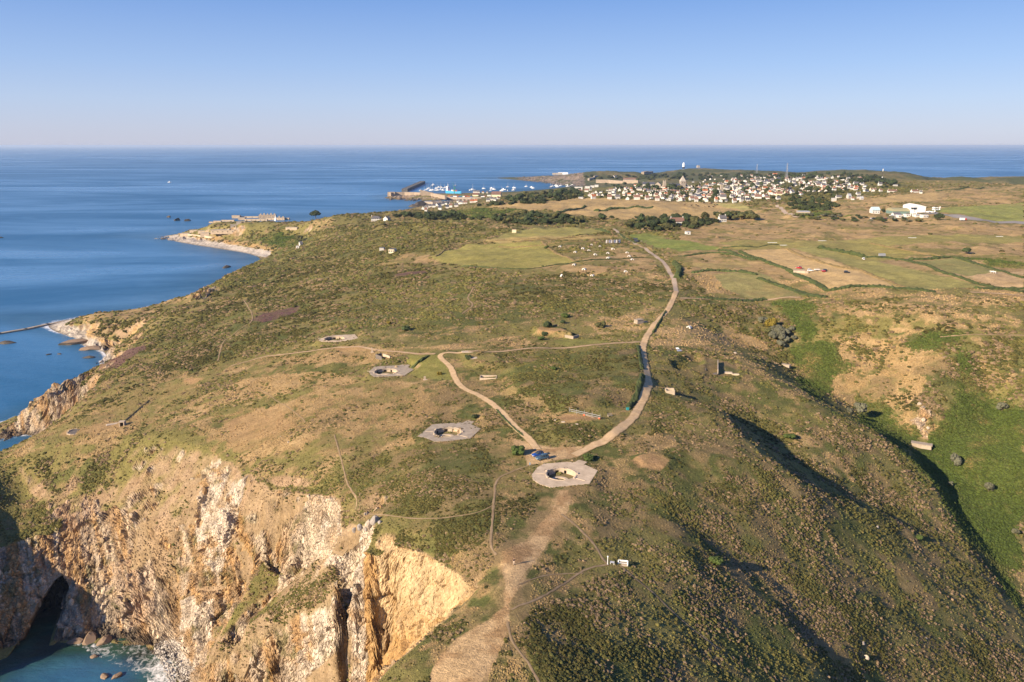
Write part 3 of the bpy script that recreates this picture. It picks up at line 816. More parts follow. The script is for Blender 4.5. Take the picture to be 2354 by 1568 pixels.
shingle = lerp(C3(.5, .44, .37), C3(.32, .28, .235), sstep(.4, .8, n3 * .6 + n8 * .4))
COLR = lerp(COLR, shingle, (beach | cobble) * 1.0)
COLR = lerp(COLR, C3(.46, .36, .24), sand * 1.0)
wet = (1 - sstep(-.2, .9, Z)) * (Y > 500)
COLR = lerp(COLR, C3(.10, .085, .065), wet * .8)
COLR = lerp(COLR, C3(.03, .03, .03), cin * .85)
sea_floor = 1 - sstep(-2.5, -0.2, Z)
COLR = np.clip(COLR, .01, .9)
ROCKM = np.where(scar, np.minimum(rock, .32), np.clip(np.maximum(rock, (beach | cobble) * .5), 0, 1))
scrub = np.where(soil > .5, scrub * .25, scrub)
scrub = np.maximum(scrub, crestm * .95)
SCRUBM = np.where((rock > .3) | beach | sand | cobble | (Z < 1.5), 0.0, scrub)
BRACKM = np.where((rock > .3) | (Z < 1.5), 0.0, brack)
DRYM = np.where((rock > .3) | (fieldm > .5) | (bare > .6) | (Z < 3), 0.0, t_dry * (1 - thick))


# ------------------------------------------------------------------ material helpers
MATS = {}


def nm(name):
    m = bpy.data.materials.new(name)
    m.use_nodes = True
    nt = m.node_tree
    return m, nt, nt.nodes['Principled BSDF']


def node(nt, typ, **kw):
    n = nt.nodes.new(typ)
    for k, v in kw.items():
        if k in n.inputs:
            n.inputs[k].default_value = v
        else:
            setattr(n, k, v)
    return n


def mat(name, col, rough=.8, var=.25, scale=1.5, bump=0.0, metal=0.0, spec=.25, col2=None, bscale=None, inst=0.0):
    """plain surface with noise in colour and fine relief"""
    if name in MATS:
        return MATS[name]
    m, nt, b = nm(name)
    L = nt.links.new
    tc = node(nt, 'ShaderNodeTexCoord')
    nz = node(nt, 'ShaderNodeTexNoise', Scale=scale, Detail=5.0, Roughness=.65)
    L(tc.outputs['Object'], nz.inputs['Vector'])
    mx = node(nt, 'ShaderNodeMix', data_type='RGBA')
    c2 = col2 if col2 else tuple(c * (1 - var) for c in col)
    c1 = col if col2 else tuple(min(1, c * (1 + var)) for c in col)
    mx.inputs[6].default_value = (*c2, 1)
    mx.inputs[7].default_value = (*c1, 1)
    mr = node(nt, 'ShaderNodeMapRange')
    mr.inputs[1].default_value = .3
    mr.inputs[2].default_value = .7
    L(nz.outputs[0], mr.inputs[0])
    L(mr.outputs[0], mx.inputs[0])
    out = mx.outputs[2]
    if inst > 0:
        oi = node(nt, 'ShaderNodeObjectInfo')
        hs = node(nt, 'ShaderNodeHueSaturation')
        m1 = node(nt, 'ShaderNodeMapRange')
        m1.inputs[3].default_value = 1 - inst
        m1.inputs[4].default_value = 1 + inst
        L(oi.outputs['Random'], m1.inputs[0])
        L(m1.outputs[0], hs.inputs['Value'])
        L(out, hs.inputs['Color'])
        out = hs.outputs[0]
    L(out, b.inputs['Base Color'])
    b.inputs['Roughness'].default_value = rough
    b.inputs['Metallic'].default_value = metal
    b.inputs['Specular IOR Level'].default_value = spec
    if bump:
        bp = node(nt, 'ShaderNodeBump', Strength=.6, Distance=bump)
        n2 = node(nt, 'ShaderNodeTexNoise', Scale=bscale or scale * 4, Detail=4.0)
        L(tc.outputs['Object'], n2.inputs['Vector'])
        L(n2.outputs[0], bp.inputs['Height'])
        L(bp.outputs[0], b.inputs['Normal'])
    MATS[name] = m
    return m


def terrain_material():
    m, nt, b = nm('terrain_ground')
    L = nt.links.new
    at = node(nt, 'ShaderNodeAttribute', attribute_name='cover')
    ar = node(nt, 'ShaderNodeAttribute', attribute_name='rock')
    ge = node(nt, 'ShaderNodeNewGeometry')
    n1_ = node(nt, 'ShaderNodeTexNoise', Scale=1.3, Detail=6.0, Roughness=.7)
    L(ge.outputs['Position'], n1_.inputs['Vector'])
    n2_ = node(nt, 'ShaderNodeTexNoise', Scale=.22, Detail=6.0, Roughness=.65)
    L(ge.outputs['Position'], n2_.inputs['Vector'])
    mr = node(nt, 'ShaderNodeMapRange')
    mr.inputs[1].default_value, mr.inputs[2].default_value = .28, .72
    mr.inputs[3].default_value, mr.inputs[4].default_value = .62, 1.38
    L(n1_.outputs[0], mr.inputs[0])
    mr2 = node(nt, 'ShaderNodeMapRange')
    mr2.inputs[1].default_value, mr2.inputs[2].default_value = .3, .7
    mr2.inputs[3].default_value, mr2.inputs[4].default_value = .78, 1.22
    L(n2_.outputs[0], mr2.inputs[0])
    mu = node(nt, 'ShaderNodeMath', operation='MULTIPLY')
    L(mr.outputs[0], mu.inputs[0])
    L(mr2.outputs[0], mu.inputs[1])
    vm = node(nt, 'ShaderNodeVectorMath', operation='SCALE')
    L(at.outputs['Color'], vm.inputs[0])
    L(mu.outputs[0], vm.inputs['Scale'])
    L(vm.outputs[0], b.inputs['Base Color'])
    b.inputs['Roughness'].default_value = .95
    b.inputs['Specular IOR Level'].default_value = .1
    # relief: tufts on soil, cracks on rock
    nb = node(nt, 'ShaderNodeTexNoise', Scale=2.2, Detail=5.0, Roughness=.7)
    L(ge.outputs['Position'], nb.inputs['Vector'])
    vo = node(nt, 'ShaderNodeTexVoronoi', feature='DISTANCE_TO_EDGE', Scale=1.1)
    mp = node(nt, 'ShaderNodeMapping')
    mp.inputs['Scale'].default_value = (1, 1, .55)
    mp.inputs['Rotation'].default_value = (.3, .5, 0)
    L(ge.outputs['Position'], mp.inputs[0])
    L(mp.outputs[0], vo.inputs['Vector'])
    mrv = node(nt, 'ShaderNodeMapRange')
    mrv.inputs[2].default_value = .12
    L(vo.outputs[0], mrv.inputs[0])
    mixh = node(nt, 'ShaderNodeMix')
    L(ar.outputs['Fac'], mixh.inputs[0])
    L(nb.outputs[0], mixh.inputs[2])
    ad = node(nt, 'ShaderNodeMath', operation='ADD')
    L(mrv.outputs[0], ad.inputs[0])
    L(n1_.outputs[0], ad.inputs[1])
    L(ad.outputs[0], mixh.inputs[3])
    bp = node(nt, 'ShaderNodeBump', Strength=.85, Distance=.5)
    L(mixh.outputs[0], bp.inputs['Height'])
    L(bp.outputs[0], b.inputs['Normal'])
    return m


def mesh_from_arrays(name, verts, faces, smooth=False):
    me = bpy.data.meshes.new(name)
    verts = np.asarray(verts, np.float32)
    faces = np.asarray(faces, np.int32)
    k = faces.shape[1]
    me.vertices.add(len(verts))
    me.vertices.foreach_set('co', verts.ravel())
    me.loops.add(faces.size)
    me.loops.foreach_set('vertex_index', faces.ravel())
    me.polygons.add(len(faces))
    me.polygons.foreach_set('loop_start', np.arange(0, faces.size, k, dtype=np.int32))
    me.polygons.foreach_set('loop_total', np.full(len(faces), k, np.int32))
    if smooth:
        me.polygons.foreach_set('use_smooth', np.ones(len(faces), bool))
    me.update(calc_edges=True)
    return me


def link(name, me, material=None, parent=None):
    o = bpy.data.objects.new(name, me)
    COL.objects.link(o)
    if material is not None and me is not None and len(me.materials) == 0:
        me.materials.append(material)
    if parent is not None:
        o.parent = parent
    return o


def structure(o):
    o['kind'] = 'structure'
    return o


_idx = np.arange(NR * NC).reshape(NR, NC)
_f = np.stack([_idx[:-1, :-1], _idx[:-1, 1:], _idx[1:, 1:], _idx[1:, :-1]], -1).reshape(-1, 4)
_keep = (V[:, 2] > -3.5)[_f].any(1)
_f = _f[_keep]
_used = np.zeros(len(V), bool)
_used[_f.ravel()] = True
_map = np.cumsum(_used) - 1
te = mesh_from_arrays('terrain', V[_used], _map[_f], True)
_sm = (ROCKM[_used][_map[_f]].max(1) < .3)
te.polygons.foreach_set('use_smooth', _sm)
ca = te.attributes.new('cover', 'FLOAT_COLOR', 'POINT')
ca.data.foreach_set('color', np.hstack([COLR[_used], np.ones((_used.sum(), 1))]).astype(np.float32).ravel())
ra = te.attributes.new('rock', 'FLOAT', 'POINT')
ra.data.foreach_set('value', ROCKM[_used].astype(np.float32))
terrain = structure(link('terrain', te, terrain_material()))
print('TERRAIN quads', len(_f))

# ------------------------------------------------------------------ sea
def sea_material():
    m, nt, b = nm('sea_water')
    L = nt.links.new
    ge = node(nt, 'ShaderNodeNewGeometry')
    sh_ = node(nt, 'ShaderNodeAttribute', attribute_name='shallow')
    fo = node(nt, 'ShaderNodeAttribute', attribute_name='foam')
    # currents and wind lanes: broad, stretched across the view
    mp = node(nt, 'ShaderNodeMapping')
    mp.inputs['Scale'].default_value = (.0006, .0021, 1)
    mp.inputs['Rotation'].default_value = (0, 0, R(12))
    L(ge.outputs['Position'], mp.inputs[0])
    lanes = node(nt, 'ShaderNodeTexNoise', Scale=1.0, Detail=7.0, Roughness=.66, Distortion=1.4)
    L(mp.outputs[0], lanes.inputs['Vector'])
    rp = node(nt, 'ShaderNodeValToRGB')
    rp.color_ramp.elements[0].position, rp.color_ramp.elements[0].color = .42, (.016, .105, .225, 1)
    rp.color_ramp.elements[1].position, rp.color_ramp.elements[1].color = .60, (.062, .195, .37, 1)
    L(lanes.outputs[0], rp.inputs[0])
    mx = node(nt, 'ShaderNodeMix', data_type='RGBA')
    L(sh_.outputs['Fac'], mx.inputs[0])
    L(rp.outputs[0], mx.inputs[6])
    nz = node(nt, 'ShaderNodeTexNoise', Scale=.09, Detail=5.0)
    L(ge.outputs['Position'], nz.inputs['Vector'])
    r2 = node(nt, 'ShaderNodeValToRGB')
    r2.color_ramp.elements[0].position, r2.color_ramp.elements[0].color = .38, (.010, .022, .015, 1)
    r2.color_ramp.elements[1].position, r2.color_ramp.elements[1].color = .62, (.020, .062, .038, 1)
    L(nz.outputs[0], r2.inputs[0])
    L(r2.outputs[0], mx.inputs[7])
    # foam: lacy, only where the swell breaks
    nf = node(nt, 'ShaderNodeTexNoise', Scale=.42, Detail=7.0, Roughness=.72, Distortion=1.2)
    L(ge.outputs['Position'], nf.inputs['Vector'])
    ad = node(nt, 'ShaderNodeMath', operation='ADD')
    L(nf.outputs[0], ad.inputs[0])
    L(fo.outputs['Fac'], ad.inputs[1])
    mr = node(nt, 'ShaderNodeMapRange')
    mr.inputs[1].default_value, mr.inputs[2].default_value = 1.0, 1.22
    L(ad.outputs[0], mr.inputs[0])
    mf = node(nt, 'ShaderNodeMix', data_type='RGBA')
    mf.inputs[7].default_value = (.75, .75, .74, 1)
    L(mr.outputs[0], mf.inputs[0])
    L(mx.outputs[2], mf.inputs[6])
    L(mf.outputs[2], b.inputs['Base Color'])
    ro = node(nt, 'ShaderNodeMapRange')
    ro.inputs[1].default_value, ro.inputs[2].default_value = .35, .68
    ro.inputs[3].default_value, ro.inputs[4].default_value = .42, .22
    L(lanes.outputs[0], ro.inputs[0])
    L(ro.outputs[0], b.inputs['Roughness'])
    b.inputs['IOR'].default_value = 1.33
    # waves
    w1 = node(nt, 'ShaderNodeTexNoise', Scale=.16, Detail=8.0, Roughness=.62)
    mp2 = node(nt, 'ShaderNodeMapping')
    mp2.inputs['Scale'].default_value = (.6, 1.5, 1)
    mp2.inputs['Rotation'].default_value = (0, 0, R(-20))
    L(ge.outputs['Position'], mp2.inputs[0])
    L(mp2.outputs[0], w1.inputs['Vector'])
    bp = node(nt, 'ShaderNodeBump', Strength=.40, Distance=1.4)
    L(w1.outputs[0], bp.inputs['Height'])
    L(bp.outputs[0], b.inputs['Normal'])
    return m


sx_ = np.linspace(-1.25, 1.25, 460)
sy_ = np.concatenate([np.exp(np.linspace(math.log(60), math.log(6000), 620)), np.exp(np.linspace(math.log(6600), math.log(380000), 28))])
SX, SY = np.meshgrid(sx_, sy_)
SXX = SX * SY
sh = hz(SXX, SY)
inside = (np.abs(SX) < .99) & (SY < 7900)
shal = np.where(inside, sstep(-5.0, -1.2, sh), 0.0) * (1 - .65 * sstep(330, 420, SY))
foam = np.where(inside, sstep(-2.2, .1, sh), 0.0)
fz = fbm(SXX, SY, 22, 3, 331)
covem = inpoly(SXX.ravel(), SY.ravel(), [tuple(P(u, v, 0)[:2]) for u, v in ((120, 1440), (260, 1440), (420, 1455), (480, 1600), (400, 1640), (330, 1560), (200, 1500))]).reshape(SXX.shape)
foam = foam * np.where(covem, .25 + .75 * fz, np.where(SY < 900, .40 + .42 * fz, .2 + .3 * fz)) * np.where(SY > 1200, .3, 1.0)
_cv = P(108, 1440, 0)
foam = np.where((SXX < _cv[0] + 14) & (SY < 340), foam * .25, foam)
foam = np.where(covem & (SXX > _cv[0] + 14), np.maximum(foam, .47 + .34 * fz), foam)
nr_, nc_ = SX.shape
ii = np.arange(nr_ * nc_).reshape(nr_, nc_)
sf = np.stack([ii[:-1, :-1], ii[:-1, 1:], ii[1:, 1:], ii[1:, :-1]], -1).reshape(-1, 4)
sea_me = mesh_from_arrays('sea', np.stack([SXX, SY, 0 * SX], -1).reshape(-1, 3), sf, True)
for nme, arr in (('shallow', shal), ('foam', foam)):
    a_ = sea_me.attributes.new(nme, 'FLOAT', 'POINT')
    a_.data.foreach_set('value', arr.astype(np.float32).ravel())
sea = structure(link('sea', sea_me, sea_material()))

# ------------------------------------------------------------------ roads, tracks and footpaths
AVOID = []          # (polyline points, half width) kept clear of bushes


def resample(pts, step):
    pts = [Vector((p[0], p[1])) for p in pts]
    # Catmull-Rom through the survey points
    out = []
    for i in range(len(pts) - 1):
        p0, p1, p2, p3_ = pts[max(i - 1, 0)], pts[i], pts[i + 1], pts[min(i + 2, len(pts) - 1)]
        n = max(2, int((p2 - p1).length / step))
        for k in range(n):
            t = k / n
            out.append(.5 * ((2 * p1) + (p2 - p0) * t + (2 * p0 - 5 * p1 + 4 * p2 - p3_) * t * t + (3 * p1 - p0 - 3 * p2 + p3_) * t ** 3))
    out.append(pts[-1])
    return out


def strip(name, uv, width, material, lift=.07, step=None, ragged=.12, nacross=9, world=None):
    pts = world if world else [G(*p) for p in uv]
    d0 = np.mean([math.hypot(p[0], p[1]) for p in pts])
    c = resample(pts, step or max(1.2, d0 * .004))
    vs, fs, ac = [], [], []
    for i, p in enumerate(c):
        t = (c[min(i + 1, len(c) - 1)] - c[max(i - 1, 0)]).normalized()
        n = Vector((-t.y, t.x))
        wl = width * .5 * (1 + random.uniform(-ragged, ragged))
        wr = width * .5 * (1 + random.uniform(-ragged, ragged))
        for k in range(nacross):
            s_ = -wl + (wl + wr) * k / (nacross - 1)
            q = p + n * s_
            d = math.hypot(q.x, q.y)
            edge = -.03 if k in (0, nacross - 1) else 0
            vs.append((q.x, q.y, float(hz(q.x, q.y)) + lift + d * .00035 + edge))
            ac.append(abs(2 * k / (nacross - 1) - 1))
        if i:
            a = (i - 1) * nacross
            b_ = i * nacross
            for k in range(nacross - 1):
                fs.append((a + k, a + k + 1, b_ + k + 1, b_ + k))
    me = mesh_from_arrays(name, vs, fs, True)
    at_ = me.attributes.new('across', 'FLOAT', 'POINT')
    at_.data.foreach_set('value', np.array(ac, np.float32))
    AVOID.append(([(q.x, q.y) for q in c], width * .5))
    return structure(link(name, me, material))


def track_material(name, c1, c2, verge, mid):
    """wheel tracks, a grassier middle and verges that creep in"""
    m, nt, b = nm(name)
    L = nt.links.new
    ge = node(nt, 'ShaderNodeNewGeometry')
    at = node(nt, 'ShaderNodeAttribute', attribute_name='across')
    n1_ = node(nt, 'ShaderNodeTexNoise', Scale=.5, Detail=6.0, Roughness=.65)
    n2_ = node(nt, 'ShaderNodeTexNoise', Scale=1.1, Detail=5.0, Roughness=.7)
    for q in (n1_, n2_):
        L(ge.outputs['Position'], q.inputs['Vector'])
    mx = node(nt, 'ShaderNodeMix', data_type='RGBA')
    mx.inputs[6].default_value, mx.inputs[7].default_value = (*c2, 1), (*c1, 1)
    mr = node(nt, 'ShaderNodeMapRange')
    mr.inputs[1].default_value, mr.inputs[2].default_value = .35, .65
    L(n1_.outputs[0], mr.inputs[0])
    L(mr.outputs[0], mx.inputs[0])
    rp = node(nt, 'ShaderNodeValToRGB')           # how grassy across the width: middle some, wheel lines none, verge much
    for i, (p_, v_) in enumerate(((0.0, mid), (1.0, 1.0), (.22, mid * .6), (.4, 0.0), (.68, 0.0), (.86, .45))):
        e = rp.color_ramp.elements[i] if i < 2 else rp.color_ramp.elements.new(p_)
        e.color = (v_, v_, v_, 1)
    L(at.outputs['Fac'], rp.inputs[0])
    ad = node(nt, 'ShaderNodeMath', operation='ADD')
    L(rp.outputs[0], ad.inputs[0])
    L(n2_.outputs[0], ad.inputs[1])
    m2 = node(nt, 'ShaderNodeMapRange')
    m2.inputs[1].default_value, m2.inputs[2].default_value = .72, 1.05
    L(ad.outputs[0], m2.inputs[0])
    mg = node(nt, 'ShaderNodeMix', data_type='RGBA')
    mg.inputs[7].default_value = (*verge, 1)
    L(m2.outputs[0], mg.inputs[0])
    L(mx.outputs[2], mg.inputs[6])
    L(mg.outputs[2], b.inputs['Base Color'])
    b.inputs['Roughness'].default_value = .95
    b.inputs['Specular IOR Level'].default_value = .1
    bp = node(nt, 'ShaderNodeBump', Strength=.5, Distance=.05)
    L(n2_.outputs[0], bp.inputs['Height'])
    L(bp.outputs[0], b.inputs['Normal'])
    return m


M_GRAVEL = track_material('gravel_track', (.57, .41, .24), (.44, .305, .17), (.29, .21, .10), .26)
M_TARMAC = track_material('worn_tarmac', (.42, .335, .255), (.34, .27, .205), (.29, .21, .11), 0.0)
M_EARTH = track_material('trodden_earth', (.44, .315, .195), (.33, .23, .14), (.27, .195, .095), .25)
M_FOOT = track_material('worn_footpath', (.33, .24, .145), (.22, .155, .09), (.18, .135, .06), 0.0)
strip('road', [(1318, 1047), (1362, 1026), (1405, 1000), (1450, 965), (1475, 925), (1491, 880), (1484, 845), (1477, 800), (1490, 768), (1515, 735), (1541, 700), (1554, 670)], 3.2, M_GRAVEL)
strip('road', [(1554, 671), (1548, 642), (1530, 611), (1500, 585), (1460, 562), (1432, 546), (1420, 536), (1402, 528)], 3.4, M_TARMAC)
strip('gravel_track', [(1235, 1034), (1215, 1010), (1177, 975), (1150, 945), (1108, 914), (1062, 890), (1045, 868), (1035, 845), (1016, 827), (1012, 817), (1030, 811), (1082, 808)], 2.6, M_GRAVEL)
strip('gravel_track', [(1082, 808.5), (1200, 803), (1350, 795), (1472, 787)], 2.0, M_EARTH)
strip('gravel_track', [(1000, 814), (930, 811), (870, 806), (830, 798), (780, 799), (735, 804), (680, 812), (610, 820), (530, 842)], 1.9, M_EARTH)
strip('gravel_track', [(1562, 686), (1640, 688), (1720, 689), (1790, 686), (1840, 684)], 2.6, M_EARTH)
strip('gravel_track', [(2230, 672), (2300, 676), (2375, 684)], 2.6, M_EARTH)
strip('road', [(1785, 472), (1800, 484), (1822, 494), (1835, 500)], 6, M_TARMAC)
strip('runway_taxiway', [(2120, 489), (2180, 495), (2230, 503), (2300, 512), (2375, 514)], 14, track_material('taxiway_asphalt', (.23, .215, .21), (.19, .18, .175), (.2, .17, .08), 0.0))
FOOT = [([(1222, 1068), (1175, 1085), (1142, 1105), (1135, 1150), (1131, 1200), (1128, 1250), (1140, 1277)], .8), ([(1290, 1182), (1330, 1215), (1368, 1255), (1384, 1285), (1397, 1297)], .9),
        ([(1174, 1402), (1240, 1375), (1300, 1340), (1345, 1310), (1397, 1298)], .7), ([(768, 1000), (785, 1060), (798, 1110), (820, 1150), (815, 1172)], .6), ([(590, 890), (650, 930), (690, 958), (702, 972)], .5),
        ([(1425, 1300), (1500, 1362), (1560, 1420), (1650, 1492)], .7), ([(1165, 1430), (1180, 1480), (1212, 1522), (1245, 1580)], .7), ([(815, 1195), (900, 1186), (1000, 1192), (1090, 1180), (1132, 1163)], .6),
        ([(1088, 662), (1075, 685), (1086, 702), (1062, 722)], 1.3), ([(560, 690), (580, 730), (555, 755), (515, 785), (500, 830)], 1.0), ([(2160, 775), (2250, 770), (2353, 772)], 1.0),
        ([(740, 1290), (770, 1268), (800, 1258)], .6), ([(1190, 1345), (1260, 1322), (1340, 1318)], .5)]
for uv, w in FOOT:
    strip('footpath', uv, w * .78, M_FOOT, .04, ragged=.4, nacross=4)
AVOID.append(([tuple(G(*p)[:2]) for p in ((1285, 1125), (1260, 1200), (1180, 1270), (1175, 1330), (1168, 1400), (1110, 1460), (1070, 1540), (1050, 1640))], 4.0))
AVOIDC = []         # (x, y, radius) kept clear


def clear_of(x, y, extra=0.0):
    ok = np.ones(len(x), bool)
    for pl, hw in AVOID:
        pl = np.asarray(pl)
        bb0, bb1 = pl.min(0) - hw - 3, pl.max(0) + hw + 3
        sel = np.nonzero((x > bb0[0]) & (x < bb1[0]) & (y > bb0[1]) & (y < bb1[1]) & ok)[0]
        if len(sel) == 0:
            continue
        px, py = x[sel], y[sel]
        dm = np.full(len(sel), 1e9)
        a, b_ = pl[:-1], pl[1:]
        for (ax, ay), (bx, by) in zip(a, b_):
            vx, vy = bx - ax, by - ay
            t = np.clip(((px - ax) * vx + (py - ay) * vy) / (vx * vx + vy * vy + 1e-9), 0, 1)
            dm = np.minimum(dm, np.hypot(px - ax - t * vx, py - ay - t * vy))
        ok[sel] &= dm > hw + (extra[sel] if np.ndim(extra) else extra)
    for cx, cy, r in AVOIDC:
        ok &= np.hypot(x - cx, y - cy) > r + extra
    return ok

# ------------------------------------------------------------------ builders for things
class MB:
    def __init__(self):
        self.v, self.f, self.m = [], [], []

    def add(self, vs, fs, mi=0):
        b = len(self.v)
        self.v += [tuple(p) for p in vs]
        self.f += [tuple(b + i for i in f) for f in fs]
        self.m += [mi] * len(fs)
        return self

    def box(self, c, s, rz=0.0, mi=0, taper=1.0):
        cx, cy, cz = c
        hx, hy, hz_ = s[0] / 2, s[1] / 2, s[2] / 2
        ca, sa = math.cos(rz), math.sin(rz)
        vs = []
        for z in (-hz_, hz_):
            k = taper if z > 0 else 1.0
            for x, y in ((-hx, -hy), (hx, -hy), (hx, hy), (-hx, hy)):
                x, y = x * k, y * k
                vs.append((cx + x * ca - y * sa, cy + x * sa + y * ca, cz + z))
        return self.add(vs, [(0, 3, 2, 1), (4, 5, 6, 7), (0, 1, 5, 4), (1, 2, 6, 5), (2, 3, 7, 6), (3, 0, 4, 7)], mi)

    def prism(self, poly, z0, z1, mi=0):
        n = len(poly)
        vs = [(p[0], p[1], z0) for p in poly] + [(p[0], p[1], z1) for p in poly]
        fs = [tuple(range(n - 1, -1, -1)), tuple(range(n, 2 * n))] + [(i, (i + 1) % n, n + (i + 1) % n, n + i) for i in range(n)]
        return self.add(vs, fs, mi)

    def tube(self, a, b, r, n=6, r2=None, mi=0):
        a, b = Vector(a), Vector(b)
        q = (b - a).normalized().to_track_quat('Z', 'Y')
        r2 = r if r2 is None else r2
        vs = [a + q @ Vector((math.cos(6.2832 * k / n) * r, math.sin(6.2832 * k / n) * r, 0)) for k in range(n)]
        vs += [b + q @ Vector((math.cos(6.2832 * k / n) * r2, math.sin(6.2832 * k / n) * r2, 0)) for k in range(n)]
        return self.add(vs, [tuple(range(n - 1, -1, -1)), tuple(range(n, 2 * n))] + [(k, (k + 1) % n, n + (k + 1) % n, n + k) for k in range(n)], mi)

    def lathe(self, prof, n=12, c=(0, 0, 0), mi=0):
        vs, fs = [], []
        for r, z in prof:
            vs += [(c[0] + math.cos(6.2832 * k / n) * r, c[1] + math.sin(6.2832 * k / n) * r, c[2] + z) for k in range(n)]
        for i in range(len(prof) - 1):
            for k in range(n):
                fs.append((i * n + k, i * n + (k + 1) % n, (i + 1) * n + (k + 1) % n, (i + 1) * n + k))
        fs.append(tuple(range(n - 1, -1, -1)))
        fs.append(tuple(range((len(prof) - 1) * n, len(prof) * n)))
        return self.add(vs, fs, mi)

    def loft(self, secs, mi=0, cap=True):
        n = len(secs[0])
        vs = [p for s in secs for p in s]
        fs = []
        for i in range(len(secs) - 1):
            for k in range(n):
                fs.append((i * n + k, i * n + (k + 1) % n, (i + 1) * n + (k + 1) % n, (i + 1) * n + k))
        if cap:
            fs += [tuple(range(n - 1, -1, -1)), tuple(range((len(secs) - 1) * n, len(secs) * n))]
        return self.add(vs, fs, mi)

    def mesh(self, name, *mats, smooth=False):
        me = bpy.data.meshes.new(name)
        me.from_pydata(self.v, [], self.f)
        for m in mats:
            me.materials.append(m)
        if len(mats) > 1:
            me.polygons.foreach_set('material_index', self.m)
        bm = bmesh.new()
        bm.from_mesh(me)
        bmesh.ops.recalc_face_normals(bm, faces=bm.faces)
        bm.to_mesh(me)
        bm.free()
        if smooth:
            me.polygons.foreach_set('use_smooth', np.ones(len(me.polygons), bool))
        return me

    def obj(self, name, m, parent=None, smooth=False, loc=None, rz=0.0):
        o = link(name, self.mesh(name, m, smooth=smooth), None, parent)
        if loc is not None:
            o.location = loc
            o.rotation_euler = (0, 0, rz)
        return o


def tag(o, label, cat, group=None):
    o['label'] = label
    o['category'] = cat
    if group:
        o['group'] = group
    return o


def thing(name, loc, rz, label, cat, group=None):
    o = bpy.data.objects.new(name, None)
    COL.objects.link(o)
    o.location = loc
    o.rotation_euler = (0, 0, rz)
    o.empty_display_size = .5
    return tag(o, label, cat, group)


def part(name, me, parent, loc=(0, 0, 0), rz=0.0, scale=None):
    o = bpy.data.objects.new(name, me)
    COL.objects.link(o)
    o.parent = parent
    o.location = loc
    o.rotation_euler = (0, 0, rz)
    if scale is not None:
        o.scale = scale
    return o


def heading(uv0, uv1):
    a, b = G(*uv0), G(*uv1)
    return math.atan2(b.y - a.y, b.x - a.x), (a + b) / 2


def clump_mesh(name, seed, lobes=5, flat=.75, sub=2, spike=.28):
    r_ = random.Random(seed)
    bm = bmesh.new()
    for k in range(lobes):
        a = k / lobes * 6.283 + r_.uniform(-.5, .5)
        d = 0 if k == 0 else r_.uniform(.35, .75)
        rr = r_.uniform(.45, .7) * (1.15 if k == 0 else .8)
        res = bmesh.ops.create_icosphere(bm, subdivisions=sub, radius=rr)
        for v in res['verts']:
            v.co *= 1 + r_.uniform(-spike, spike)
            v.co.z *= flat
            v.co.x += math.cos(a) * d
            v.co.y += math.sin(a) * d
            v.co.z += rr * .35 * flat
    bmesh.ops.delete(bm, geom=[v for v in bm.verts if v.co.z < -.22], context='VERTS')
    me = bpy.data.meshes.new(name)
    bm.to_mesh(me)
    bm.free()
    return me



CONC = mat('weathered_concrete', (.58, .465, .335), .92, .2, .38, .03, col2=(.37, .29, .205))
CONC2 = mat('lichened_concrete', (.42, .35, .27), .95, .25, .45, .03, col2=(.25, .205, .155))
CONC3 = mat('pale_cast_concrete', (.46, .375, .28), .9, .18, .8, .02)
DARKC = mat('dark_concrete', (.14, .12, .105), .95, .3, .8)  # dark tone also stands for shade in recesses, embrasures and belfry openings
RUST = mat('rusty_steel', (.22, .09, .04), .8, .3, 3.0)
WHITE = mat('white_paint', (.8, .8, .78), .6, .06, 2.0)
STEEL = mat('galvanised_steel', (.5, .51, .53), .45, .1, 3.0, metal=.6)
WOOD = mat('grey_timber', (.33, .28, .22), .85, .2, 3.0)
SOIL = mat('pit_soil', (.22, .165, .085), .95, .35, 1.2, .05, col2=(.12, .11, .04))
BLACK = mat('flat_black', (.02, .02, .02), .8, .1, 3.0)  # tyres and dark parts; also stands for shade inside openings and the trench
GLASS = mat('dark_glass', (.03, .04, .05), .08, .1, 1.0, spec=.6)
ORANGE = mat('orange_plastic', (.65, .12, .04), .5, .1, 2.0)

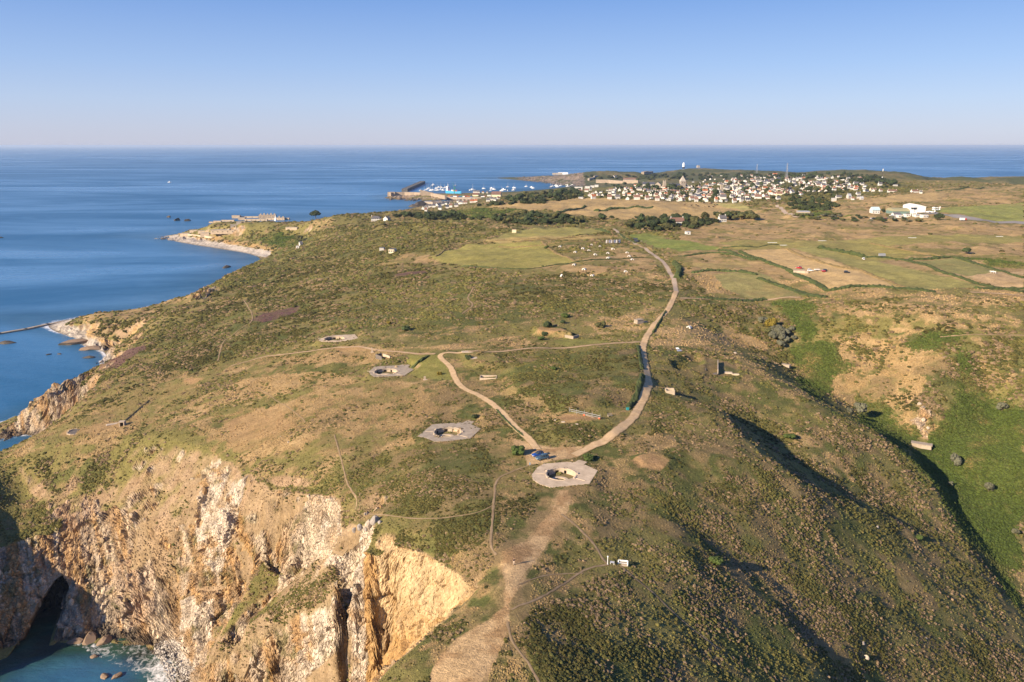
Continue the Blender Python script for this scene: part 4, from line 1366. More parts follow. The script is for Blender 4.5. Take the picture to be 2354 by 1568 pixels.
# ---- gun emplacements
EL = ['pale concrete gun emplacement with octagonal apron beside the parked cars', 'grey octagonal gun emplacement with round pit in the golden grass',
      'gun emplacement beside the mown lawn and the track bend', 'farthest gun emplacement above the shingle coast, ringed by heath']
for ei, e in enumerate(EMPL):
    cx, cy = e['c']
    z, r = e['z'], e['r']
    slabm = (CONC, CONC2, CONC2, CONC)[ei]
    t = thing('gun_emplacement', (cx, cy, z), 0, EL[ei], 'gun emplacement')
    poly = [(p[0] - cx, p[1] - cy) for p in e['poly']]
    if sum(poly[i][0] * poly[(i + 1) % len(poly)][1] - poly[(i + 1) % len(poly)][0] * poly[i][1] for i in range(len(poly))) < 0:
        poly.reverse()
    NP = 40
    ring = [(math.cos(6.2832 * k / NP) * r, math.sin(6.2832 * k / NP) * r) for k in range(NP)]
    bm = bmesh.new()
    ov = [bm.verts.new((p[0], p[1], 0)) for p in poly]
    iv = [bm.verts.new((p[0], p[1], 0)) for p in ring]
    es = [bm.edges.new((ov[i], ov[(i + 1) % len(ov)])) for i in range(len(ov))] + [bm.edges.new((iv[i], iv[(i + 1) % NP])) for i in range(NP)]
    bmesh.ops.triangle_fill(bm, use_beauty=True, edges=es)
    ex = bmesh.ops.extrude_face_region(bm, geom=bm.faces[:])
    for v in ex['geom']:
        if isinstance(v, bmesh.types.BMVert):
            v.co.z -= .55
    bmesh.ops.recalc_face_normals(bm, faces=bm.faces)
    me = bpy.data.meshes.new('platform')
    bm.to_mesh(me)
    bm.free()
    me.materials.append(slabm)
    part('platform', me, t)
    depth = 1.55
    # back wall in segments, gaps are the ammunition recesses
    gaps = [(95, 112), (66, 76), (140, 152), (-8, 8), (205, 222)]
    wm = MB()
    NW = 72
    for k in range(NW):
        a0, a1 = 360 * k / NW, 360 * (k + 1) / NW
        mid = ((a0 + a1) / 2 + 180) % 360 - 180
        if any(g0 <= mid <= g1 or g0 <= mid + 360 <= g1 for g0, g1 in gaps):
            if wm.v:
                wm.obj('pit_wall', (CONC3, CONC3, CONC3, CONC)[ei], t)
                wm = MB()
            continue
        c0, s0, c1, s1 = math.cos(R(a0)), math.sin(R(a0)), math.cos(R(a1)), math.sin(R(a1))
        wm.add([(c0 * r, s0 * r, -depth), (c1 * r, s1 * r, -depth), (c1 * r, s1 * r, .12), (c0 * r, s0 * r, .12), (c0 * (r + .3), s0 * (r + .3), .12), (c1 * (r + .3), s1 * (r + .3), .12), (c1 * (r + .3), s1 * (r + .3), -depth), (c0 * (r + .3), s0 * (r + .3), -depth)],
               [(0, 1, 2, 3), (3, 2, 5, 4), (4, 5, 6, 7), (0, 3, 4, 7), (1, 6, 5, 2)])
    if wm.v:
        wm.obj('pit_wall', (CONC3, CONC3, CONC3, CONC)[ei], t)
    for g0, g1 in gaps[:3]:
        a = R((g0 + g1) / 2)
        wd = 2 * r * math.sin(R(g1 - g0) / 2)
        nb = MB()
        # recess: back and two cheeks, coloured dark for the shade inside
        nb.box((r + 1.25, 0, -depth / 2), (.12, wd, depth), 0).box((r + .65, wd / 2 + .05, -depth / 2), (1.2, .1, depth), 0).box((r + .65, -wd / 2 - .05, -depth / 2), (1.2, .1, depth), 0)
        nb.obj('recess', DARKC, t, loc=(0, 0, 0), rz=a)
    if ei == 1:
        MB().box((r + .5, 0, -.75), (.12, 1.2, .9)).obj('steel_door', RUST, t, loc=(0, 0, 0), rz=R(103))
    MB().lathe([(.01, -depth), (r + .25, -depth), (r + .25, -depth + .04), (.01, -depth + .1)], 32).obj('pit_floor', SOIL, t)
    k_ = .62
    ro, ri = r * k_, r * k_ * .62
    off = (-.1 * r, -.28 * r)
    g = MB()
    prof = [(ri, .1), (ri, .32), (ro, .3), (ro, .1)]
    n = 36
    vs, fs = [], []
    for rr, zz in prof:
        vs += [(off[0] + math.cos(6.2832 * q / n) * rr, off[1] + math.sin(6.2832 * q / n) * rr, -depth + zz) for q in range(n)]
    for i in range(3):
        fs += [(i * n + q, i * n + (q + 1) % n, (i + 1) * n + (q + 1) % n, (i + 1) * n + q) for q in range(n)]
    g.add(vs, fs).obj('gun_ring', CONC, t)
    # raised joint strips on the apron
    for a, l0, l1 in ((R(-36), r * 1.08, r * 1.9), (R(176), r * 1.1, r * 1.7)):
        MB().box(((l0 + l1) / 2, 0, .06), (l1 - l0, .28, .14)).obj('joint_strip', CONC3, t, loc=(0, 0, 0), rz=a)
    for a in (R(3), R(210), R(150), R(-38)):
        MB().box((r + .35, 0, .16), (.5, .8, .3)).obj('parapet_stub', CONC3, t, loc=(0, 0, 0), rz=a)
    # weeds rooted in the pit
    wr = random.Random(ei)
    for q in range(11):
        a = wr.uniform(0, 6.28)
        d = wr.uniform(.72, .95) * r
        wmsh = clump_mesh('weed', 500 + ei * 20 + q, lobes=3, flat=.8, sub=1, spike=.45)
        wmsh.materials.append(mat('pit_weeds', (.17, .15, .05), .9, .4, 3.0, col2=(.10, .11, .03)))
        s_ = wr.uniform(.35, .75)
        part('weed', wmsh, t, (math.cos(a) * d, math.sin(a) * d, -depth), 0, (s_, s_, s_))
    AVOIDC.append((cx, cy, r * 1.75))

# ---- cars
def car_meshes(L_, W_, H_, body, roof, hood):
    """hatchback / estate lofted along its length"""
    secs = []
    x0, x1 = -L_ / 2, L_ / 2
    for x, zl, zh, w in ((x0, .38, .62, .80), (x0 + .08, .26, .80, .92), (x0 + .5, .22, .90, 1), (0, .22, .92, 1), (x1 - 1.25, .22, .90, 1), (x1 - .45, .24, .80, .97), (x1 - .06, .3, .66, .88), (x1, .4, .56, .78)):
        hw = W_ / 2 * w
        secs.append([(x, -hw * .94, zl), (x, -hw, (zl + zh) / 2), (x, -hw * .95, zh), (x, -hw * .6, zh + .02), (x, hw * .6, zh + .02), (x, hw * .95, zh), (x, hw, (zl + zh) / 2), (x, hw * .94, zl)])
    b = MB().loft(secs).mesh('body', body, smooth=True)
    gz = .9
    cab = []
    for x, zt, w in ((x0 + .12, gz + .02, .86), (x0 + .42, H_ - .08, .74), (x0 + 1.0, H_, .74), (x1 - 1.95, H_ - .02, .74), (x1 - 1.15, gz + .03, .84)):
        hw = W_ / 2 * w
        cab.append([(x, -W_ / 2 * .9, gz - .03), (x, -hw, zt - .03), (x, -hw * .8, zt), (x, hw * .8, zt), (x, hw, zt - .03), (x, W_ / 2 * .9, gz - .03)])
    c = MB().loft(cab).mesh('cabin_glass', GLASS, smooth=True)
    rf = MB().loft([[(x, -W_ / 2 * .70, z), (x, -W_ / 2 * .5, z + .05), (x, W_ / 2 * .5, z + .05), (x, W_ / 2 * .70, z), (x, 0, z - .03)] for x, z in ((x0 + .36, H_ - .13), (x0 + .6, H_ - .02), (x0 + 1.0, H_), (x1 - 2.0, H_ - .01), (x1 - 1.75, H_ - .1))]).mesh('roof', roof, smooth=True)
    pl = [MB().tube((px - .1 * (px > 0), s_ * W_ / 2 * .89, gz - .04), (px, s_ * W_ / 2 * .745, H_ - .04), .05, 5).mesh('pillar', body) for px in (x0 + .62, x0 + 1.35, x1 - 1.9) for s_ in (-1, 1)]
    return [('body', b), ('cabin_glass', c), ('roof', rf)] + [('pillar', q) for q in pl]


WHEEL = MB().tube((0, -.1, 0), (0, .1, 0), .31, 16).mesh('tyre', BLACK)
RIM = MB().tube((0, -.11, 0), (0, .11, 0), .18, 10).mesh('rim', STEEL)
LAMP = MB().box((0, 0, 0), (.1, .34, .16)).mesh('headlight', mat('lamp_glass', (.7, .7, .7), .2, .05, 2.0))
TAIL = MB().box((0, 0, 0), (.08, .2, .24)).mesh('tail_light', mat('red_lens', (.35, .02, .02), .3, .1, 2.0))
PLATE = MB().box((0, 0, 0), (.03, .5, .12)).mesh('number_plate', WHITE)


def car(loc, rz, label, body, roof, L_=3.9, W_=1.68, H_=1.48, group=None, name='parked_car', simple=False):
    t = thing(name, loc, rz, label, 'car', group)
    ms = car_meshes(L_, W_, H_, body, roof, body)
    for k, me in ms:
        part(k, me, t)
    for x in (-L_ / 2 + .72, L_ / 2 - .78):
        for s_ in (-1, 1):
            w = part('wheel', WHEEL, t, (x, s_ * (W_ / 2 - .08), .31))
            if not simple:
                part('rim', RIM, w)
    for s_ in (-1, 1):
        part('headlight', LAMP, t, (L_ / 2 - .1, s_ * W_ * .34, .62))
        part('tail_light', TAIL, t, (-L_ / 2 + .06, s_ * W_ * .4, .7))
    part('number_plate', PLATE, t, (L_ / 2 - .01, 0, .42))
    AVOIDC.append((loc[0], loc[1], L_ * .6))
    return t


def paint(name, c, rough=.25):
    m = mat(name, c, rough, .06, 1.0, spec=.5)
    m.node_tree.nodes['Principled BSDF'].inputs['Coat Weight'].default_value = .5
    return m


BLUE1, BLUE2 = paint('bright_blue_paint', (.012, .06, .27)), paint('slate_blue_paint', (.05, .095, .135))
DARKTOP = mat('black_soft_top', (.03, .035, .06), .7, .2, 3.0)
h1, c1 = heading(_a(672, 592), _a(512, 628))
car((c1.x, c1.y, float(hz(c1.x, c1.y)) + .02), h1, 'bright blue hatchback with dark soft top on the gravel turning area', BLUE1, DARKTOP, 3.7, 1.62, 1.45)
h2, c2 = heading(_a(775, 668), _a(610, 700))
car((c2.x, c2.y, float(hz(c2.x, c2.y)) + .02), h2, 'slate blue hatchback parked nearest the gun emplacement', BLUE2, BLUE2, 4.0, 1.7, 1.5)

# ---- person walking on the path: one skinned body, clothes over it
def skin_body(name, verts, edges, radii, material, parent, root=0, sub=2):
    me = bpy.data.meshes.new(name)
    me.from_pydata(verts, edges, [])
    o = link(name, me, material, parent)
    md = o.modifiers.new('skin', 'SKIN')
    for i, r_ in enumerate(radii):
        sv = me.skin_vertices[0].data[i]
        sv.radius = (r_ if isinstance(r_, tuple) else (r_, r_))
        sv.use_root = (i == root)
    s_ = o.modifiers.new('sub', 'SUBSURF')
    s_.levels = s_.render_levels = sub
    return o


hp, _ = heading((1181, 1302), (1168, 1330))
gp = G(1181, 1299)
per = thing('person', (gp.x, gp.y, gp.z), hp - math.pi / 2, 'person in black top and pale trousers standing on the bare earth path', 'person')
SKIN_ = mat('skin', (.45, .27, .19), .6, .1, 4.0)
J = [(0, 0, .95), (0, 0, 1.12), (0, .01, 1.35), (0, .02, 1.48), (0, .03, 1.58), (0, .04, 1.68), (0, .03, 1.76),
     (.10, 0, .90), (.11, .10, .50), (.11, .04, .09), (.11, .17, .04), (-.10, 0, .90), (-.11, -.06, .50), (-.11, -.20, .10), (-.11, -.08, .04),
     (.19, .01, 1.42), (.27, -.02, 1.16), (.22, .16, 1.05), (.14, .24, 1.09), (-.19, .01, 1.42), (-.27, -.02, 1.16), (-.22, .14, 1.02), (-.13, .24, 1.06)]
E_ = [(0, 1), (1, 2), (2, 3), (3, 4), (4, 5), (5, 6), (0, 7), (7, 8), (8, 9), (9, 10), (0, 11), (11, 12), (12, 13), (13, 14), (2, 15), (15, 16), (16, 17), (17, 18), (2, 19), (19, 20), (20, 21), (21, 22)]
RR = [(.15, .11), (.14, .10), (.17, .11), .07, .065, (.085, .1), (.07, .085), .085, .062, .045, .04, .085, .062, .045, .04, .06, .045, .036, .035, .06, .045, .036, .035]
skin_body('body', J, E_, RR, SKIN_, per)
skin_body('shirt', [J[0], J[1], J[2], (0, .02, 1.45), J[15], J[16], J[19], J[20]], [(0, 1), (1, 2), (2, 3), (2, 4), (4, 5), (2, 6), (6, 7)], [(.165, .125), (.155, .115), (.185, .125), .085, .075, .06, .075, .06], mat('black_cotton', (.015, .015, .018), .9, .2, 4.0), per)
skin_body('trousers', [(0, 0, .98), J[7], J[8], J[9], J[11], J[12], J[13]], [(0, 1), (1, 2), (2, 3), (0, 4), (4, 5), (5, 6)], [(.165, .125), .105, .08, .065, .105, .08, .065], mat('pale_cotton', (.55, .45, .34), .9, .1, 4.0), per)
MB().lathe([(.02, .12), (.08, .1), (.105, .04), (.1, -.03), (.06, -.06)], 12, (0, .02, 1.72)).obj('hair', mat('dark_hair', (.05, .03, .02), .7, .2, 5.0), per, True)
for s_, y_ in ((1, .07), (-1, -.17)):
    MB().box((s_ * .11, y_ + .02, .05), (.1, .27, .1), 0, 0, .8).obj('shoe', BLACK, per)

# ---- white bench with scrolled ends, white post, small board
zb = zf(1900, 2150, 3.363)
hb, cb = heading(zb(1945, 352), zb(2035, 378))
cb = Vector((cb.x, cb.y, float(hz(cb.x, cb.y))))
t = thing('bench', cb, hb, 'white bench with rounded ends facing the sea beside the white post', 'bench')
MB().box((0, -.1, .02), (2.3, 1.2, .1)).obj('pad', CONC3, t)
for s_ in (-1, 1):
    e = MB()
    pr = [(-.42, .07), (-.42, .55), (-.3, .75), (-.1, .9), (.12, .98), (.3, .9), (.36, .6), (.38, .07)]
    e.add([(s_ * 1.05 - .09, p[0], p[1]) for p in pr] + [(s_ * 1.05 + .09, p[0], p[1]) for p in pr], [tuple(range(7, -1, -1)), tuple(range(8, 16))] + [(i, (i + 1) % 8, 8 + (i + 1) % 8, 8 + i) for i in range(8)])
    e.obj('end_panel', WHITE, t)
for i in range(4):
    MB().box((0, -.28 + i * .13, .47), (2.0, .11, .05)).obj('seat_slat', WHITE if i == 0 else WOOD, t)
for i in range(2):
    MB().box((0, .24 + i * .04, .68 + i * .2), (2.0, .06, .15)).obj('back_slat', WHITE, t)
AVOIDC.append((cb.x, cb.y, 1.6))
gp = G(*zb(1784, 364))
t = thing('marker_post', gp, 0, 'slim white post with a round cap where the footpaths meet', 'post')
MB().lathe([(.17, 0), (.17, .1), (.08, .14), (.075, 1.75), (.13, 1.78), (.13, 1.84)], 10).obj('shaft', WHITE, t)
MB().lathe([(.02, -.16), (.13, -.1), (.17, 0), (.13, .1), (.02, .16)], 10, (0, 0, 1.96)).obj('cap', WHITE, t)
AVOIDC.append((gp.x, gp.y, 1.2))
gp = G(*zb(1845, 368))
t = thing('information_board', gp, R(-20), 'low pale lectern board between the white post and the bench', 'sign')
for s_ in (-1, 1):
    MB().box((s_ * .4, 0, .3), (.08, .08, .6)).obj('leg', WHITE, t)
MB().add([(-.5, -.2, .5), (.5, -.2, .5), (.5, .22, .72), (-.5, .22, .72), (-.5, -.2, .56), (.5, -.2, .56), (.5, .22, .78), (-.5, .22, .78)], [(0, 3, 2, 1), (4, 5, 6, 7), (0, 1, 5, 4), (1, 2, 6, 5), (2, 3, 7, 6), (3, 0, 4, 7)]).obj('panel', STEEL, t)
gp = G(*_a(402, 850))
t = thing('litter_bin', gp, 0, 'grey-blue box on a short post beside the narrow path below the cars', 'bin')
MB().box((0, 0, .3), (.09, .09, .6)).obj('post', WOOD, t)
MB().box((0, 0, .85), (.4, .32, .55)).obj('box', mat('grey_blue_plastic', (.2, .28, .33), .5, .1, 2.0), t)
gp = G(1393, 984 - 66)
# picnic bench and teal bin on the strawy verge
zc = zf(2100, 1560, 3.92)
gp = G(*zc(1332, 418))
t = thing('picnic_bench', gp, R(25), 'weathered timber bench on the strawy grass beside the road', 'bench')
for i in range(3):
    MB().box((0, -.2 + i * .17, .45), (1.7, .15, .05)).obj('seat_slat', WOOD, t)
for i in range(2):
    MB().box((0, .38, .7 + i * .2), (1.7, .05, .15)).obj('back_slat', WOOD, t)
for s_ in (-1, 1):
    MB().box((s_ * .7, .08, .22), (.1, .6, .44)).box((s_ * .7, .38, .6), (.1, .08, .6)).obj('leg', WOOD, t)
AVOIDC.append((gp.x, gp.y, 1.6))
gp = G(*zc(1608, 316))
t = thing('salt_bin', gp, R(10), 'small teal plastic bin at the gorse edge by the road', 'bin')
MB().box((0, 0, .35), (.9, .6, .7), 0, 0, .92).obj('tub', mat('teal_plastic', (.03, .25, .26), .5, .1, 2.0), t)
MB().loft([[(x, -.33, .7), (x, -.2, .86), (x, .2, .86), (x, .33, .7)] for x in (-.48, .48)]).obj('lid', mat('teal_plastic', (.03, .25, .26)), t)

# ---- scaffold railing along the bare bunker roof
a, b = G(*zc(690, 352)), G(*zc(1178, 462))
hr = math.atan2(b.y - a.y, b.x - a.x)
Lr = (b - a).length
t = thing('scaffold_railing', a, hr, 'scaffold-tube safety railing along the edge of the bare bunker roof', 'railing')
for i in range(5):
    x = .1 + (Lr - .2) * i / 4
    zt = float(hz(a.x + math.cos(hr) * x, a.y + math.sin(hr) * x)) - a.z
    MB().tube((x, 0, zt - .2), (x, 0, zt + 1.9), .05).obj('post', STEEL, t)
for zz in (.45, 1.05):
    MB().tube((0, .07, zz + .1), (Lr, .07, zz + .1 + b.z - a.z), .05).obj('rail', STEEL, t)
MB().box((Lr * .76, -.25, .25 + (b.z - a.z) * .76), (Lr * .42, .28, .08)).obj('scaffold_board', CONC3, t)
for x in (Lr * .5, Lr * .98):
    MB().box((x, -.1, .3 + (b.z - a.z) * x / Lr), (.7, .35, .35)).obj('barrier_foot', ORANGE, t)
for i, (px, py, w) in enumerate(((486, 483, 1.3), (600, 508, 1.3), (812, 543, .9))):
    g_ = G(*zc(px, py))
    tag(MB().box((0, 0, .1), (w, .8, .3), 0, 0, .9).obj('concrete_block', CONC3, None, loc=g_, rz=R(-15 + 9 * i)), ['pale concrete block at the left corner of the railed bunker roof', 'pale concrete block midway along the front of the railed bunker roof', 'smallest concrete block in front of the railed bunker roof'][i], 'concrete block', 'concrete blocks round the railed roof')

# ---- roofless concrete rooms and ruins
zd = zf(2550, 1300, 3.92)
ze = zf(1300, 900, 1.6814)


def open_room(name, uvl, uvr, depth, h, label, m, wall=.25):
    a, b = G(*uvl), G(*uvr)
    rz = R(-4)
    w = abs(b.x - a.x)
    t = thing(name, (a.x, a.y, min(a.z, b.z) - .25), rz, label, 'ruin')
    MB().box((w / 2, wall / 2, h / 2), (w, wall, h)).obj('wall', m, t)
    MB().box((w / 2, depth - wall / 2, h / 2 + .08), (w, wall, h + .16)).obj('wall', m, t)
    MB().box((wall / 2, depth / 2, h / 2 + .04), (wall, depth - 2 * wall - .01, h + .08)).obj('wall', m, t)
    MB().box((w - wall / 2, depth / 2, h / 2 + .04), (wall, depth - 2 * wall - .01, h + .08)).obj('wall', m, t)
    MB().box((w / 2, depth / 2, .1), (w - 2 * wall - .01, depth - 2 * wall - .01, .2)).obj('floor', SOIL, t)
    c = a + Vector((math.cos(rz) * w / 2 - math.sin(rz) * depth / 2, math.sin(rz) * w / 2 + math.cos(rz) * depth / 2, 0))
    AVOIDC.append((c.x, c.y, max(w, depth) * .62))
    return t


open_room('roofless_hut', zd(446, 1066), zd(562, 1072), 3.2, 2.0, 'square roofless sand-coloured concrete hut right of the gravel road', CONC3)
open_room('sunken_tank', ze(1040, 1046), ze(1152, 1034), 3.6, 1.3, 'sunken open concrete tank half hidden by gorse between the tracks', CONC3)
a, b = G(*zd(1075, 725)), G(*zd(1300, 745))
rz = R(-14)
w = 4.6
t = thing('ruined_building', (a.x, a.y, min(a.z, b.z)), rz, 'ruin with dark floor slab and one long thin standing wall', 'ruin')
MB().box((w / 2, 9, .05), (w, 18, .25)).obj('floor_slab', DARKC, t)
MB().box((w + .2, 8.5, 1.0), (.35, 16, 2.2)).obj('wall', CONC2, t)
MB().box((-.2, 5, .8), (.4, 9, 1.6)).obj('wall', DARKC, t)
rr = random.Random(5)
for q in range(16):
    MB().box((rr.uniform(.5, w - .5), rr.uniform(10, 17), .3), (rr.uniform(.3, 1.1), rr.uniform(.3, .9), .35), rr.uniform(0, 3)).obj('rubble', CONC if q % 2 else WHITE, t)
cc = (a + b) / 2
AVOIDC.append((cc.x - math.sin(rz) * 9, cc.y + math.cos(rz) * 9, 11))
for (px, py, ww, dd, lb) in ((1420, 760, 3.6, 1.6, 'pale broken slab lying in front of the ruin wall'), (1535, 785, 3.2, 1.1, 'flat grey slab farthest right of the ruin wall')):
    g_ = G(*zd(px, py))
    tag(MB().box((0, 0, .25), (ww, dd, .6), 0, 0, .94).obj('concrete_slab', CONC3 if ww > 3.4 else CONC, None, loc=g_, rz=R(-12)), lb, 'concrete slab')
    AVOIDC.append((g_.x, g_.y, 2))
for (px, py, ww, lb, m_) in ((655, 425, 2.2, 'grey corrugated sheet lying in gorse above the ruin', STEEL), (628, 392, 1.4, 'white rag of sheeting on the gorse above the ruin', WHITE), (1532, 460, 1.2, 'small pale stone block on the slope right of the ruin', CONC3)):
    g_ = G(*zd(px, py))
    tag(MB().loft([[(-ww / 2 + ww * i / 4, -.6, .5 + .08 * (i % 2)), (-ww / 2 + ww * i / 4, .6, .9 + .08 * (i % 2)), (-ww / 2 + ww * i / 4, .6, .82 + .08 * (i % 2)), (-ww / 2 + ww * i / 4, -.6, .42 + .08 * (i % 2))] for i in range(5)]).obj('scrap_sheet' if m_ != CONC3 else 'stone_block', m_, None, loc=g_, rz=.3), lb, 'scrap' if m_ != CONC3 else 'stone')
# bunker with bare earth roof
a, b, c = G(*ze(1640, 762)), G(*ze(1680, 772)), G(*ze(1580, 715))
t = thing('earth_roofed_bunker', G(1308, 778), R(-40), 'concrete retaining wall of the bunker under the bare earth roof', 'bunker')
MB().box((0, 0, .5), (5.0, .4, 1.8)).obj('retaining_wall', CONC2, t)
MB().box((2.3, 2.4, .5), (.4, 4.4, 1.8)).obj('wing_wall', CONC2, t)
# slabs and blocks along the track
for (uv, s3, rz_, nm_, lb, ct) in (((1080, 808.5), (7.5, 3.2, .2), .1, 'concrete_bridge_slab', 'pale concrete slab across the track at the fork', 'slab'), ((1090, 823), (5, 2.6, .25), .2, 'concrete_slab', 'flat concrete slab just below the track fork', 'slab'),
                                   (_c(1965, 940), (1.7, 1.1, .25), .3, 'concrete_slab', 'tiny slab at the foot of the upright stone by the lawn', 'slab'), (_c(1957, 928), (.8, .5, 1.2), .3, 'standing_stone', 'small upright stone at the corner of the mown lawn', 'stone'),
                                   (ze(2110, 660), (4.0, 3.0, 1.9), .5, 'concrete_bunker', 'small rough concrete bunker beside the road bend', 'bunker'), ((1482, 741), (2.5, 1.2, .7), .2, 'concrete_bench_block', 'low concrete block on the verge left of the road bend', 'concrete block'),
                                   (zd(2330, 660), (4.0, 2.0, 1.4), -.7, 'concrete_culvert', 'grey concrete culvert head in the shaded valley bottom', 'culvert'), ((2117, 1028), (8, 3.2, 1.8), -.5, 'stone_cistern', 'long grey stone cistern at the foot of the green slope', 'cistern'),
                                   ((560, 672), (0, 0, 0), 0, '', '', '')):
    if not nm_:
        continue
    g_ = G(*uv)
    o = MB()
    o.box((0, 0, s3[2] / 2 - .1), s3, 0, 0, .95)
    if s3[2] > 1.3:
        o.box((0, 0, s3[2] - .02), (s3[0] * 1.06, s3[1] * 1.06, .22))
    tag(o.obj(nm_, CONC if s3[2] < 1.3 else CONC2, None, loc=g_, rz=rz_), lb, ct)
    AVOIDC.append((g_.x, g_.y, max(s3) * .6))
# cairn-like pillar beside the track, with trench walls
g_ = G(*_c(1135, 515))
t = thing('concrete_pillar', g_, .2, 'pale leaning concrete pillar beside the track, casting a long shadow', 'pillar')
MB().box((0, 0, .2), (1.7, .9, .5), 0, 0, .9).obj('base', CONC3, t)
MB().loft([[(-.4, -.25, .4), (.4, -.25, .4), (.4, .25, .4), (-.4, .25, .4)], [(-.42, -.2, 1.7), (.1, -.2, 1.7), (.1, .2, 1.7), (-.42, .2, 1.7)], [(-.4, -.15, 2.5), (-.1, -.15, 2.5), (-.1, .15, 2.5), (-.4, .15, 2.5)]]).obj('shaft', CONC3, t)
t = thing('bunker_entrance', G(*_c(1240, 620)), R(-50), 'dark bunker entrance passage with concrete walls below the track', 'bunker')
MB().box((0, .0, .8), (5.5, .4, 2.2)).obj('wall', DARKC, t)
MB().box((1.5, 3.2, .9), (6, .5, 2.0)).obj('wall', CONC3, t)
MB().box((-2.6, 1.7, .8), (.4, 2.6, 2.2)).obj('doorway_wall', DARKC, t)
# searchlight post at the cliff edge: slab, trench doorway, walls
g_ = G(282, 978)
t = thing('trench_doorway', g_, R(10), 'dark doorway in a dug trench above the cliff edge', 'doorway')
for s_ in (-1, 1):
    MB().box((s_ * .9, 0, .2), (.35, 3.0, 3.2)).obj('jamb', CONC, t)
MB().box((0, -.3, 1.95), (2.3, 2.2, .3)).obj('lintel', CONC3, t)
MB().box((0, 1.2, .2), (1.44, .3, 3.1)).obj('recess', BLACK, t)  # black slab stands for the shade behind the doorway
AVOIDC.append((g_.x, g_.y, 3))
for i in range(8):
    a, b = (290 + i * 7, 968 - i * 6), (297 + i * 7, 962 - i * 6)
    p, q = G(*a), G(*b)
    if i == 0:
        tw = thing('trench', p, 0, 'stone-lined trench running uphill from the dark doorway', 'trench')
    for s_ in (-.9, .9):
        n_ = Vector((-(q - p).y, (q - p).x, 0)).normalized() * s_
        MB().tube(p + n_ - tw.location, q + n_ - tw.location, .28, 5).obj('bank', SOIL, tw)
    MB().box(tuple((p + q) / 2 - tw.location + Vector((0, 0, .0))), ((q - p).length, 1.3, .16), math.atan2((q - p).y, (q - p).x)).obj('trench_bed', BLACK, tw)  # bed coloured black for the shade between the banks
g_ = G(175, 993)
t = thing('ruined_gun_pit', g_, R(8), 'broken pale ring of a ruined gun pit on the sea slope', 'ruin')
for k in range(16):
    a = k / 16 * 6.283
    if k in (3, 4, 9):
        continue
    MB().box((math.cos(a) * 3.6, math.sin(a) * 3.6, .1), (.5, 1.2, random.uniform(.3, .9)), a).obj('wall_block', CONC, t)
MB().lathe([(.05, -.05), (3.3, -.05), (3.3, .06), (.05, .1)], 20).obj('floor', DARKC, t)
MB().box((5.5, 1.5, .05), (4.5, 2.2, .3), .2).obj('slab', CONC, t)
g_ = G(262, 975)
tag(MB().box((0, 0, .1), (6.5, 2.0, .3), 0, 0, .95).obj('concrete_slab', CONC3, None, loc=g_, rz=R(30)), 'pale concrete slab leading to the dark trench doorway', 'slab')

# ------------------------------------------------------------------ rocks, boulders and sea stacks
ROCKG = mat('grey_rock', (.30, .265, .23), .95, .3, .8, .12, bscale=2.0)
ROCKP = mat('pale_rock', (.42, .35, .27), .95, .25, .8, .1, bscale=2.0)
ROCKD = mat('dark_sea_rock', (.085, .072, .06), .9, .35, .4, .15, bscale=1.2)
ROCKT = mat('tawny_sea_rock', (.24, .17, .115), .95, .35, .15, .3, bscale=.5)


def rock_mesh(name, seed, sx=1, sy=1, sz=1, sub=2, cut=-.25, rough=.35):
    r_ = random.Random(seed)
    bm = bmesh.new()
    bmesh.ops.create_icosphere(bm, subdivisions=sub, radius=1)
    pl = [(Vector((r_.uniform(-1, 1), r_.uniform(-1, 1), r_.uniform(-.6, 1))).normalized(), r_.uniform(.55, .95)) for _ in range(11)]
    for v in bm.verts:
        for n, d in pl:                        # chop flat faces
            k = v.co.dot(n)
            if k > d:
                v.co -= n * (k - d)
        v.co *= 1 + r_.uniform(-.05, .05)
        v.co.x *= sx
        v.co.y *= sy
        v.co.z *= sz
    me = bpy.data.meshes.new(name)
    bm.to_mesh(me)
    bm.free()
    return me


def rock_at(uv, size, label, m, seed, shape=(1, 1, .7), rz=0, sink=.25, z=None, group=None, name='rock'):
    g_ = G(*uv) if z is None else Vector(P(*uv, z))
    me = rock_mesh(name, seed, *shape)
    me.materials.append(m)
    o = link(name, me)
    o.location = (g_.x, g_.y, g_.z + size * shape[2] * (1 - sink) - size * shape[2] * .5)
    o.scale = (size,) * 3
    o.rotation_euler = (0, 0, rz)
    tag(o, label, 'rock', group)
    AVOIDC.append((g_.x, g_.y, size))
    return o


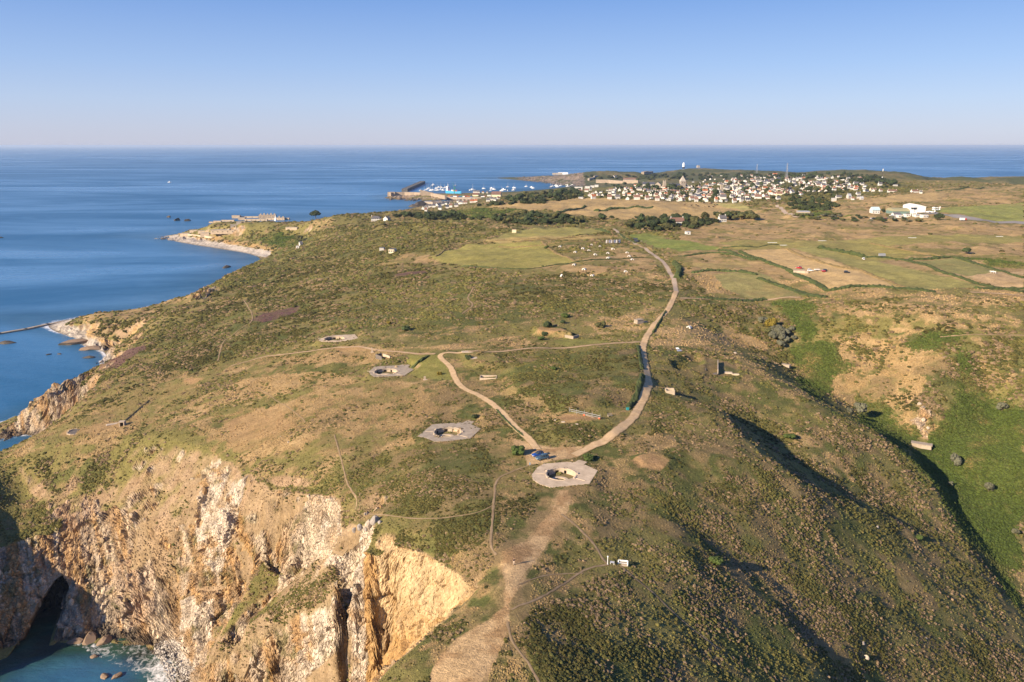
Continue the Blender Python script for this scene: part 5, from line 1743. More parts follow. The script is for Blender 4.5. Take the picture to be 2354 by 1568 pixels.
for i, (u, v, s_, lb) in enumerate(((862, 1200, 1.5, 'tallest grey boulder of the cluster above the yellow cliff'), (848, 1207, 1.3, 'squat pale grey boulder in the middle of the boulder cluster'), (826, 1214, 1.0, 'dark boulder left of the pale one in the cluster'),
                                    (815, 1220, .8, 'small brown boulder at the left end of the cluster'), (872, 1202, .8, 'small boulder right of the tallest grey boulder'), (840, 1218, .7, 'low boulder at the front of the boulder cluster'))):
    rock_at((u, v), s_, lb, (ROCKG, ROCKP)[i == 1], 40 + i, (1, .8, 1.0), i * 1.3)
for i, (u, v, s_, lb) in enumerate(((2016, 1212, 1.1, 'white boulder alone on the gorse slope below the bright green bush'), (1983, 1480, 1.3, 'upper pale crag jutting from the grey scree slope'), (1990, 1513, 1.6, 'lower pale crag jutting from the grey scree slope'), (2128, 1468, .7, 'small white stone in the gorse right of the crags'),
                                    (663, 1017, .8, 'white stone on the golden slope above the cove'), (645, 1004, .5, 'smaller white stone uphill of the white stone above the cove'), (1340, 1440 - 530, .01, ''), (2112, 930, 2.2, 'pale crag at the top of the yellow-lichened outcrop'), (2122, 965, 2.4, 'largest pale crag in the middle of the valley outcrop'), (2132, 985, 1.7, 'lowest pale crag of the valley outcrop'))):
    if lb:
        rock_at((u, v), s_ * .55, lb, ROCKP, 60 + i, (1, .8, .9), i * .9)
for i, (u, v, s_, lb) in enumerate(((18, 789, 6, 'flat dark rock awash at the left picture edge off the shingle spit'), (45, 790, 0, ''), (218, 860 - 37, 0, ''), (128, 812, 0, ''), (112, 815, 2.2, 'small dark rock awash left of its pair below the shingle spit'), (137, 817 - 3, 2.4, 'rock awash nearest the tawny reef below the spit'),
                                    (205, 822, 4.5, 'long dark reef awash below the orange cliff'), (408, 507, 9, 'larger dark islet standing off the fort headland'), (388, 500, 6, 'pointed dark islet left of the others off the fort'), (430, 508, 7, 'right-hand dark islet off the fort headland'), (495, 520 - 6, 0, ''),
                                    (548, 508 - 16, 0, ''), (375, 546 + 4, 5, 'low dark rock off the tip of the long beach'), (520, 615, 8, 'dark reef awash off the far heath slope'), (950, 476, 14, 'left dark skerry off the sandy bay'), (968, 474, 20, 'tall dark skerry beside the sandy bay'), (983, 475, 12, 'low dark skerry joined to the sandy bay'),
                                    (0, 547, 6, 'small dark rock awash at the left edge of the open sea'), (240, 1475, 2.6, 'brown boulder at the cove waterline left of the foam'), (205, 1470, 3.2, 'largest brown boulder at the cove waterline'), (175, 1475, 2.5, 'brown boulder beside the cave mouth'), (268, 1560 - 5, 1.6, 'rock awash in the foam in the middle of the cove'), (240, 1556, 1.5, 'leftmost rock awash in the cove foam'), (215, 1525 - 15, 1.2, 'dark rock awash below the cave mouth'))):
    if s_ > .1 and lb:
        rock_at((u, v), s_, lb, ROCKD if i < 18 else ROCKT, 90 + i, (1.3, .8, .38 if i < 18 and i not in (7, 8, 9, 14, 15, 16) else .75), i * 1.1, sink=.45, z=0)
# tawny reef at the cliff foot and the sea fins
for i, (u, v, s_, sh_, rz_, lb) in enumerate(((168, 790, 9, (1.7, .8, .45), .5, 'long tawny reef off the foot of the orange cliff'), (215, 803, 8, (1.5, .7, .35), .3, 'low brown reef at the foot of the orange cliff'))):
    rock_at((u, v), s_, lb, ROCKT, 130 + i, sh_, rz_, sink=.4, z=0)
# cove cobbles: too many to count
xs, ys = [], []
for _ in range(900):
    u, v = random.uniform(355, 432), random.uniform(1475, 1580)
    p = P(u, v, .3)
    if u > 345 + (v - 1470) * .45 and float(hz(p[0], p[1])) < 2.2:
        xs.append(p[0])
        ys.append(p[1])
COBX, COBY = np.array(xs), np.array(ys)

# ------------------------------------------------------------------ bushes and trees that stand alone
LEAFG = mat('bright_leaf', (.062, .090, .020), .8, .45, 1.6, .1, inst=.15)
LEAFD = mat('dark_leaf', (.040, .056, .020), .85, .45, .5, .15, inst=.3)
LEAFO = mat('olive_leaf', (.080, .080, .028), .85, .45, .5, .15, inst=.25)
LEAFS = mat('silver_leaf', (.115, .115, .075), .85, .35, .6, .1, inst=.15)
LEAFY = mat('yellow_leaf', (.17, .13, .02), .85, .35, .6, .1, inst=.15)
BARK = mat('bark', (.12, .085, .06), .95, .3, 2.0)


def crown_mesh(name, seed, n=420, rx=1.0, rz_=.75, leaf=.2, gaps=.35):
    """a crown of many small leaf clumps over uneven lobes"""
    r_ = random.Random(seed)
    lobes = [(Vector((0, 0, .1)), .62)] + [(Vector((math.cos(a) * r_.uniform(.35, .62), math.sin(a) * r_.uniform(.35, .62), r_.uniform(-.25, .45))), r_.uniform(.3, .48)) for a in [k * 6.283 / 7 + r_.uniform(-.4, .4) for k in range(7)]]
    vs, fs = [], []
    for k in range(n):
        c, rr = lobes[k % len(lobes)]
        d = Vector((r_.gauss(0, 1), r_.gauss(0, 1), r_.gauss(0, 1))).normalized()
        p = c + d * rr * r_.uniform(.72, 1.08)
        s_ = leaf * r_.uniform(.6, 1.3)
        q = (d + Vector((r_.uniform(-.6, .6), r_.uniform(-.6, .6), r_.uniform(-.3, .7)))).normalized().to_track_quat('Z', 'Y')
        b_ = len(vs)
        m_ = 5
        for j in range(m_):
            a = 6.283 * j / m_ + r_.uniform(-.3, .3)
            w = q @ Vector((math.cos(a) * s_ * r_.uniform(.6, 1.1), math.sin(a) * s_ * r_.uniform(.6, 1.1), 0)) + p
            vs.append((w.x * rx, w.y * rx, w.z * rz_))
        w = p + q @ Vector((0, 0, s_ * .55))
        vs.append((w.x * rx, w.y * rx, w.z * rz_))
        fs += [(b_ + j, b_ + (j + 1) % m_, b_ + m_) for j in range(m_)]
    # dark core so that the crown is not see-through everywhere
    bm = bmesh.new()
    for c, rr in lobes:
        res = bmesh.ops.create_icosphere(bm, subdivisions=2, radius=rr * .78)
        for v in res['verts']:
            v.co = v.co * (1 + r_.uniform(-.22, .22)) + c
            v.co = Vector((v.co.x * rx, v.co.y * rx, v.co.z * rz_))
    bm.verts.index_update()
    b_ = len(vs)
    vs += [tuple(v.co) for v in bm.verts]
    fs += [tuple(b_ + v.index for v in f.verts) for f in bm.faces]
    bm.free()
    me = bpy.data.meshes.new(name)
    me.from_pydata(vs, [], fs)
    return me


def trunk_mesh():
    m = MB().tube((0, 0, -.3), (0, 0, .55), .07, 7, .05)
    for a in range(4):
        m.tube((0, 0, .35 + .06 * a), (math.cos(a * 1.6) * .35, math.sin(a * 1.6) * .35, .75), .035, 5, .015)
    return m.mesh('trunk', BARK)


TRUNK = trunk_mesh()
CROWNS = {}
for key, lm in (('g', LEAFG), ('d', LEAFD), ('o', LEAFO), ('s', LEAFS), ('y', LEAFY)):
    CROWNS[key] = []
    for k in range(3):
        me = crown_mesh('crown', 700 + 10 * ord(key) + k, n=300 if key in 'do' else 380, rz_=.8 + .12 * k)
        me.materials.append(lm)
        CROWNS[key].append(me)


def tree(g_, r, label, key='d', group=None, h=None, name='tree', cat='tree'):
    rt = random.uniform(0, 6.28)
    h = h if h else r * 1.0
    t = thing(name, (g_.x, g_.y, g_.z), rt, label, cat, group)
    part('trunk', TRUNK, t, (0, 0, 0), 0, (r, r, h * 1.3))
    part('crown', random.choice(CROWNS[key]), t, (0, 0, h * .95), 0, (r, r, h))
    return t


def bush(uv, r, label, key='g', group=None, flat=.8):
    g_ = G(*uv)
    t = thing('bush', (g_.x, g_.y, g_.z), random.uniform(0, 6), label, 'bush', group)
    part('stem', TRUNK, t, (0, 0, 0), 0, (r, r, r * .6))
    part('foliage', random.choice(CROWNS[key]), t, (0, 0, r * .45), 0, (r, r, r * flat))
    AVOIDC.append((g_.x, g_.y, r * .8))
    return t


bush((1192, 1044), 2.4, 'bright green bush at the left edge of the car park')
bush((1352, 1057), 1.8, 'bright green bush at the back corner of the near emplacement')
bush((1645, 1296), 2.0, 'round bright green bush in the middle of the gorse slope')
bush((1815, 1010), 2.4, 'round bright green bush beyond the shadowed bank')
bush((2112, 1240), 1.6, 'small bright green bush on the shaded lower slope')
bush((1272, 850), 1.5, 'light green bush near the centre of the gorse thicket', 'g')
for i, (X_, Y_, r_, k_, lb) in enumerate(((1500, 690, 3.0, 'd', 'dark green bush at the back of the earth-roofed bunker'), (1478, 745, 2.0, 'd', 'dark bush growing on the bare bunker roof'), (1455, 775, 1.8, 'g', 'light bush in front of the bare bunker roof'), (1615, 625, 2.6, 'g', 'rounded bush on the heath left of the small road bunker'),
                                          (1850, 690, 2.8, 'o', 'olive bush right of the earth-roofed bunker'), (1600, 662, 1.8, 'd', 'flat bush between two others behind the bunker'), (965, 905, 2.0, 'd', 'dark bush on the mound inside the track bend'), (770, 1008, 1.2, 'y', 'yellowish clump on the mown lawn'),
                                          (540, 712, 2.8, 'd', 'dark wind-cut bush left of the dry-grass band'), (430, 668, 1.6, 'y', 'lime green bush beside the far emplacement'), (1490, 160, 2.6, 'g', 'round bush at the corner of the pig field'), (1005, 1300, 1.4, 'd', 'dark bush behind the golden-slope emplacement'))):
    bush(ze(X_, Y_), r_, lb, k_)
zv = zf(2600, 1600, 1.3890)
for i, (X_, Y_, r_, k_, lb) in enumerate(((1165, 85, 3.2, 's', 'large silver-grey conifer-like tree at the valley edge'), (1110, 80, 1.6, 's', 'small grey shrub left of the silver-grey valley tree'), (1695, 365, 2.5, 's', 'pale grey conical shrub below the stone cistern'), (1880, 510, 2.0, 's', 'pale grey shrub standing alone on the bracken slope'),
                                          (1955, 65, 2.4, 's', 'grey shrub clump high on the bracken slope'), (2030, 750, 1.4, 's', 'small grey shrub near the right picture edge'), (1668, 480, 1.1, 's', 'tiny grey shrub left of the conical one'))):
    g_ = G(*zv(X_, Y_))
    tree(g_, r_, lb, k_, None, r_ * 1.15)
zh = zf(2600, 900, 1.5735)
for i, (X_, Y_, r_, k_) in enumerate(((715, 625, 4.0, 's'), (760, 650, 4.6, 'y'), (790, 690, 5.0, 's'), (815, 720, 4.6, 's'), (840, 740, 4.2, 's'), (825, 770, 3.6, 's'), (850, 700, 4.4, 's'), (775, 720, 4.0, 's'), (740, 690, 3.4, 'o'), (890, 670, 2.4, 's'), (905, 722, 2.2, 's'))):
    g_ = G(*zh(X_, Y_))
    r_ *= .8
    tree(g_, r_, ('silver-grey willow in the valley-head thicket, ' + ('upper' if Y_ < 700 else 'lower') + (' left' if X_ < 800 else ' right' if X_ > 860 else ' middle') + ' part') if k_ == 's' else ('yellowish willow among the silver ones at the valley head' if k_ == 'y' else 'olive willow at the left of the valley-head thicket'), k_, 'willows at the valley head', r_ * .8)

# ------------------------------------------------------------------ pig arks on the rough paddock
zp = zf(2100, 900, 3.923)
ARKM = mat('weathered_white_tin', (.62, .58, .52), .6, .12, 1.5)
arc = [(math.cos(math.pi * k / 10) * 1.25, math.sin(math.pi * k / 10) * 1.2) for k in range(11)]
shell = MB()
ar2 = [(x * .93, z * .93) for x, z in arc]
shell.add([(x, y, z) for y in (-1.1, 1.1) for x, z in arc] + [(x, y, z) for y in (-1.1, 1.1) for x, z in ar2],
          [(i, i + 1, 12 + i, 11 + i) for i in range(10)] + [(22 + i, 33 + i, 34 + i, 23 + i) for i in range(10)] + [(i, 22 + i, 23 + i, i + 1) for i in range(10)] + [(11 + i, 12 + i, 34 + i, 33 + i) for i in range(10)])
ARK_SHELL = shell.mesh('shell', ARKM)
ARK_BACK = MB().add([(x * .95, .95, z * .95) for x, z in arc] + [(x * .95, 1.02, z * .95) for x, z in arc], [tuple(range(10, -1, -1)), tuple(range(11, 22))] + [(i, i + 1, 12 + i, 11 + i) for i in range(10)]).mesh('back_panel', ARKM)
ARK_FRONT = MB().add([(x * .95, -1.0, z * .95) for x, z in arc] + [(.38, -1.0, 0), (.38, -1.0, .75), (-.38, -1.0, .75), (-.38, -1.0, 0)], [(0, 1, 2, 3, 4, 12, 11), (4, 5, 6, 13, 12), (6, 7, 8, 9, 10, 14, 13)]).mesh('front_panel', ARKM)
ARK_SHADE = MB().box((0, -.6, .36), (.8, .5, .7)).mesh('opening_shade', BLACK)  # black block filling the doorway, stands for the shaded inside
rowname = {}
ARKS = [(548, 338), (1042, 313), (1175, 338), (908, 370), (1002, 402), (1380, 378), (787, 425), (1298, 443), (1602, 435), (1103, 467), (1632, 490), (1305, 521), (1683, 543), (768, 624), (926, 698), (1580, 733), (1055, 794)]
AL = ['leftmost pig ark of the back row in the rough paddock', 'pig ark of the back row nearest the scrap pile', 'pig ark just right of and below the back-row middle ark', 'half-hidden pig ark left of the middle of the paddock', 'pig ark in the middle of the upper paddock', 'pig ark on dry grass below the scrap pile',
      'pig ark left of the dark bramble strip', 'small pig ark in the centre of the paddock', 'pale brownish pig ark on the dry slope near the road', 'grey weathered pig ark near the paddock centre', 'pig ark above the row of fence stakes near the road', 'bright pig ark in front of the wire fence', 'bright pig ark below the fence stakes, nearest the road bend',
      'largest white pig ark beside the bramble heap', 'buff pig ark on bare soil in the lower paddock', 'white pig ark farthest right in the lower paddock', 'grey pig ark at the gorse edge below the paddock']
for i, (X_, Y_) in enumerate(ARKS + [(-1, -1)]):
    g_ = G(*zp(X_, Y_ + 8)) if X_ >= 0 else G(1583, 754)
    t = thing('pig_ark', (g_.x, g_.y, g_.z - .05), random.uniform(-.7, .3), AL[i] if X_ >= 0 else 'lone white pig ark on the dry field right of the road', 'pig ark', 'pig arks on the paddock')
    s_ = random.uniform(.95, 1.15)
    for n_, me in (('shell', ARK_SHELL), ('back_panel', ARK_BACK), ('front_panel', ARK_FRONT), ('opening_shade', ARK_SHADE)):
        part(n_, me, t, (0, 0, 0), 0, (s_, s_, s_))
    AVOIDC.append((g_.x, g_.y, 2.2))
g_ = G(*zp(578, 812))
t = thing('tent_ark', g_, .4, 'triangular white pig shelter in the gorse below the paddock', 'pig ark')
for s_ in (-1, 1):
    MB().add([(s_ * 1.1, -1, 0), (s_ * 1.1, 1, 0), (0, 1, 1.7), (0, -1, 1.7), (s_ * 1.05, -1, 0), (s_ * 1.05, 1, 0), (-.05 * s_, 1, 1.65), (-.05 * s_, -1, 1.65)], [(0, 1, 2, 3), (7, 6, 5, 4), (0, 4, 5, 1), (2, 6, 7, 3), (0, 3, 7, 4), (1, 5, 6, 2)]).obj('roof_panel', ARKM, t)
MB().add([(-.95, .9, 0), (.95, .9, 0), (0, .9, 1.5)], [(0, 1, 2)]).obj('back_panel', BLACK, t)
AVOIDC.append((g_.x, g_.y, 2.2))
# stacked poly-tunnel frames, blue tractor, two trailers
g_ = G(*zp(1375, 285))
t = thing('scrap_pile', g_, R(8), 'stack of pale frames and sheets by the road above the paddock', 'scrap pile')
for i in range(9):
    MB().add([(-7 + i * 1.55, -2, .2 + .2 * (i % 3)), (-6 + i * 1.55, -2, .2), (-4.5 + i * 1.55, 2.5, 2.4 - .2 * (i % 2)), (-5.5 + i * 1.55, 2.5, 2.5), (-7 + i * 1.55, -2, .4 + .2 * (i % 3)), (-6 + i * 1.55, -2, .4), (-4.5 + i * 1.55, 2.5, 2.6 - .2 * (i % 2)), (-5.5 + i * 1.55, 2.5, 2.7)],
             [(0, 3, 2, 1), (4, 5, 6, 7), (0, 1, 5, 4), (1, 2, 6, 5), (2, 3, 7, 6), (3, 0, 4, 7)]).obj('frame', (ARKM, WOOD, STEEL)[i % 3], t)


def tractor(g_, rz, label, m, name='tractor'):
    t = thing(name, g_, rz, label, 'tractor')
    MB().box((.8, 0, 1.0), (1.8, .8, .7), 0, 0, .92).obj('bonnet', m, t)
    MB().box((-.6, 0, 1.75), (1.3, 1.3, 1.5), 0, 0, .85).obj('cab', GLASS, t)
    MB().box((-.6, 0, 2.55), (1.4, 1.4, .12)).obj('roof', m, t)
    for x, r_, y_ in ((-.8, .78, .85), (1.3, .48, .7)):
        for s_ in (-1, 1):
            MB().tube((x, s_ * y_ - .18, r_), (x, s_ * y_ + .18, r_), r_, 14).obj('wheel', BLACK, t)
    return t


tractor(G(*zp(1478, 292)), .4, 'blue tractor beside the scrap pile at the roadside', BLUE1)


def trailer(g_, rz, label, m, L_=4.2, h=1.2):
    t = thing('trailer', g_, rz, label, 'trailer')
    MB().box((0, 0, .75 + h / 2), (L_, 1.9, h), 0, 0, .98).obj('box', m, t)
    MB().box((L_ / 2 + .6, 0, .62), (1.3, .12, .12)).obj('drawbar', BLACK, t)
    for s_ in (-1, 1):
        MB().tube((-.2, s_ * .95 - .12, .42), (-.2, s_ * .95 + .12, .42), .42, 12).obj('wheel', BLACK, t)
    return t


DKM = mat('dark_blue_tarpaulin', (.035, .045, .07), .6, .2, 1.0)
trailer(G(*zp(1733, 240)), 2.8, 'upper of two dark trailers in the bright green field', DKM)
trailer(G(*zp(1745, 272)), 2.9, 'lower of two dark trailers in the bright green field', DKM)
# farm clutter in the tan field
zq = zf(3100, 1000, 5.885)
g_ = G(*zq(620, 540))
t = thing('concrete_bunker', g_, R(-18), 'buff flat-roofed concrete bunker at the edge of the tan field', 'bunker')
MB().box((-1.5, 0, .8), (7.5, 3.6, 1.8), 0, 0, .98).obj('wall', CONC3, t)
MB().box((-1.5, 0, 1.8), (7.8, 3.9, .25)).obj('roof', CONC2, t)
MB().box((3.4, -.8, .7), (2.2, 2.0, 1.6)).obj('porch', CONC2, t)
REDP, WHP, BLKP, GRNP = paint('red_paint', (.45, .02, .02)), paint('white_car_paint', (.75, .75, .76)), paint('black_car_paint', (.02, .022, .025)), paint('green_grey_paint', (.08, .13, .12))
for X_, Y_, rz_, p_, lb in ((560, 440, 2.7, REDP, 'red car parked behind the buff bunker'), (830, 500, -.2, WHP, 'white pickup-like car right of the buff bunker'), (1155, 505, 2.9, BLKP, 'black car in the tan field by the clutter'), (1692, 545, -.3, BLKP, 'dark vehicle standing alone in the tan field'), (2080, 228, 1.4, WHP, 'white car at the end of the bushy hedge')):
    car(G(*zq(X_, Y_)), rz_, lb, p_, p_, 4.2, 1.8, 1.6, simple=True)
trailer(G(*zq(985, 497)), .1, 'pale low trailer between the white and the black vehicles', ARKM, 3.5, .6)
trailer(G(*zq(1140, 530)), .1, 'small red trailer in front of the black car', paint('red_paint', (.45, .02, .02)), 2.0, .6)
trailer(G(*zf(3300, 650, 2.9573)(672, 1118)), .0, 'pale stock trailer beside the hedge beyond the fields', STEEL, 5, 1.8)

# ------------------------------------------------------------------ hedges and field walls
def hedge(uv, w, h, label, m, name='hedge', group='field hedges', seed=0):
    pts = [G(*p) for p in uv]
    r_ = random.Random(seed + int(uv[0][0]))
    w, h = w * .7, h * .72
    c = resample(pts, max(1.2, pts[0].y * .0022))
    o0 = Vector((c[0].x, c[0].y, float(hz(c[0].x, c[0].y))))
    secs = []
    for i, p in enumerate(c):
        t = (c[min(i + 1, len(c) - 1)] - c[max(i - 1, 0)]).normalized()
        n = Vector((-t.y, t.x))
        hh = h * (r_.uniform(.6, 1.25) if 0 < i < len(c) - 1 else .3)
        ww = w * r_.uniform(.75, 1.2)
        s_ = []
        for a in (-.5, -.46, -.25, .05, .3, .47, .5):
            q = p + n * (a * ww + r_.uniform(-.1, .1) * w)
            zz = {-.5: -.3, -.46: .55, -.25: .95, .05: 1.0, .3: .9, .47: .5, .5: -.3}[a] * hh * r_.uniform(.8, 1.15)
            s_.append((q.x - o0.x, q.y - o0.y, float(hz(q.x, q.y)) - o0.z + zz))
        secs.append(s_)
    b = MB().loft(secs)
    o = link(name, b.mesh(name, m))
    o.location = o0
    AVOID.append(([(q.x, q.y) for q in c], w * .3))
    return tag(o, label, 'hedge', group)


HG = mat('hedge_leaf', (.055, .07, .022), .9, .5, .45, .15)
HT = mat('grassy_bank', (.24, .165, .075), .95, .4, .5, .1, col2=(.12, .10, .04))
HEDGES = [([(1652, 576), (1700, 590), (1735, 598)], 5, 2.2, 'dark hedge at the end of the bright green field', HG), ([(1700, 580), (1780, 610), (1850, 640), (1905, 670)], 6, 1.8, 'green hedge along the left side of the tan field', HG),
          ([(1795, 570), (1880, 600), (1960, 620), (2020, 640), (2085, 664)], 4, 1.3, 'grassy bank between the tan and green strips', HT), ([(1880, 570), (1915, 577), (1960, 585), (1985, 592)], 7, 3.2, 'tall bushy hedge ending at the white car', HG),
          ([(1985, 592), (2050, 595), (2085, 600), (2160, 625), (2260, 657), (2353, 672)], 5, 1.6, 'long dark hedge from the white car to the right edge', HG), ([(2088, 598), (2150, 595), (2185, 592)], 6, 2.4, 'hedge along the top of the small right-hand fields', HG),
          ([(2185, 592), (2260, 612), (2353, 640)], 5, 1.5, 'hedge falling to the right edge below the bracken strip', HG), ([(1910, 668), (1990, 660), (2060, 664), (2150, 672)], 6, 2.0, 'bushy hedge along the foot of the tan field', HG),
          ([(2240, 664), (2300, 665), (2375, 664)], 5, 1.8, 'short hedge at the right edge above the earth track', HG), ([(1570, 590), (1630, 582), (1700, 588)], 4, 1.4, 'low hedge right of the road bend', HG), ([(1590, 628), (1660, 624), (1740, 632)], 6, 2.2, 'thick hedge between the two olive fields', HG),
          ([(1740, 640), (1800, 660), (1860, 680), (1900, 684)], 6, 1.7, 'hedge above the valley head path', HG), ([(1600, 685), (1680, 690), (1760, 688)], 5, 1.4, 'gorse bank along the earth track by the valley head', HG),
          ([(1555, 640), (1560, 620), (1550, 605)], 6, 3.0, 'dark bushy hedge on the inside of the road bend', HG), ([(1440, 560), (1470, 566), (1500, 575)], 3, 1.2, 'low bank between the road and the bright green field', HT), ([(1420, 536), (1440, 550), (1460, 560)], 4, 1.6, 'hedge beside the road at the bright green field corner', HG),
          ([(1000, 590), (1030, 574), (1076, 560), (1160, 553), (1240, 549), (1330, 545), (1400, 541)], 3, 1.0, 'grassy bank above the olive field', HT), ([(1245, 556), (1265, 573), (1322, 602)], 4, 1.1, 'straw-coloured bank on the right of the olive field', HT), ([(1060, 613), (1180, 619), (1322, 603), (1480, 592)], 2.5, .9, 'dark bank along the foot of the olive field', HG),
          ([(1180, 558), (1290, 552), (1400, 548)], 3, .9, 'upper of two straw banks left of the road', HT), ([(1145, 568), (1250, 562), (1360, 556), (1405, 553)], 3, 1.0, 'lower of two straw banks left of the road', HT), ([(1370, 528), (1400, 536)], 5, 2.4, 'dark clump of hedge at the road fork', HG),
          ([(1280, 488), (1310, 482), (1345, 474)], 7, 3.0, 'hedge slanting up the tan hill field', HG), ([(1370, 485), (1400, 481), (1450, 478), (1500, 477)], 12, 3.5, 'broad dark thicket in the middle of the tan hill field', HG), ([(1690, 487), (1720, 495), (1745, 502)], 5, 2.0, 'hedge slanting down right of the tan hill field', HG),
          ([(2150, 440), (2200, 436), (2260, 433)], 8, 3, 'straight dark hedge beyond the town on the right', HG), ([(1660, 570), (1720, 567), (1790, 562)], 2.5, .8, 'thin dark line of bank along the airfield strip', HG), ([(2000, 560), (2090, 577), (2180, 592)], 3, 1.2, 'rough bank slanting across the dry airfield grass', HT),
          ([(1466, 795), (1472, 830), (1476, 850)], 2.5, 1.2, 'clipped gorse bank on the left of the gravel road', HG), ([(1477, 862), (1466, 898), (1450, 930), (1442, 940)], 3, 1.6, 'tall gorse bank shading the left of the gravel road', HG), ([(1500, 766), (1512, 745), (1530, 716)], 1.6, 1.1, 'narrow hedge line on the right of the gravel road', HG),
          ([(1203, 1003), (1168, 972), (1140, 942)], 1.0, .6, 'heathy bank on the left of the gravel track', HG), ([(985, 818), (960, 835), (945, 845)], 2.4, 1.4, 'dark bank bordering the mown lawn', HG)]
for i, hd in enumerate(HEDGES):
    hedge(*hd, seed=i)

# ------------------------------------------------------------------ buildings
WWALL, CWALL, GWALL = mat('white_render', (.60, .58, .54), .8, .06, .5), mat('cream_render', (.66, .57, .40), .8, .08, .5), mat('grey_render', (.42, .40, .37), .85, .12, .5)
STONE, STONE2 = mat('granite_wall', (.36, .31, .25), .9, .25, .25, .05), mat('fort_masonry', (.33, .265, .20), .92, .2, .15, .1)
RB, RG, RR_, RS, RT = mat('brown_tile', (.20, .115, .085), .85, .2, .8), mat('grey_slate', (.13, .125, .13), .7, .2, .8), mat('orange_tile', (.36, .13, .06), .85, .2, .8), mat('blue_slate', (.07, .075, .095), .6, .2, .8), mat('tin_roof', (.42, .44, .46), .5, .1, .5)
WINM = mat('window_glass', (.05, .06, .08), .1, .1, 1.0, spec=.6)
HM = {}


def house_meshes(wm_, rm_, form):
    key = (wm_.name, rm_.name, form)
    if key in HM:
        return HM[key]
    e = .5
    if form == 'flat':
        w = MB().box((0, 0, .5), (1, 1, 1)).mesh('wall', wm_)
        r_ = MB().box((0, 0, 1.02), (1.04, 1.04, .06)).mesh('roof', rm_)
    elif form == 'hip':
        w = MB().box((0, 0, .5), (1, 1, 1)).mesh('wall', wm_)
        r_ = MB().add([(-.54, -.56, .98), (.54, -.56, .98), (.54, .56, .98), (-.54, .56, .98), (-.22, 0, 1.62), (.22, 0, 1.62)], [(0, 1, 5, 4), (2, 3, 4, 5), (1, 2, 5), (3, 0, 4), (0, 3, 2, 1)]).mesh('roof', rm_)
    else:
        w = MB().add([(-e, -e, 0), (e, -e, 0), (e, e, 0), (-e, e, 0), (-e, -e, 1), (e, -e, 1), (e, e, 1), (-e, e, 1), (-e, 0, 1.62), (e, 0, 1.62)], [(0, 3, 2, 1), (0, 1, 5, 4), (2, 3, 7, 6), (1, 2, 6, 9, 5), (3, 0, 4, 8, 7), (4, 5, 9, 8), (6, 7, 8, 9)]).mesh('wall', wm_)
        k = .53
        r_ = MB().add([(-k, -.58, .93), (k, -.58, .93), (k, 0, 1.67), (-k, 0, 1.67), (k, .58, .93), (-k, .58, .93), (-k, -.58, .88), (k, -.58, .88), (k, 0, 1.625), (-k, 0, 1.625), (k, .58, .88), (-k, .58, .88)],
                      [(0, 1, 2, 3), (3, 2, 4, 5), (6, 9, 8, 7), (9, 11, 10, 8), (0, 6, 7, 1), (5, 4, 10, 11), (1, 7, 8, 2), (2, 8, 10, 4), (0, 3, 9, 6), (3, 5, 11, 9)]).mesh('roof', rm_)
    c = MB().box((0, 0, .5), (1, 1, 1)).box((0, 0, 1.03), (1.15, 1.15, .08)).mesh('chimney', wm_)
    HM[key] = (w, r_, c)
    return HM[key]


WINDOW = MB().box((0, 0, 0), (1, .08, 1)).mesh('window', WINM)
HOUSES = []


def house(uv, wpx, wall, roof, form='gable', rz=None, storeys=1.0, dep=None, chim=True, label=None, windows=0, group='town houses', name='house', cat='house'):
    g_ = G(*uv)
    dd = g_.y * CP + (CAMZ - g_.z) * SP
    w = max(4.5, wpx * dd / FPX * (.76 if group == 'town houses' else 1.0))
    d_ = dep if dep else min(max(w * .62, 5.5), 9.5)
    h = (2.3 if group == 'town houses' else 2.9) * storeys + .3
    rz = rz if rz is not None else random.choice((0, 0, 0, .25, -.25, 1.4)) + random.uniform(-.15, .15)
    if abs(math.sin(rz)) > .6:
        w, d_ = max(d_, 6.5), max(w * .8, 6)
        w, d_ = d_, w
    t = thing(name, (g_.x, g_.y, g_.z - .6), rz, label or 'house', cat, group)
    a, b, c = house_meshes(wall, roof, form)
    H_ = h + .6
    wl_o = part('wall', a, t, (0, 0, 0), 0, (w, d_, H_))
    rf_o = part('roof', b, t, (0, 0, 0), 0, (w, d_, H_))
    if chim and form != 'flat':
        for s_ in ((-1, 1) if random.random() < .5 else (-1,)):
            part('chimney', c, rf_o, (s_ * (w / 2 - .5) / w, 0, 1.45), 0, (.8 / w, .8 / d_, .42))
    for k in range(windows):
        x = -w / 2 + w * (k + .5) / windows
        for st in range(int(math.ceil(storeys))):
            part('window', WINDOW, wl_o, (x / w, (-d_ / 2 - .03) / d_, (2.2 + st * 2.6) / H_), 0, (1.1 / w, 1 / d_, 1.3 / H_))
    HOUSES.append((t, uv[0], uv[1], wall, roof, form))
    return t


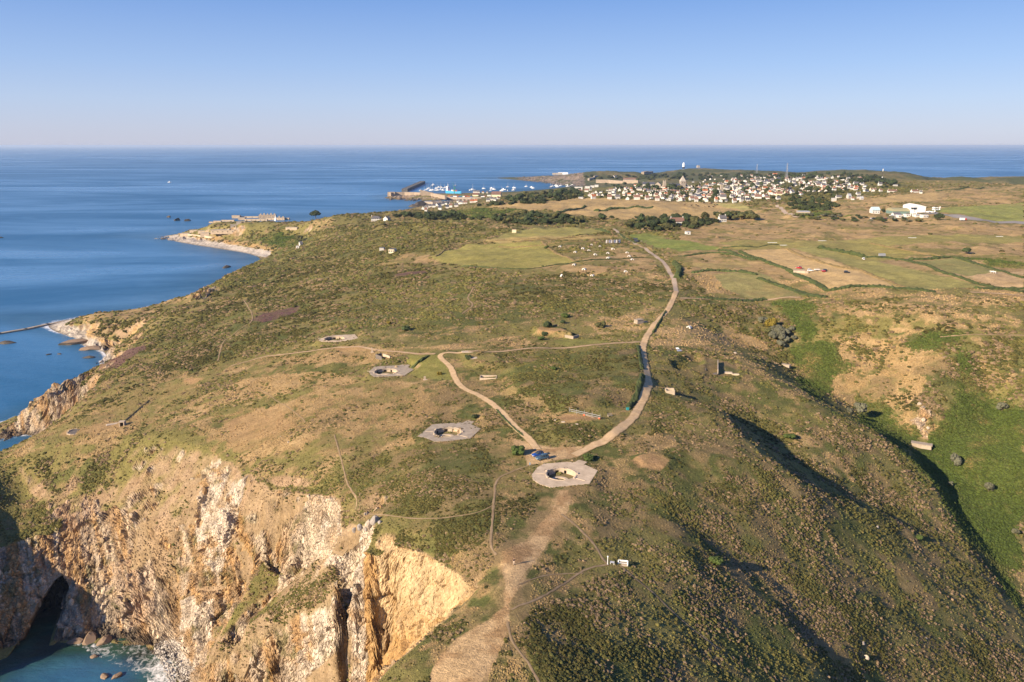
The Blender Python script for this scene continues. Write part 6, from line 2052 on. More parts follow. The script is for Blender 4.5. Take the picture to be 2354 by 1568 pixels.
MW = {'b': (WWALL, RB), 'g': (WWALL, RG), 'r': (WWALL, RR_), 's': (WWALL, RS), 'w': (WWALL, RG), 'y': (CWALL, RB), 'f': (WWALL, RT), 'k': (GWALL, RG), 't': (GWALL, RT), 'm': (STONE, RG)}
z3, z4, z5 = zf(2250, 680, 4.708), zf(2700, 640, 4.708), zf(3150, 640, 3.923)
L3 = [(345, 540, 110, 'f'), (580, 540, 110, 'r'), (885, 548, 110, 'b'), (1035, 545, 120, 'g'), (1225, 560, 125, 'g'), (1400, 555, 150, 'b'), (1590, 565, 95, 'b'), (1785, 578, 105, 'b'), (1990, 580, 125, 'f'), (2215, 590, 160, 'b'),
      (680, 478, 85, 'g'), (1255, 482, 95, 'r'), (1150, 455, 95, 'r'), (1480, 495, 80, 'b'), (1660, 485, 80, 'g'), (1745, 495, 60, 'g'), (1950, 470, 95, 'r'), (2190, 475, 80, 'b'), (2070, 530, 60, 'b'), (2145, 525, 65, 'g'), (335, 428, 85, 'b'), (450, 415, 95, 'b'),
      (525, 390, 60, 'g'), (630, 435, 100, 'g'), (890, 445, 85, 'w'), (930, 388, 150, 'b'), (1070, 405, 110, 'g'), (1185, 385, 100, 'b'), (1210, 425, 120, 'g'), (1290, 392, 55, 'r'), (1450, 385, 140, 'k'), (1640, 415, 120, 'k'), (1735, 393, 60, 'b'), (1800, 425, 60, 'b'), (1840, 475, 55, 'b'),
      (2070, 440, 105, 'b'), (2130, 425, 65, 'b'), (2280, 438, 75, 'b'), (1370, 305, 65, 'r'), (1000, 362, 55, 'b')]
L4 = [(60, 783, 105, 'b'), (140, 772, 120, 'b'), (330, 765, 150, 'b'), (400, 788, 90, 'b'), (590, 788, 105, 'r'), (770, 788, 55, 'r'), (855, 792, 65, 'g'), (965, 794, 65, 'w'), (1115, 812, 95, 'b'), (1255, 788, 85, 'g'), (1370, 773, 130, 's'), (1560, 735, 160, 'b'), (1740, 738, 95, 'b'), (1940, 745, 100, 'g'),
      (640, 705, 85, 'b'), (460, 695, 115, 's'), (900, 738, 150, 'g'), (1100, 695, 85, 'b'), (1350, 705, 105, 'b'), (80, 665, 85, 'b'), (165, 640, 65, 'b'), (560, 618, 120, 'r'), (720, 655, 150, 'b'), (880, 685, 75, 'r'), (1180, 668, 65, 'b'), (1250, 635, 105, 'g'), (1500, 625, 105, 'r'), (1640, 605, 120, 'b'), (1960, 675, 130, 'y'),
      (2090, 665, 75, 'y'), (340, 565, 75, 'g'), (520, 545, 110, 's'), (610, 535, 55, 'w'), (960, 565, 65, 'w'), (1000, 515, 100, 'k'), (1080, 505, 55, 'w'), (1200, 558, 105, 's'), (1260, 535, 75, 'w'), (1480, 548, 75, 't'), (1690, 545, 120, 'r'), (1580, 575, 85, 'y'), (1870, 525, 70, 'w'), (1950, 565, 85, 'b'), (2030, 595, 85, 'b'), (650, 485, 60, 's'),
      (700, 485, 50, 'w'), (850, 485, 65, 'w'), (970, 435, 85, 'r'), (1060, 465, 65, 'w'), (1225, 445, 95, 'b'), (1330, 455, 85, 's'), (1490, 445, 85, 'b'), (1610, 405, 65, 'w'), (1720, 430, 180, 's'), (1880, 415, 85, 'b'), (1960, 425, 85, 'w'), (2140, 395, 85, 'w'), (1250, 315, 50, 'b'), (1370, 308, 40, 'w'), (1440, 313, 55, 'b'), (1880, 290, 100, 'r'),
      (1780, 315, 75, 'b'), (1920, 360, 85, 'b'), (660, 315, 110, 'w'), (880, 303, 55, 'w'), (2300, 395, 60, 'w'), (2250, 355, 55, 'w'), (1100, 535, 60, 'w'), (1420, 590, 60, 'w'), (1150, 600, 70, 's'), (1760, 580, 70, 'w'), (1840, 480, 60, 'g'), (1690, 485, 70, 'g'), (1560, 500, 70, 's'), (1400, 480, 60, 'w'), (2010, 640, 70, 'b'), (1870, 600, 60, 'g'), (460, 540, 60, 'g'), (1000, 560, 60, 's')]
L5 = [(210, 472, 80, 'g'), (250, 263, 55, 'w'), (500, 283, 65, 'w'), (530, 313, 55, 'w'), (700, 293, 55, 'w'), (150, 313, 50, 'w'), (245, 318, 75, 'b'), (860, 318, 115, 'f'), (960, 323, 75, 'f'), (430, 363, 65, 'w'), (470, 400, 85, 'w'), (570, 365, 65, 'w'), (670, 395, 75, 'w'), (870, 385, 55, 'w'), (940, 383, 85, 'k'), (1070, 395, 95, 'g'), (660, 445, 65, 'w'),
      (730, 475, 75, 'w'), (870, 475, 75, 'r'), (800, 425, 100, 'b'), (560, 420, 85, 's'), (560, 485, 65, 'b'), (340, 495, 85, 'b'), (1110, 548, 85, 'w'), (1200, 463, 55, 'w'), (1230, 505, 105, 's'), (1340, 480, 120, 'y'), (1460, 498, 55, 'b'), (1640, 508, 170, 'b'), (1990, 513, 135, 'b'), (2090, 528, 45, 'w'), (800, 603, 110, 'w'), (960, 605, 75, 't'), (1120, 603, 85, 'k'),
      (725, 645, 95, 't'), (1450, 403, 75, 'g'), (1690, 408, 115, 't'), (30, 333, 55, 'w'), (90, 420, 60, 'w'), (300, 430, 50, 'w'), (620, 300, 55, 'w'), (1000, 460, 60, 'w'), (1340, 500, 50, 'w'), (1160, 625, 60, 't'), (1020, 628, 50, 'b')]
for zz, lst in ((z3, L3), (z4, L4), (z5, L5)):
    kpx = .57446 / (4.708 if zz is not z5 else 3.923)
    for (X_, Y_, w_, c_) in lst:
        big_ = Y_ > 500
        house(zz(X_, Y_), w_ * kpx, *MW[c_], form='flat' if c_ in 'ft' and w_ > 80 else ('hip' if c_ == 'k' else 'gable'), storeys=1.9 if random.random() < .35 else 1.15, windows=3 if (zz is z3 and Y_ > 530) or (zz is z4 and Y_ > 760) else 0)
for _ in range(112):
    while True:
        u_, v_ = random.uniform(1460, 1985), random.uniform(408, 456)
        if poly_in(np.array([u_]), np.array([v_]), [(1450, 456), (1700, 458), (1830, 446), (1985, 436), (1960, 412), (1800, 408), (1650, 418), (1480, 440)])[0]:
            break
    house((u_, v_), random.uniform(7, 12), *MW[random.choice('bgwwswbkry')], storeys=random.choice((1.0, 1.1, 1.8)))
# cottages round the bay
z1 = zf(1500, 680, 4.708)
LB = [(910, 753, 80, 'g'), (970, 737, 55, 'g'), (1040, 703, 55, 's'), (1110, 703, 65, 's'), (1165, 683, 50, 's'), (1220, 678, 65, 's'), (1285, 668, 55, 's'), (1340, 653, 50, 's'), (1390, 643, 55, 's'), (1225, 748, 62, 's'), (1360, 728, 62, 's'), (1430, 703, 55, 'b'), (1530, 698, 75, 'g'),
      (1560, 613, 45, 'g'), (1620, 643, 85, 'w'), (1700, 645, 75, 'b'), (1820, 593, 50, 'w'), (1830, 618, 85, 'r'), (1900, 613, 55, 'r'), (2130, 598, 65, 'g'), (2200, 573, 55, 'w'), (2320, 555, 45, 'b'), (960, 793, 45, 'b'), (2260, 590, 50, 'w')]
for X_, Y_, w_, c_ in LB:
    house(z1(X_, Y_), w_ * .122, *MW[c_], storeys=1.5, group='cottages by the bay')
# label the houses by look, neighbourhood and order
LAND = [((1340, 440), 'near the white hotel'), ((1560, 440), 'round the church spire'), ((1440, 458), 'along the left field edge'), ((1620, 462), 'along the middle field edge'), ((1750, 462), 'along the right field edge'), ((1650, 440), 'in the lower middle of the town'), ((1740, 425), 'in the crowded centre of town'), ((1700, 410), 'at the back of the town'),
        ((1880, 405), 'below the farther mast'), ((1940, 435), 'on the right side of town'), ((2050, 435), 'at the right end of town'), ((1020, 462), 'in the cottage row by the bay'), ((1000, 475), 'in front of the cottage row by the bay'), ((1070, 455), 'between bay and harbour')]
from collections import defaultdict
_grp = defaultdict(list)
for (t, u, v, wl, rf, fm) in HOUSES:
    where = min(LAND, key=lambda q: math.hypot((q[0][0] - u), (q[0][1] - v) * 3))[1]
    wl_ = {'white_render': 'white', 'cream_render': 'cream', 'grey_render': 'grey', 'granite_wall': 'stone'}[wl.name]
    rf_ = {'brown_tile': 'brown-tiled', 'grey_slate': 'grey-roofed', 'orange_tile': 'orange-tiled', 'blue_slate': 'dark-slated', 'tin_roof': 'pale flat-roofed'}[rf.name]
    _grp['%s %s house %s' % (wl_, rf_, where)].append((u, t))
_O = 'second third fourth fifth sixth seventh eighth ninth tenth eleventh twelfth thirteenth fourteenth fifteenth sixteenth seventeenth eighteenth nineteenth twentieth'.split()
ORD = ['leftmost'] + [o_ + ' from left' for o_ in _O] + ['in the crowded right half'] * 40
_old = ['leftmost', 'second from left', 'third from left', 'fourth from left', 'fifth from left', 'sixth from left', 'seventh from left', 'eighth from left', 'ninth from left']
for lb, q in _grp.items():
    q.sort(key=lambda a: a[0])
    for i, (u, t) in enumerate(q):
        t['label'] = lb if len(q) == 1 else (lb + ', ' + ('rightmost' if i == len(q) - 1 else ORD[i]))

# white villa on the heath with its annex
zvl = zf(1450, 740, 5.231)
house(zvl(285, 758), 21, WWALL, RG, 'hip', .1, 1.6, 12, label='white villa with grey hipped roof alone on the far heath', windows=5, group=None)
house(zvl(512, 745), 13, WWALL, RG, 'gable', 1.0, 1.1, 9, label='white annex right of the white villa', windows=2, group=None)
# farmhouses among the trees above the road
zfm = zf(2400, 600, 2.14)
house(zfm(655, 640), 30, WWALL, RB, 'gable', .1, 1.5, 9, label='long white farmhouse with brown roof among the roadside trees', windows=5, group=None)
house(zfm(1045, 615), 16, WWALL, RG, 'gable', .15, 1.4, 7, label='white two-gabled house half hidden in the wood', windows=4, group=None)
house(zfm(750, 725), 10, WWALL, RT, 'flat', .1, .9, 5, label='small white flat-roofed hut at the wood edge by the green field', windows=1, group=None)
house(ze(455, 185), 40 * .34, CWALL, RG, 'flat', -.2, 1.0, 7, label='low buff flat-roofed lookout building on the heath', windows=3, group=None)
house(ze(385, 172), 30 * .34, GWALL, RS, 'flat', -.1, .9, 5, label='dark low shed left of the buff lookout building', windows=0, group=None, chim=False)
house(ze(1272, 52), 8, CWALL, RB, 'flat', 0, 1.1, 5, label='tiny ruined brick hut in the far olive field', group=None)
house(z5(245, 838), 26, STONE, RT, 'flat', -.15, .8, 14, label='wide grey polytunnel-roofed shed below the town road', group=None)
# hotel blocks
for X_, Y_, w_, st, lb in ((300, 378, 150, 3.2, 'long white hotel block with rows of windows at the trees'), (470, 348, 95, 2.2, 'second white hotel block right of the long one'), (560, 335, 75, 2.2, 'small white hotel block in the middle'), (640, 322, 70, 2.4, 'tallest white hotel block by the dark pines')):
    house(z3(X_, Y_), w_ * .122, WWALL, RT, 'flat', -.12, st, 12, label=lb, windows=6 if w_ > 100 else 3, group=None, name='hotel_block', cat='building')


# church with pyramid spire, stone chapel, school tower
def church(uv, w, label):
    g_ = G(*uv)
    t = thing('church', (g_.x, g_.y, g_.z - 1), .15, label, 'church')
    MB().box((0, 0, 9), (w, w, 20)).obj('tower', STONE, t)
    MB().add([(-w * .56, -w * .56, 19), (w * .56, -w * .56, 19), (w * .56, w * .56, 19), (-w * .56, w * .56, 19), (0, 0, 34)], [(0, 1, 4), (1, 2, 4), (2, 3, 4), (3, 0, 4), (3, 2, 1, 0)]).obj('spire', mat('spire_stone', (.40, .36, .31), .9, .15, .3), t)
    n_ = part('nave', house_meshes(STONE, RS, 'gable')[0], t, (-w * 1.7, 0, 0), 0, (w * 2.4, w * 1.2, 8))
    part('roof', house_meshes(STONE, RS, 'gable')[1], t, (-w * 1.7, 0, 0), 0, (w * 2.4, w * 1.2, 8))
    part('transept', house_meshes(STONE, RS, 'gable')[0], t, (-w * 1.0, -w * .6, 0), 1.57, (w * 1.5, w * .9, 7))
    part('roof', house_meshes(STONE, RS, 'gable')[1], t, (-w * 1.0, -w * .6, 0), 1.57, (w * 1.5, w * .9, 7))
    for a in range(4):
        for s_ in (-.2, .2):
            MB().box((s_ * w, -w * .505, 15.5), (w * .12, .1, 3.4)).obj('belfry_opening', DARKC, t, loc=(0, 0, 0), rz=a * math.pi / 2)  # flat dark panel, the shade of the hollow is in its colour


church(z3(2255, 345), 13, 'grey stone church with a pyramid spire above the town trees')
house(z3(1800, 335), 12, STONE, RS, 'gable', 1.2, 3.0, 16, False, 'steep-gabled stone chapel left of the church spire', 0, None, 'chapel', 'chapel')
g_ = G(*z3(1915, 335))
t = thing('bell_tower', g_, .1, 'slim pinnacled stone tower between chapel and church', 'tower')
MB().box((0, 0, 8), (7, 7, 20)).obj('shaft', STONE, t)
for a in (-1, 1):
    for b in (-1, 1):
        MB().box((a * 3, b * 3, 19.5), (1.1, 1.1, 4), 0, 0, .3).obj('pinnacle', STONE, t)
g_ = G(*z4(875, 590))
t = thing('clock_tower', g_, .1, 'square pale clock tower with pointed cap in the town centre', 'tower')
MB().box((0, 0, 7), (6, 6, 17)).obj('shaft', STONE, t)
MB().box((0, 0, 17), (6.3, 6.3, 5), 0, 0, .1).obj('cap', RG, t)
house(z3(1620, 312), 26, mat('pale_stone', (.5, .47, .42)), RS, 'gable', -.2, 2.6, 14, True, 'long grey barrack-like block left of the chapel', 0, None, 'terrace_block', 'building')

# lattice masts
def mast(uv, h, label, w=3.0):
    g_ = G(*uv)
    t = thing('radio_mast', g_, .3, label, 'mast')
    for a, b in ((-1, -1), (1, -1), (1, 1), (-1, 1)):
        MB().tube((a * w, b * w, -1), (a * .7, b * .7, h), .32, 4).obj('leg', STEEL, t)
    n = 8
    for k in range(n):
        f0, f1 = k / n, (k + 1) / n
        w0, w1 = w + (.7 - w) * f0, w + (.7 - w) * f1
        for s_ in (-1, 1):
            MB().tube((s_ * w0, -w0, h * f0), (-s_ * w1, -w1, h * f1), .16, 4).obj('brace', STEEL, t)
    for k, (zz, r_) in enumerate(((.95, 1.6), (.8, 1.5), (.68, 1.4))):
        MB().lathe([(.2, -.3), (r_, .3), (r_, .4), (.2, -.1)], 10).obj('dish', WHITE, t, loc=(.9, -1.2, h * zz))
    return t


mast(z4(1535, 272), 45, 'left tall lattice radio mast behind the town')
mast(z4(2095, 380), 52, 'right lattice radio mast standing among white houses')
g_ = G(*z5(1478, 318))
t = thing('telecom_pole', g_, 0, 'thin dark telecom pole with white drums right of the town', 'mast')
MB().tube((0, 0, -1), (0, 0, 34), .55, 6, .3).obj('pole', BLACK, t)
for zz in (30, 26, 8):
    MB().tube((.6, -.9, zz - 1), (.6, -.9, zz + 1.4), 1.4, 8).obj('drum', WHITE, t)
# white beacon and round tower on the far hill
g_ = G(*z4(160, 168))
t = thing('beacon', g_, 0, 'white tapering day beacon on a dark base on the far hill', 'beacon')
MB().lathe([(9, -2), (9, 14), (8, 14.5)], 12).obj('base', BLACK, t)
MB().lathe([(9, 14), (8.5, 34), (5, 44)], 12).obj('tower', WHITE, t)
g_ = G(*z4(437, 148))
t = thing('signal_tower', g_, .2, 'squat square ruined tower on the far hilltop', 'tower')
MB().box((0, 0, 7), (22, 18, 18), 0, 0, .95).obj('wall', STONE, t)
MB().box((-6, -4, 17), (6, 9, 4)).obj('parapet', STONE, t)

# ------------------------------------------------------------------ airfield
z8 = zf(3300, 650, 2.9573)
HGW, HGG = mat('white_cladding', (.74, .72, .68), .7, .06, .15), mat('green_cladding', (.14, .21, .19), .7, .1, .15)


def hangar(uvl, uvr, dep, h, label, wallm, roofm, form):
    a, b = G(*uvl), G(*uvr)
    w = abs(b.x - a.x)
    t = thing('hangar', ((a.x + b.x) / 2, min(a.y, b.y) + dep / 2, min(a.z, b.z)), -.04, label, 'hangar')
    if form == 'barrel':
        n = 12
        arc_ = [(math.cos(math.pi * k / n), math.sin(math.pi * k / n)) for k in range(n + 1)]
        MB().box((0, 0, h * .3), (w, dep, h * .62)).obj('wall', wallm, t)
        MB().add([(x, -c * dep * .52, h * .55 + s * h * .42) for x in (-w * .505, w * .505) for c, s in arc_], [(k, k + 1, n + 2 + k, n + 1 + k) for k in range(n)] + [tuple(range(n, -1, -1)), tuple(range(n + 1, 2 * n + 2))]).obj('roof', roofm, t)
        for k in range(14):
            for q in range(2):
                MB().box((-w * .47 + w * .94 * k / 13, -dep * (.47 - .1 * q), h * (.74 + .1 * q)), (w * .022, 1.2, .9)).obj('rooflight', mat('rooflight', (.32, .31, .2), .4), t)
        for k in range(4):
            MB().box((-w * .3 + w * .2 * k, -dep / 2 - .06, h * .26), (w * .17, .14, h * .48)).obj('door', HGG, t)
    else:
        MB().add([(-w / 2, y, z) for y in (-dep / 2, dep / 2) for z in (0,)] + [(w / 2, -dep / 2, 0), (w / 2, dep / 2, 0), (-w / 2, -dep / 2, h * .82), (-w / 2, dep / 2, h * .82), (w / 2, -dep / 2, h * .82), (w / 2, dep / 2, h * .82), (0, -dep / 2, h), (0, dep / 2, h)],
                 [(0, 2, 6, 8, 4), (1, 5, 9, 7, 3), (0, 4, 5, 1), (2, 3, 7, 6), (0, 1, 3, 2)]).obj('wall', wallm, t)
        MB().add([(-w * .51, -dep * .51, h * .815), (0, -dep * .51, h * 1.01), (w * .51, -dep * .51, h * .815), (-w * .51, dep * .51, h * .815), (0, dep * .51, h * 1.01), (w * .51, dep * .51, h * .815), (-w * .51, -dep * .51, h * .76), (w * .51, -dep * .51, h * .76), (0, -dep * .51, h * .95)],
                 [(0, 1, 4, 3), (1, 2, 5, 4), (0, 6, 8, 1), (1, 8, 7, 2)]).obj('roof', roofm, t)
        for k in range(6):
            MB().box((-w * .4 + w * .16 * k, -dep / 2 - .08, h * .35), (w * .148, .16, h * .68)).obj('door', wallm, t)
    return t


hangar(z5(1840, 822), z5(2170, 824), 30, 11, 'large white hangar with low-pitched roof at the airfield', HGW, HGW, 'gable')
hangar(z5(1512, 838), z5(1915, 838), 22, 8.5, 'green hangar with a long barrel roof and rows of rooflights', HGG, mat('olive_roof', (.30, .28, .17), .8, .1, .2), 'barrel')
g_ = G(*z5(1972, 888))
t = thing('control_tower', g_, .1, 'white control tower on an open frame before the white hangar', 'tower')
for a, b in ((-1, -1), (1, -1), (1, 1), (-1, 1)):
    MB().tube((a * 2.4, b * 2.4, 0), (a * 2.2, b * 2.2, 9), .3, 5).obj('leg', WHITE, t)
MB().box((0, 0, 4), (5.4, 5.4, .4)).obj('platform', WHITE, t)
MB().box((0, 0, 8.0), (6.4, 6.4, .5)).obj('platform', WHITE, t)
MB().box((0, 0, 9.6), (4.6, 4.6, 2.6), 0, 0, 1.12).obj('cabin', GLASS, t)
MB().box((0, 0, 11.1), (5.8, 5.8, .4)).obj('roof', WHITE, t)
for X_, Y_, w_, st, m_, lb in ((1645, 915, 55, 1.0, 'f', 'small white terminal block at the left of the airport car park'), (1700, 885, 110, .8, 'g', 'white terminal building with curved canopy before the green hangar'), (1750, 905, 70, 1.0, 'f', 'low white terminal wing'), (1880, 890, 90, .9, 'f', 'white airport building left of the control tower'), (2030, 890, 90, .8, 'f', 'low white building right of the control tower'), (2140, 905, 80, 1.0, 'f', 'lowest white shed at the apron edge'), (1365, 838, 120, 1.5, 'w', 'bungalow with pale blue roof left of the green hangar')):
    wl, rf = MW[m_]
    if m_ == 'w':
        rf = mat('pale_blue_roof', (.42, .56, .6), .6, .08, .3)
    house(z5(X_, Y_), w_ * .1464, wl, rf, 'flat' if m_ == 'f' else 'gable', .05, st, 8, False, lb, 3, None, 'airport_building' if m_ != 'w' else 'bungalow', 'building')


def plane(uv, rz, label, c):
    g_ = G(*uv)
    t = thing('light_aircraft', (g_.x, g_.y, g_.z + .2), rz, label, 'aircraft')
    MB().loft([[(x, r_ * math.cos(a) * .9, 1.6 + r_ * math.sin(a)) for a in [6.283 * k / 8 for k in range(8)]] for x, r_ in ((4.6, .25), (3.8, .7), (1.5, .95), (-1.5, .8), (-5.5, .25))]).obj('fuselage', c, t, True)
    MB().box((.9, 0, 2.35), (1.7, 14, .18)).obj('wing', c, t)
    MB().box((-5.1, 0, 1.9), (1.0, 4.6, .14)).obj('tailplane', c, t)
    MB().add([(-4.3, -.08, 1.8), (-5.6, -.08, 1.8), (-5.8, -.08, 3.6), (-5.0, -.08, 3.6), (-4.3, .08, 1.8), (-5.6, .08, 1.8), (-5.8, .08, 3.6), (-5.0, .08, 3.6)], [(0, 1, 2, 3), (7, 6, 5, 4), (0, 4, 5, 1), (2, 6, 7, 3), (0, 3, 7, 4), (1, 5, 6, 2)]).obj('fin', c, t)
    for x, y in ((3.6, 0), (0, 1.3), (0, -1.3)):
        MB().tube((x, y - .1, .3), (x, y + .1, .3), .3, 10).obj('wheel', BLACK, t)


plane(z8(1308, 556), 3.0, 'farther white light aircraft on the green grass by the hangar', WHITE)
plane(z8(1305, 578), 3.1, 'nearer white light aircraft on the green grass by the hangar', WHITE)
plane(z8(1240, 604), 2.6, 'white light aircraft on the apron beside the white hangar', WHITE)
g_ = G(*z8(1630, 690))
t = thing('fire_truck', g_, .1, 'red and white airfield fire truck beside the taxiway', 'truck')
MB().box((-.8, 0, 1.9), (5, 2.4, 2.4)).obj('body', WHP, t)
MB().box((2.6, 0, 1.7), (1.9, 2.4, 2.0)).obj('cab', REDP, t)
for x in (-2, 2.2):
    for s_ in (-1, 1):
        MB().tube((x, s_ * 1.1 - .2, .55), (x, s_ * 1.1 + .2, .55), .55, 10).obj('wheel', BLACK, t)
CARC = [WHP, BLKP, GRNP, WHP, paint('silver_paint', (.45, .46, .48)), REDP]
for i, X_ in enumerate((1325, 1350, 1378, 1440, 1500, 1535, 780, 800, 1560)):
    car(G(*z5(X_, 928 + (i % 2) * 5)), .1 + .1 * (i % 3), ['white', 'black', 'grey-green', 'white', 'silver', 'red'][i % 6] + ' car in the airport car park row, ' + ('rightmost' if i == 8 else (ORD[i + 2] if i < 6 else ORD[i - 6])), CARC[i % 6], CARC[i % 6], 4.4, 1.8, 1.6, group='cars in the airport car park', simple=True)
# runway edge markers
for i, (uv, w_, d_, lb) in enumerate(((zh(770, 113), 8, 1.1, 'white strip marker at the near end of the grass runway'), (zh(1085, 101), 8, 1.1, 'second white runway strip marker from the left'), (zh(840, 129), 6, 1.4, 'shorter white marker just below the grass runway end'), (zh(1650, 82), 7, 1.1, 'third white runway strip marker from the left'), (zh(2200, 74), 6, 1.1, 'white runway strip marker nearest the right edge'))):
    g_ = G(*uv)
    tag(MB().box((0, 0, .12), (w_, d_, .2)).obj('runway_marker', WHITE, None, loc=g_, rz=-.05), lb, 'runway marker', 'runway markers')

# ------------------------------------------------------------------ harbour
def wall_run(name, uv, h, th, label, m, z0=None, cat='wall'):
    pts = [G(*p) if z0 is None else Vector(P(*p, z0)) for p in uv]
    t = thing(name, pts[0], 0, label, cat)
    for a, b in zip(pts[:-1], pts[1:]):
        d = b - a
        MB().box((d.length / 2, 0, h / 2 - 1), (d.length + th * .5, th, h + 2)).obj('wall_section', m, t, loc=a - pts[0], rz=math.atan2(d.y, d.x))
    return t


bw = wall_run('breakwater', [z1(560, 412), z1(740, 330), z1(900, 258)], 11, 22, 'long dark stone breakwater reaching into the harbour', mat('breakwater_stone', (.115, .105, .09), .9, .25, .05, .3), 0, 'breakwater')
wall_run('fort_wall', [z1(290, 480), z1(380, 470), z1(560, 468), z1(745, 472), z1(945, 480)], 9, 6, 'long buff masonry sea wall of the harbour fort', STONE2, 6)
g_ = Vector(P(*z1(310, 485), 4))
tag(MB().box((0, 0, 5), (26, 22, 14), 0, 0, .92).obj('fort_bastion', STONE2, None, loc=g_, rz=.1), 'square bastion at the seaward end of the fort wall', 'bastion')
g_ = Vector(P(*z1(980, 498), 5))
t = thing('fort_gatehouse', g_, .1, 'pointed masonry gatehouse at the landward end of the fort', 'fort')
MB().add([(-22, -9, 0), (22, -9, 0), (22, 9, 0), (-22, 9, 0), (-22, -9, 21), (22, -9, 11), (22, 9, 11), (-22, 9, 21)], [(0, 3, 2, 1), (0, 1, 5, 4), (1, 2, 6, 5), (2, 3, 7, 6), (3, 0, 4, 7), (4, 5, 6, 7)]).obj('wall', STONE2, t)
wall_run('fort_ramp_wall', [z1(1040, 490), z1(1180, 515), z1(1330, 545)], 10, 6, 'sloping masonry wall falling from the fort to the quay', STONE2, 6)
wall_run('quay_wall', [z1(1340, 548), z1(1560, 552), z1(1850, 555), z1(2000, 560)], 6, 10, 'pale quay revetment above the inner bay', STONE, 2)
wall_run('shore_battery', [z1(968, 642), z1(1090, 645), z1(1230, 640)], 7, 14, 'ruined grey shore battery at the head of the bay', STONE, 5)
for X_, Y_, w_, c_, st, dp, lb in ((1900, 495, 110, 'y', 2.2, 22, 'beige gabled warehouse on the quay'), (2290, 505, 170, 'y', 3.2, 30, 'long cream warehouse at the right end of the quay'), (1890, 430, 80, 'g', 1.6, 12, 'grey-roofed quay building left of the white store'), (1950, 440, 48, 'g', 2.0, 12, 'white gabled harbour store beside the quay'), (2035, 440, 40, 'b', 1.4, 10, 'small dark harbour hut right of the white store'), (2115, 442, 40, 'k', 1.6, 10, 'grey harbour office near the pontoons'),
                                    (1500, 500, 60, 'k', 1.0, 10, 'low grey boat shed at the left of the boatyard'), (2150, 495, 70, 'f', 1.2, 10, 'low white shed between the two warehouses')):
    house(z1(X_, Y_), w_ * .122, *MW[c_], form='flat' if c_ == 'f' else 'gable', rz=-.1, storeys=st, dep=dp, chim=False, label=lb, group=None, name='harbour_building', cat='building')
# yard containers and trailers on the quay
CONT = [paint('container_red', (.35, .06, .03), .6), paint('container_blue', (.04, .12, .3), .6), WHITE, paint('container_orange', (.5, .2, .04), .6), paint('container_green', (.05, .2, .1), .6)]
for i, X_ in enumerate((1390, 1420, 1450, 1480, 1510, 1540, 1570, 1600, 1635, 1670, 1720, 1770, 1810, 1760, 2030, 2060)):
    g_ = G(*z1(X_, 500 + (i * 7) % 17))
    cn = ['red', 'blue', 'white', 'orange', 'green'][(i * 3) % 5]
    tag(MB().box((0, 0, 1.5), (12 if i % 3 else 7, 3, 3.2)).obj('container', CONT[(i * 3) % 5], None, loc=g_, rz=.1 * (i % 4) - .1), cn + ' container in the quay yard, ' + ('second from right' if i == 14 else 'rightmost' if i == 15 else ORD[i] if i < 9 else ['tenth', 'eleventh', 'twelfth', 'thirteenth', 'fourteenth'][i - 9] + ' from left'), 'container', 'containers in the quay yard')


# boats
def hull_mesh(m, L_=9.0, W_=3.0, H_=1.5):
    s = []
    for x, k, zl in ((-L_ / 2, .75, .3), (-L_ * .25, 1.0, 0), (L_ * .1, 1.0, 0), (L_ * .35, .6, .1), (L_ / 2, .05, .5)):
        hw = W_ / 2 * k
        s.append([(x, -hw, H_ + (.4 if x > L_ * .3 else 0)), (x, -hw * .7, zl - .4), (x, hw * .7, zl - .4), (x, hw, H_ + (.4 if x > L_ * .3 else 0))])
    return MB().loft(s).mesh('hull', m)


HULLS = [hull_mesh(WHITE), hull_mesh(paint('navy_hull', (.03, .05, .12)))]
CABIN = MB().loft([[(-2, -.9, 1.4), (-2, -.8, 2.3), (-2, .8, 2.3), (-2, .9, 1.4)], [(1, -.9, 1.5), (.8, -.8, 2.3), (.8, .8, 2.3), (1, .9, 1.5)], [(2.2, -.5, 1.6), (2.0, -.4, 1.8), (2.0, .4, 1.8), (2.2, .5, 1.6)]]).mesh('cabin', WHITE)
MAST_ = MB().tube((0, 0, 1.4), (0, 0, 13), .13, 5, .07).mesh('mast', mat('spar', (.6, .6, .58), .5))
BOOM = MB().tube((0, 0, 2.9), (-3.6, 0, 2.8), .22, 5).mesh('boom', mat('sail_cover', (.7, .68, .62), .8))
WHEELH = MB().box((-.8, 0, 2.4), (2.6, 2.0, 1.9), 0, 0, .85).mesh('wheelhouse', WHITE)


def boat(uv, scale, label, kind, dark=False, rz=None):
    p = P(*uv, 0)
    t = thing('sailing_boat' if kind == 's' else 'motor_boat', (p[0], p[1], 0), random.uniform(-.5, .5) + (3.14 if random.random() < .3 else 0) if rz is None else rz, label, 'boat', 'boats moored in the harbour')
    s3 = (scale,) * 3
    part('hull', HULLS[int(dark)], t, (0, 0, 0), 0, s3)
    if kind == 's':
        part('cabin', CABIN, t, (0, 0, 0), 0, s3)
        part('mast', MAST_, t, (0, 0, 0), 0, (scale * 1.4, scale * 1.4, scale))
        part('boom', BOOM, t, (0, 0, 0), 0, s3)
    else:
        part('wheelhouse', WHEELH, t, (0, 0, 0), 0, s3)


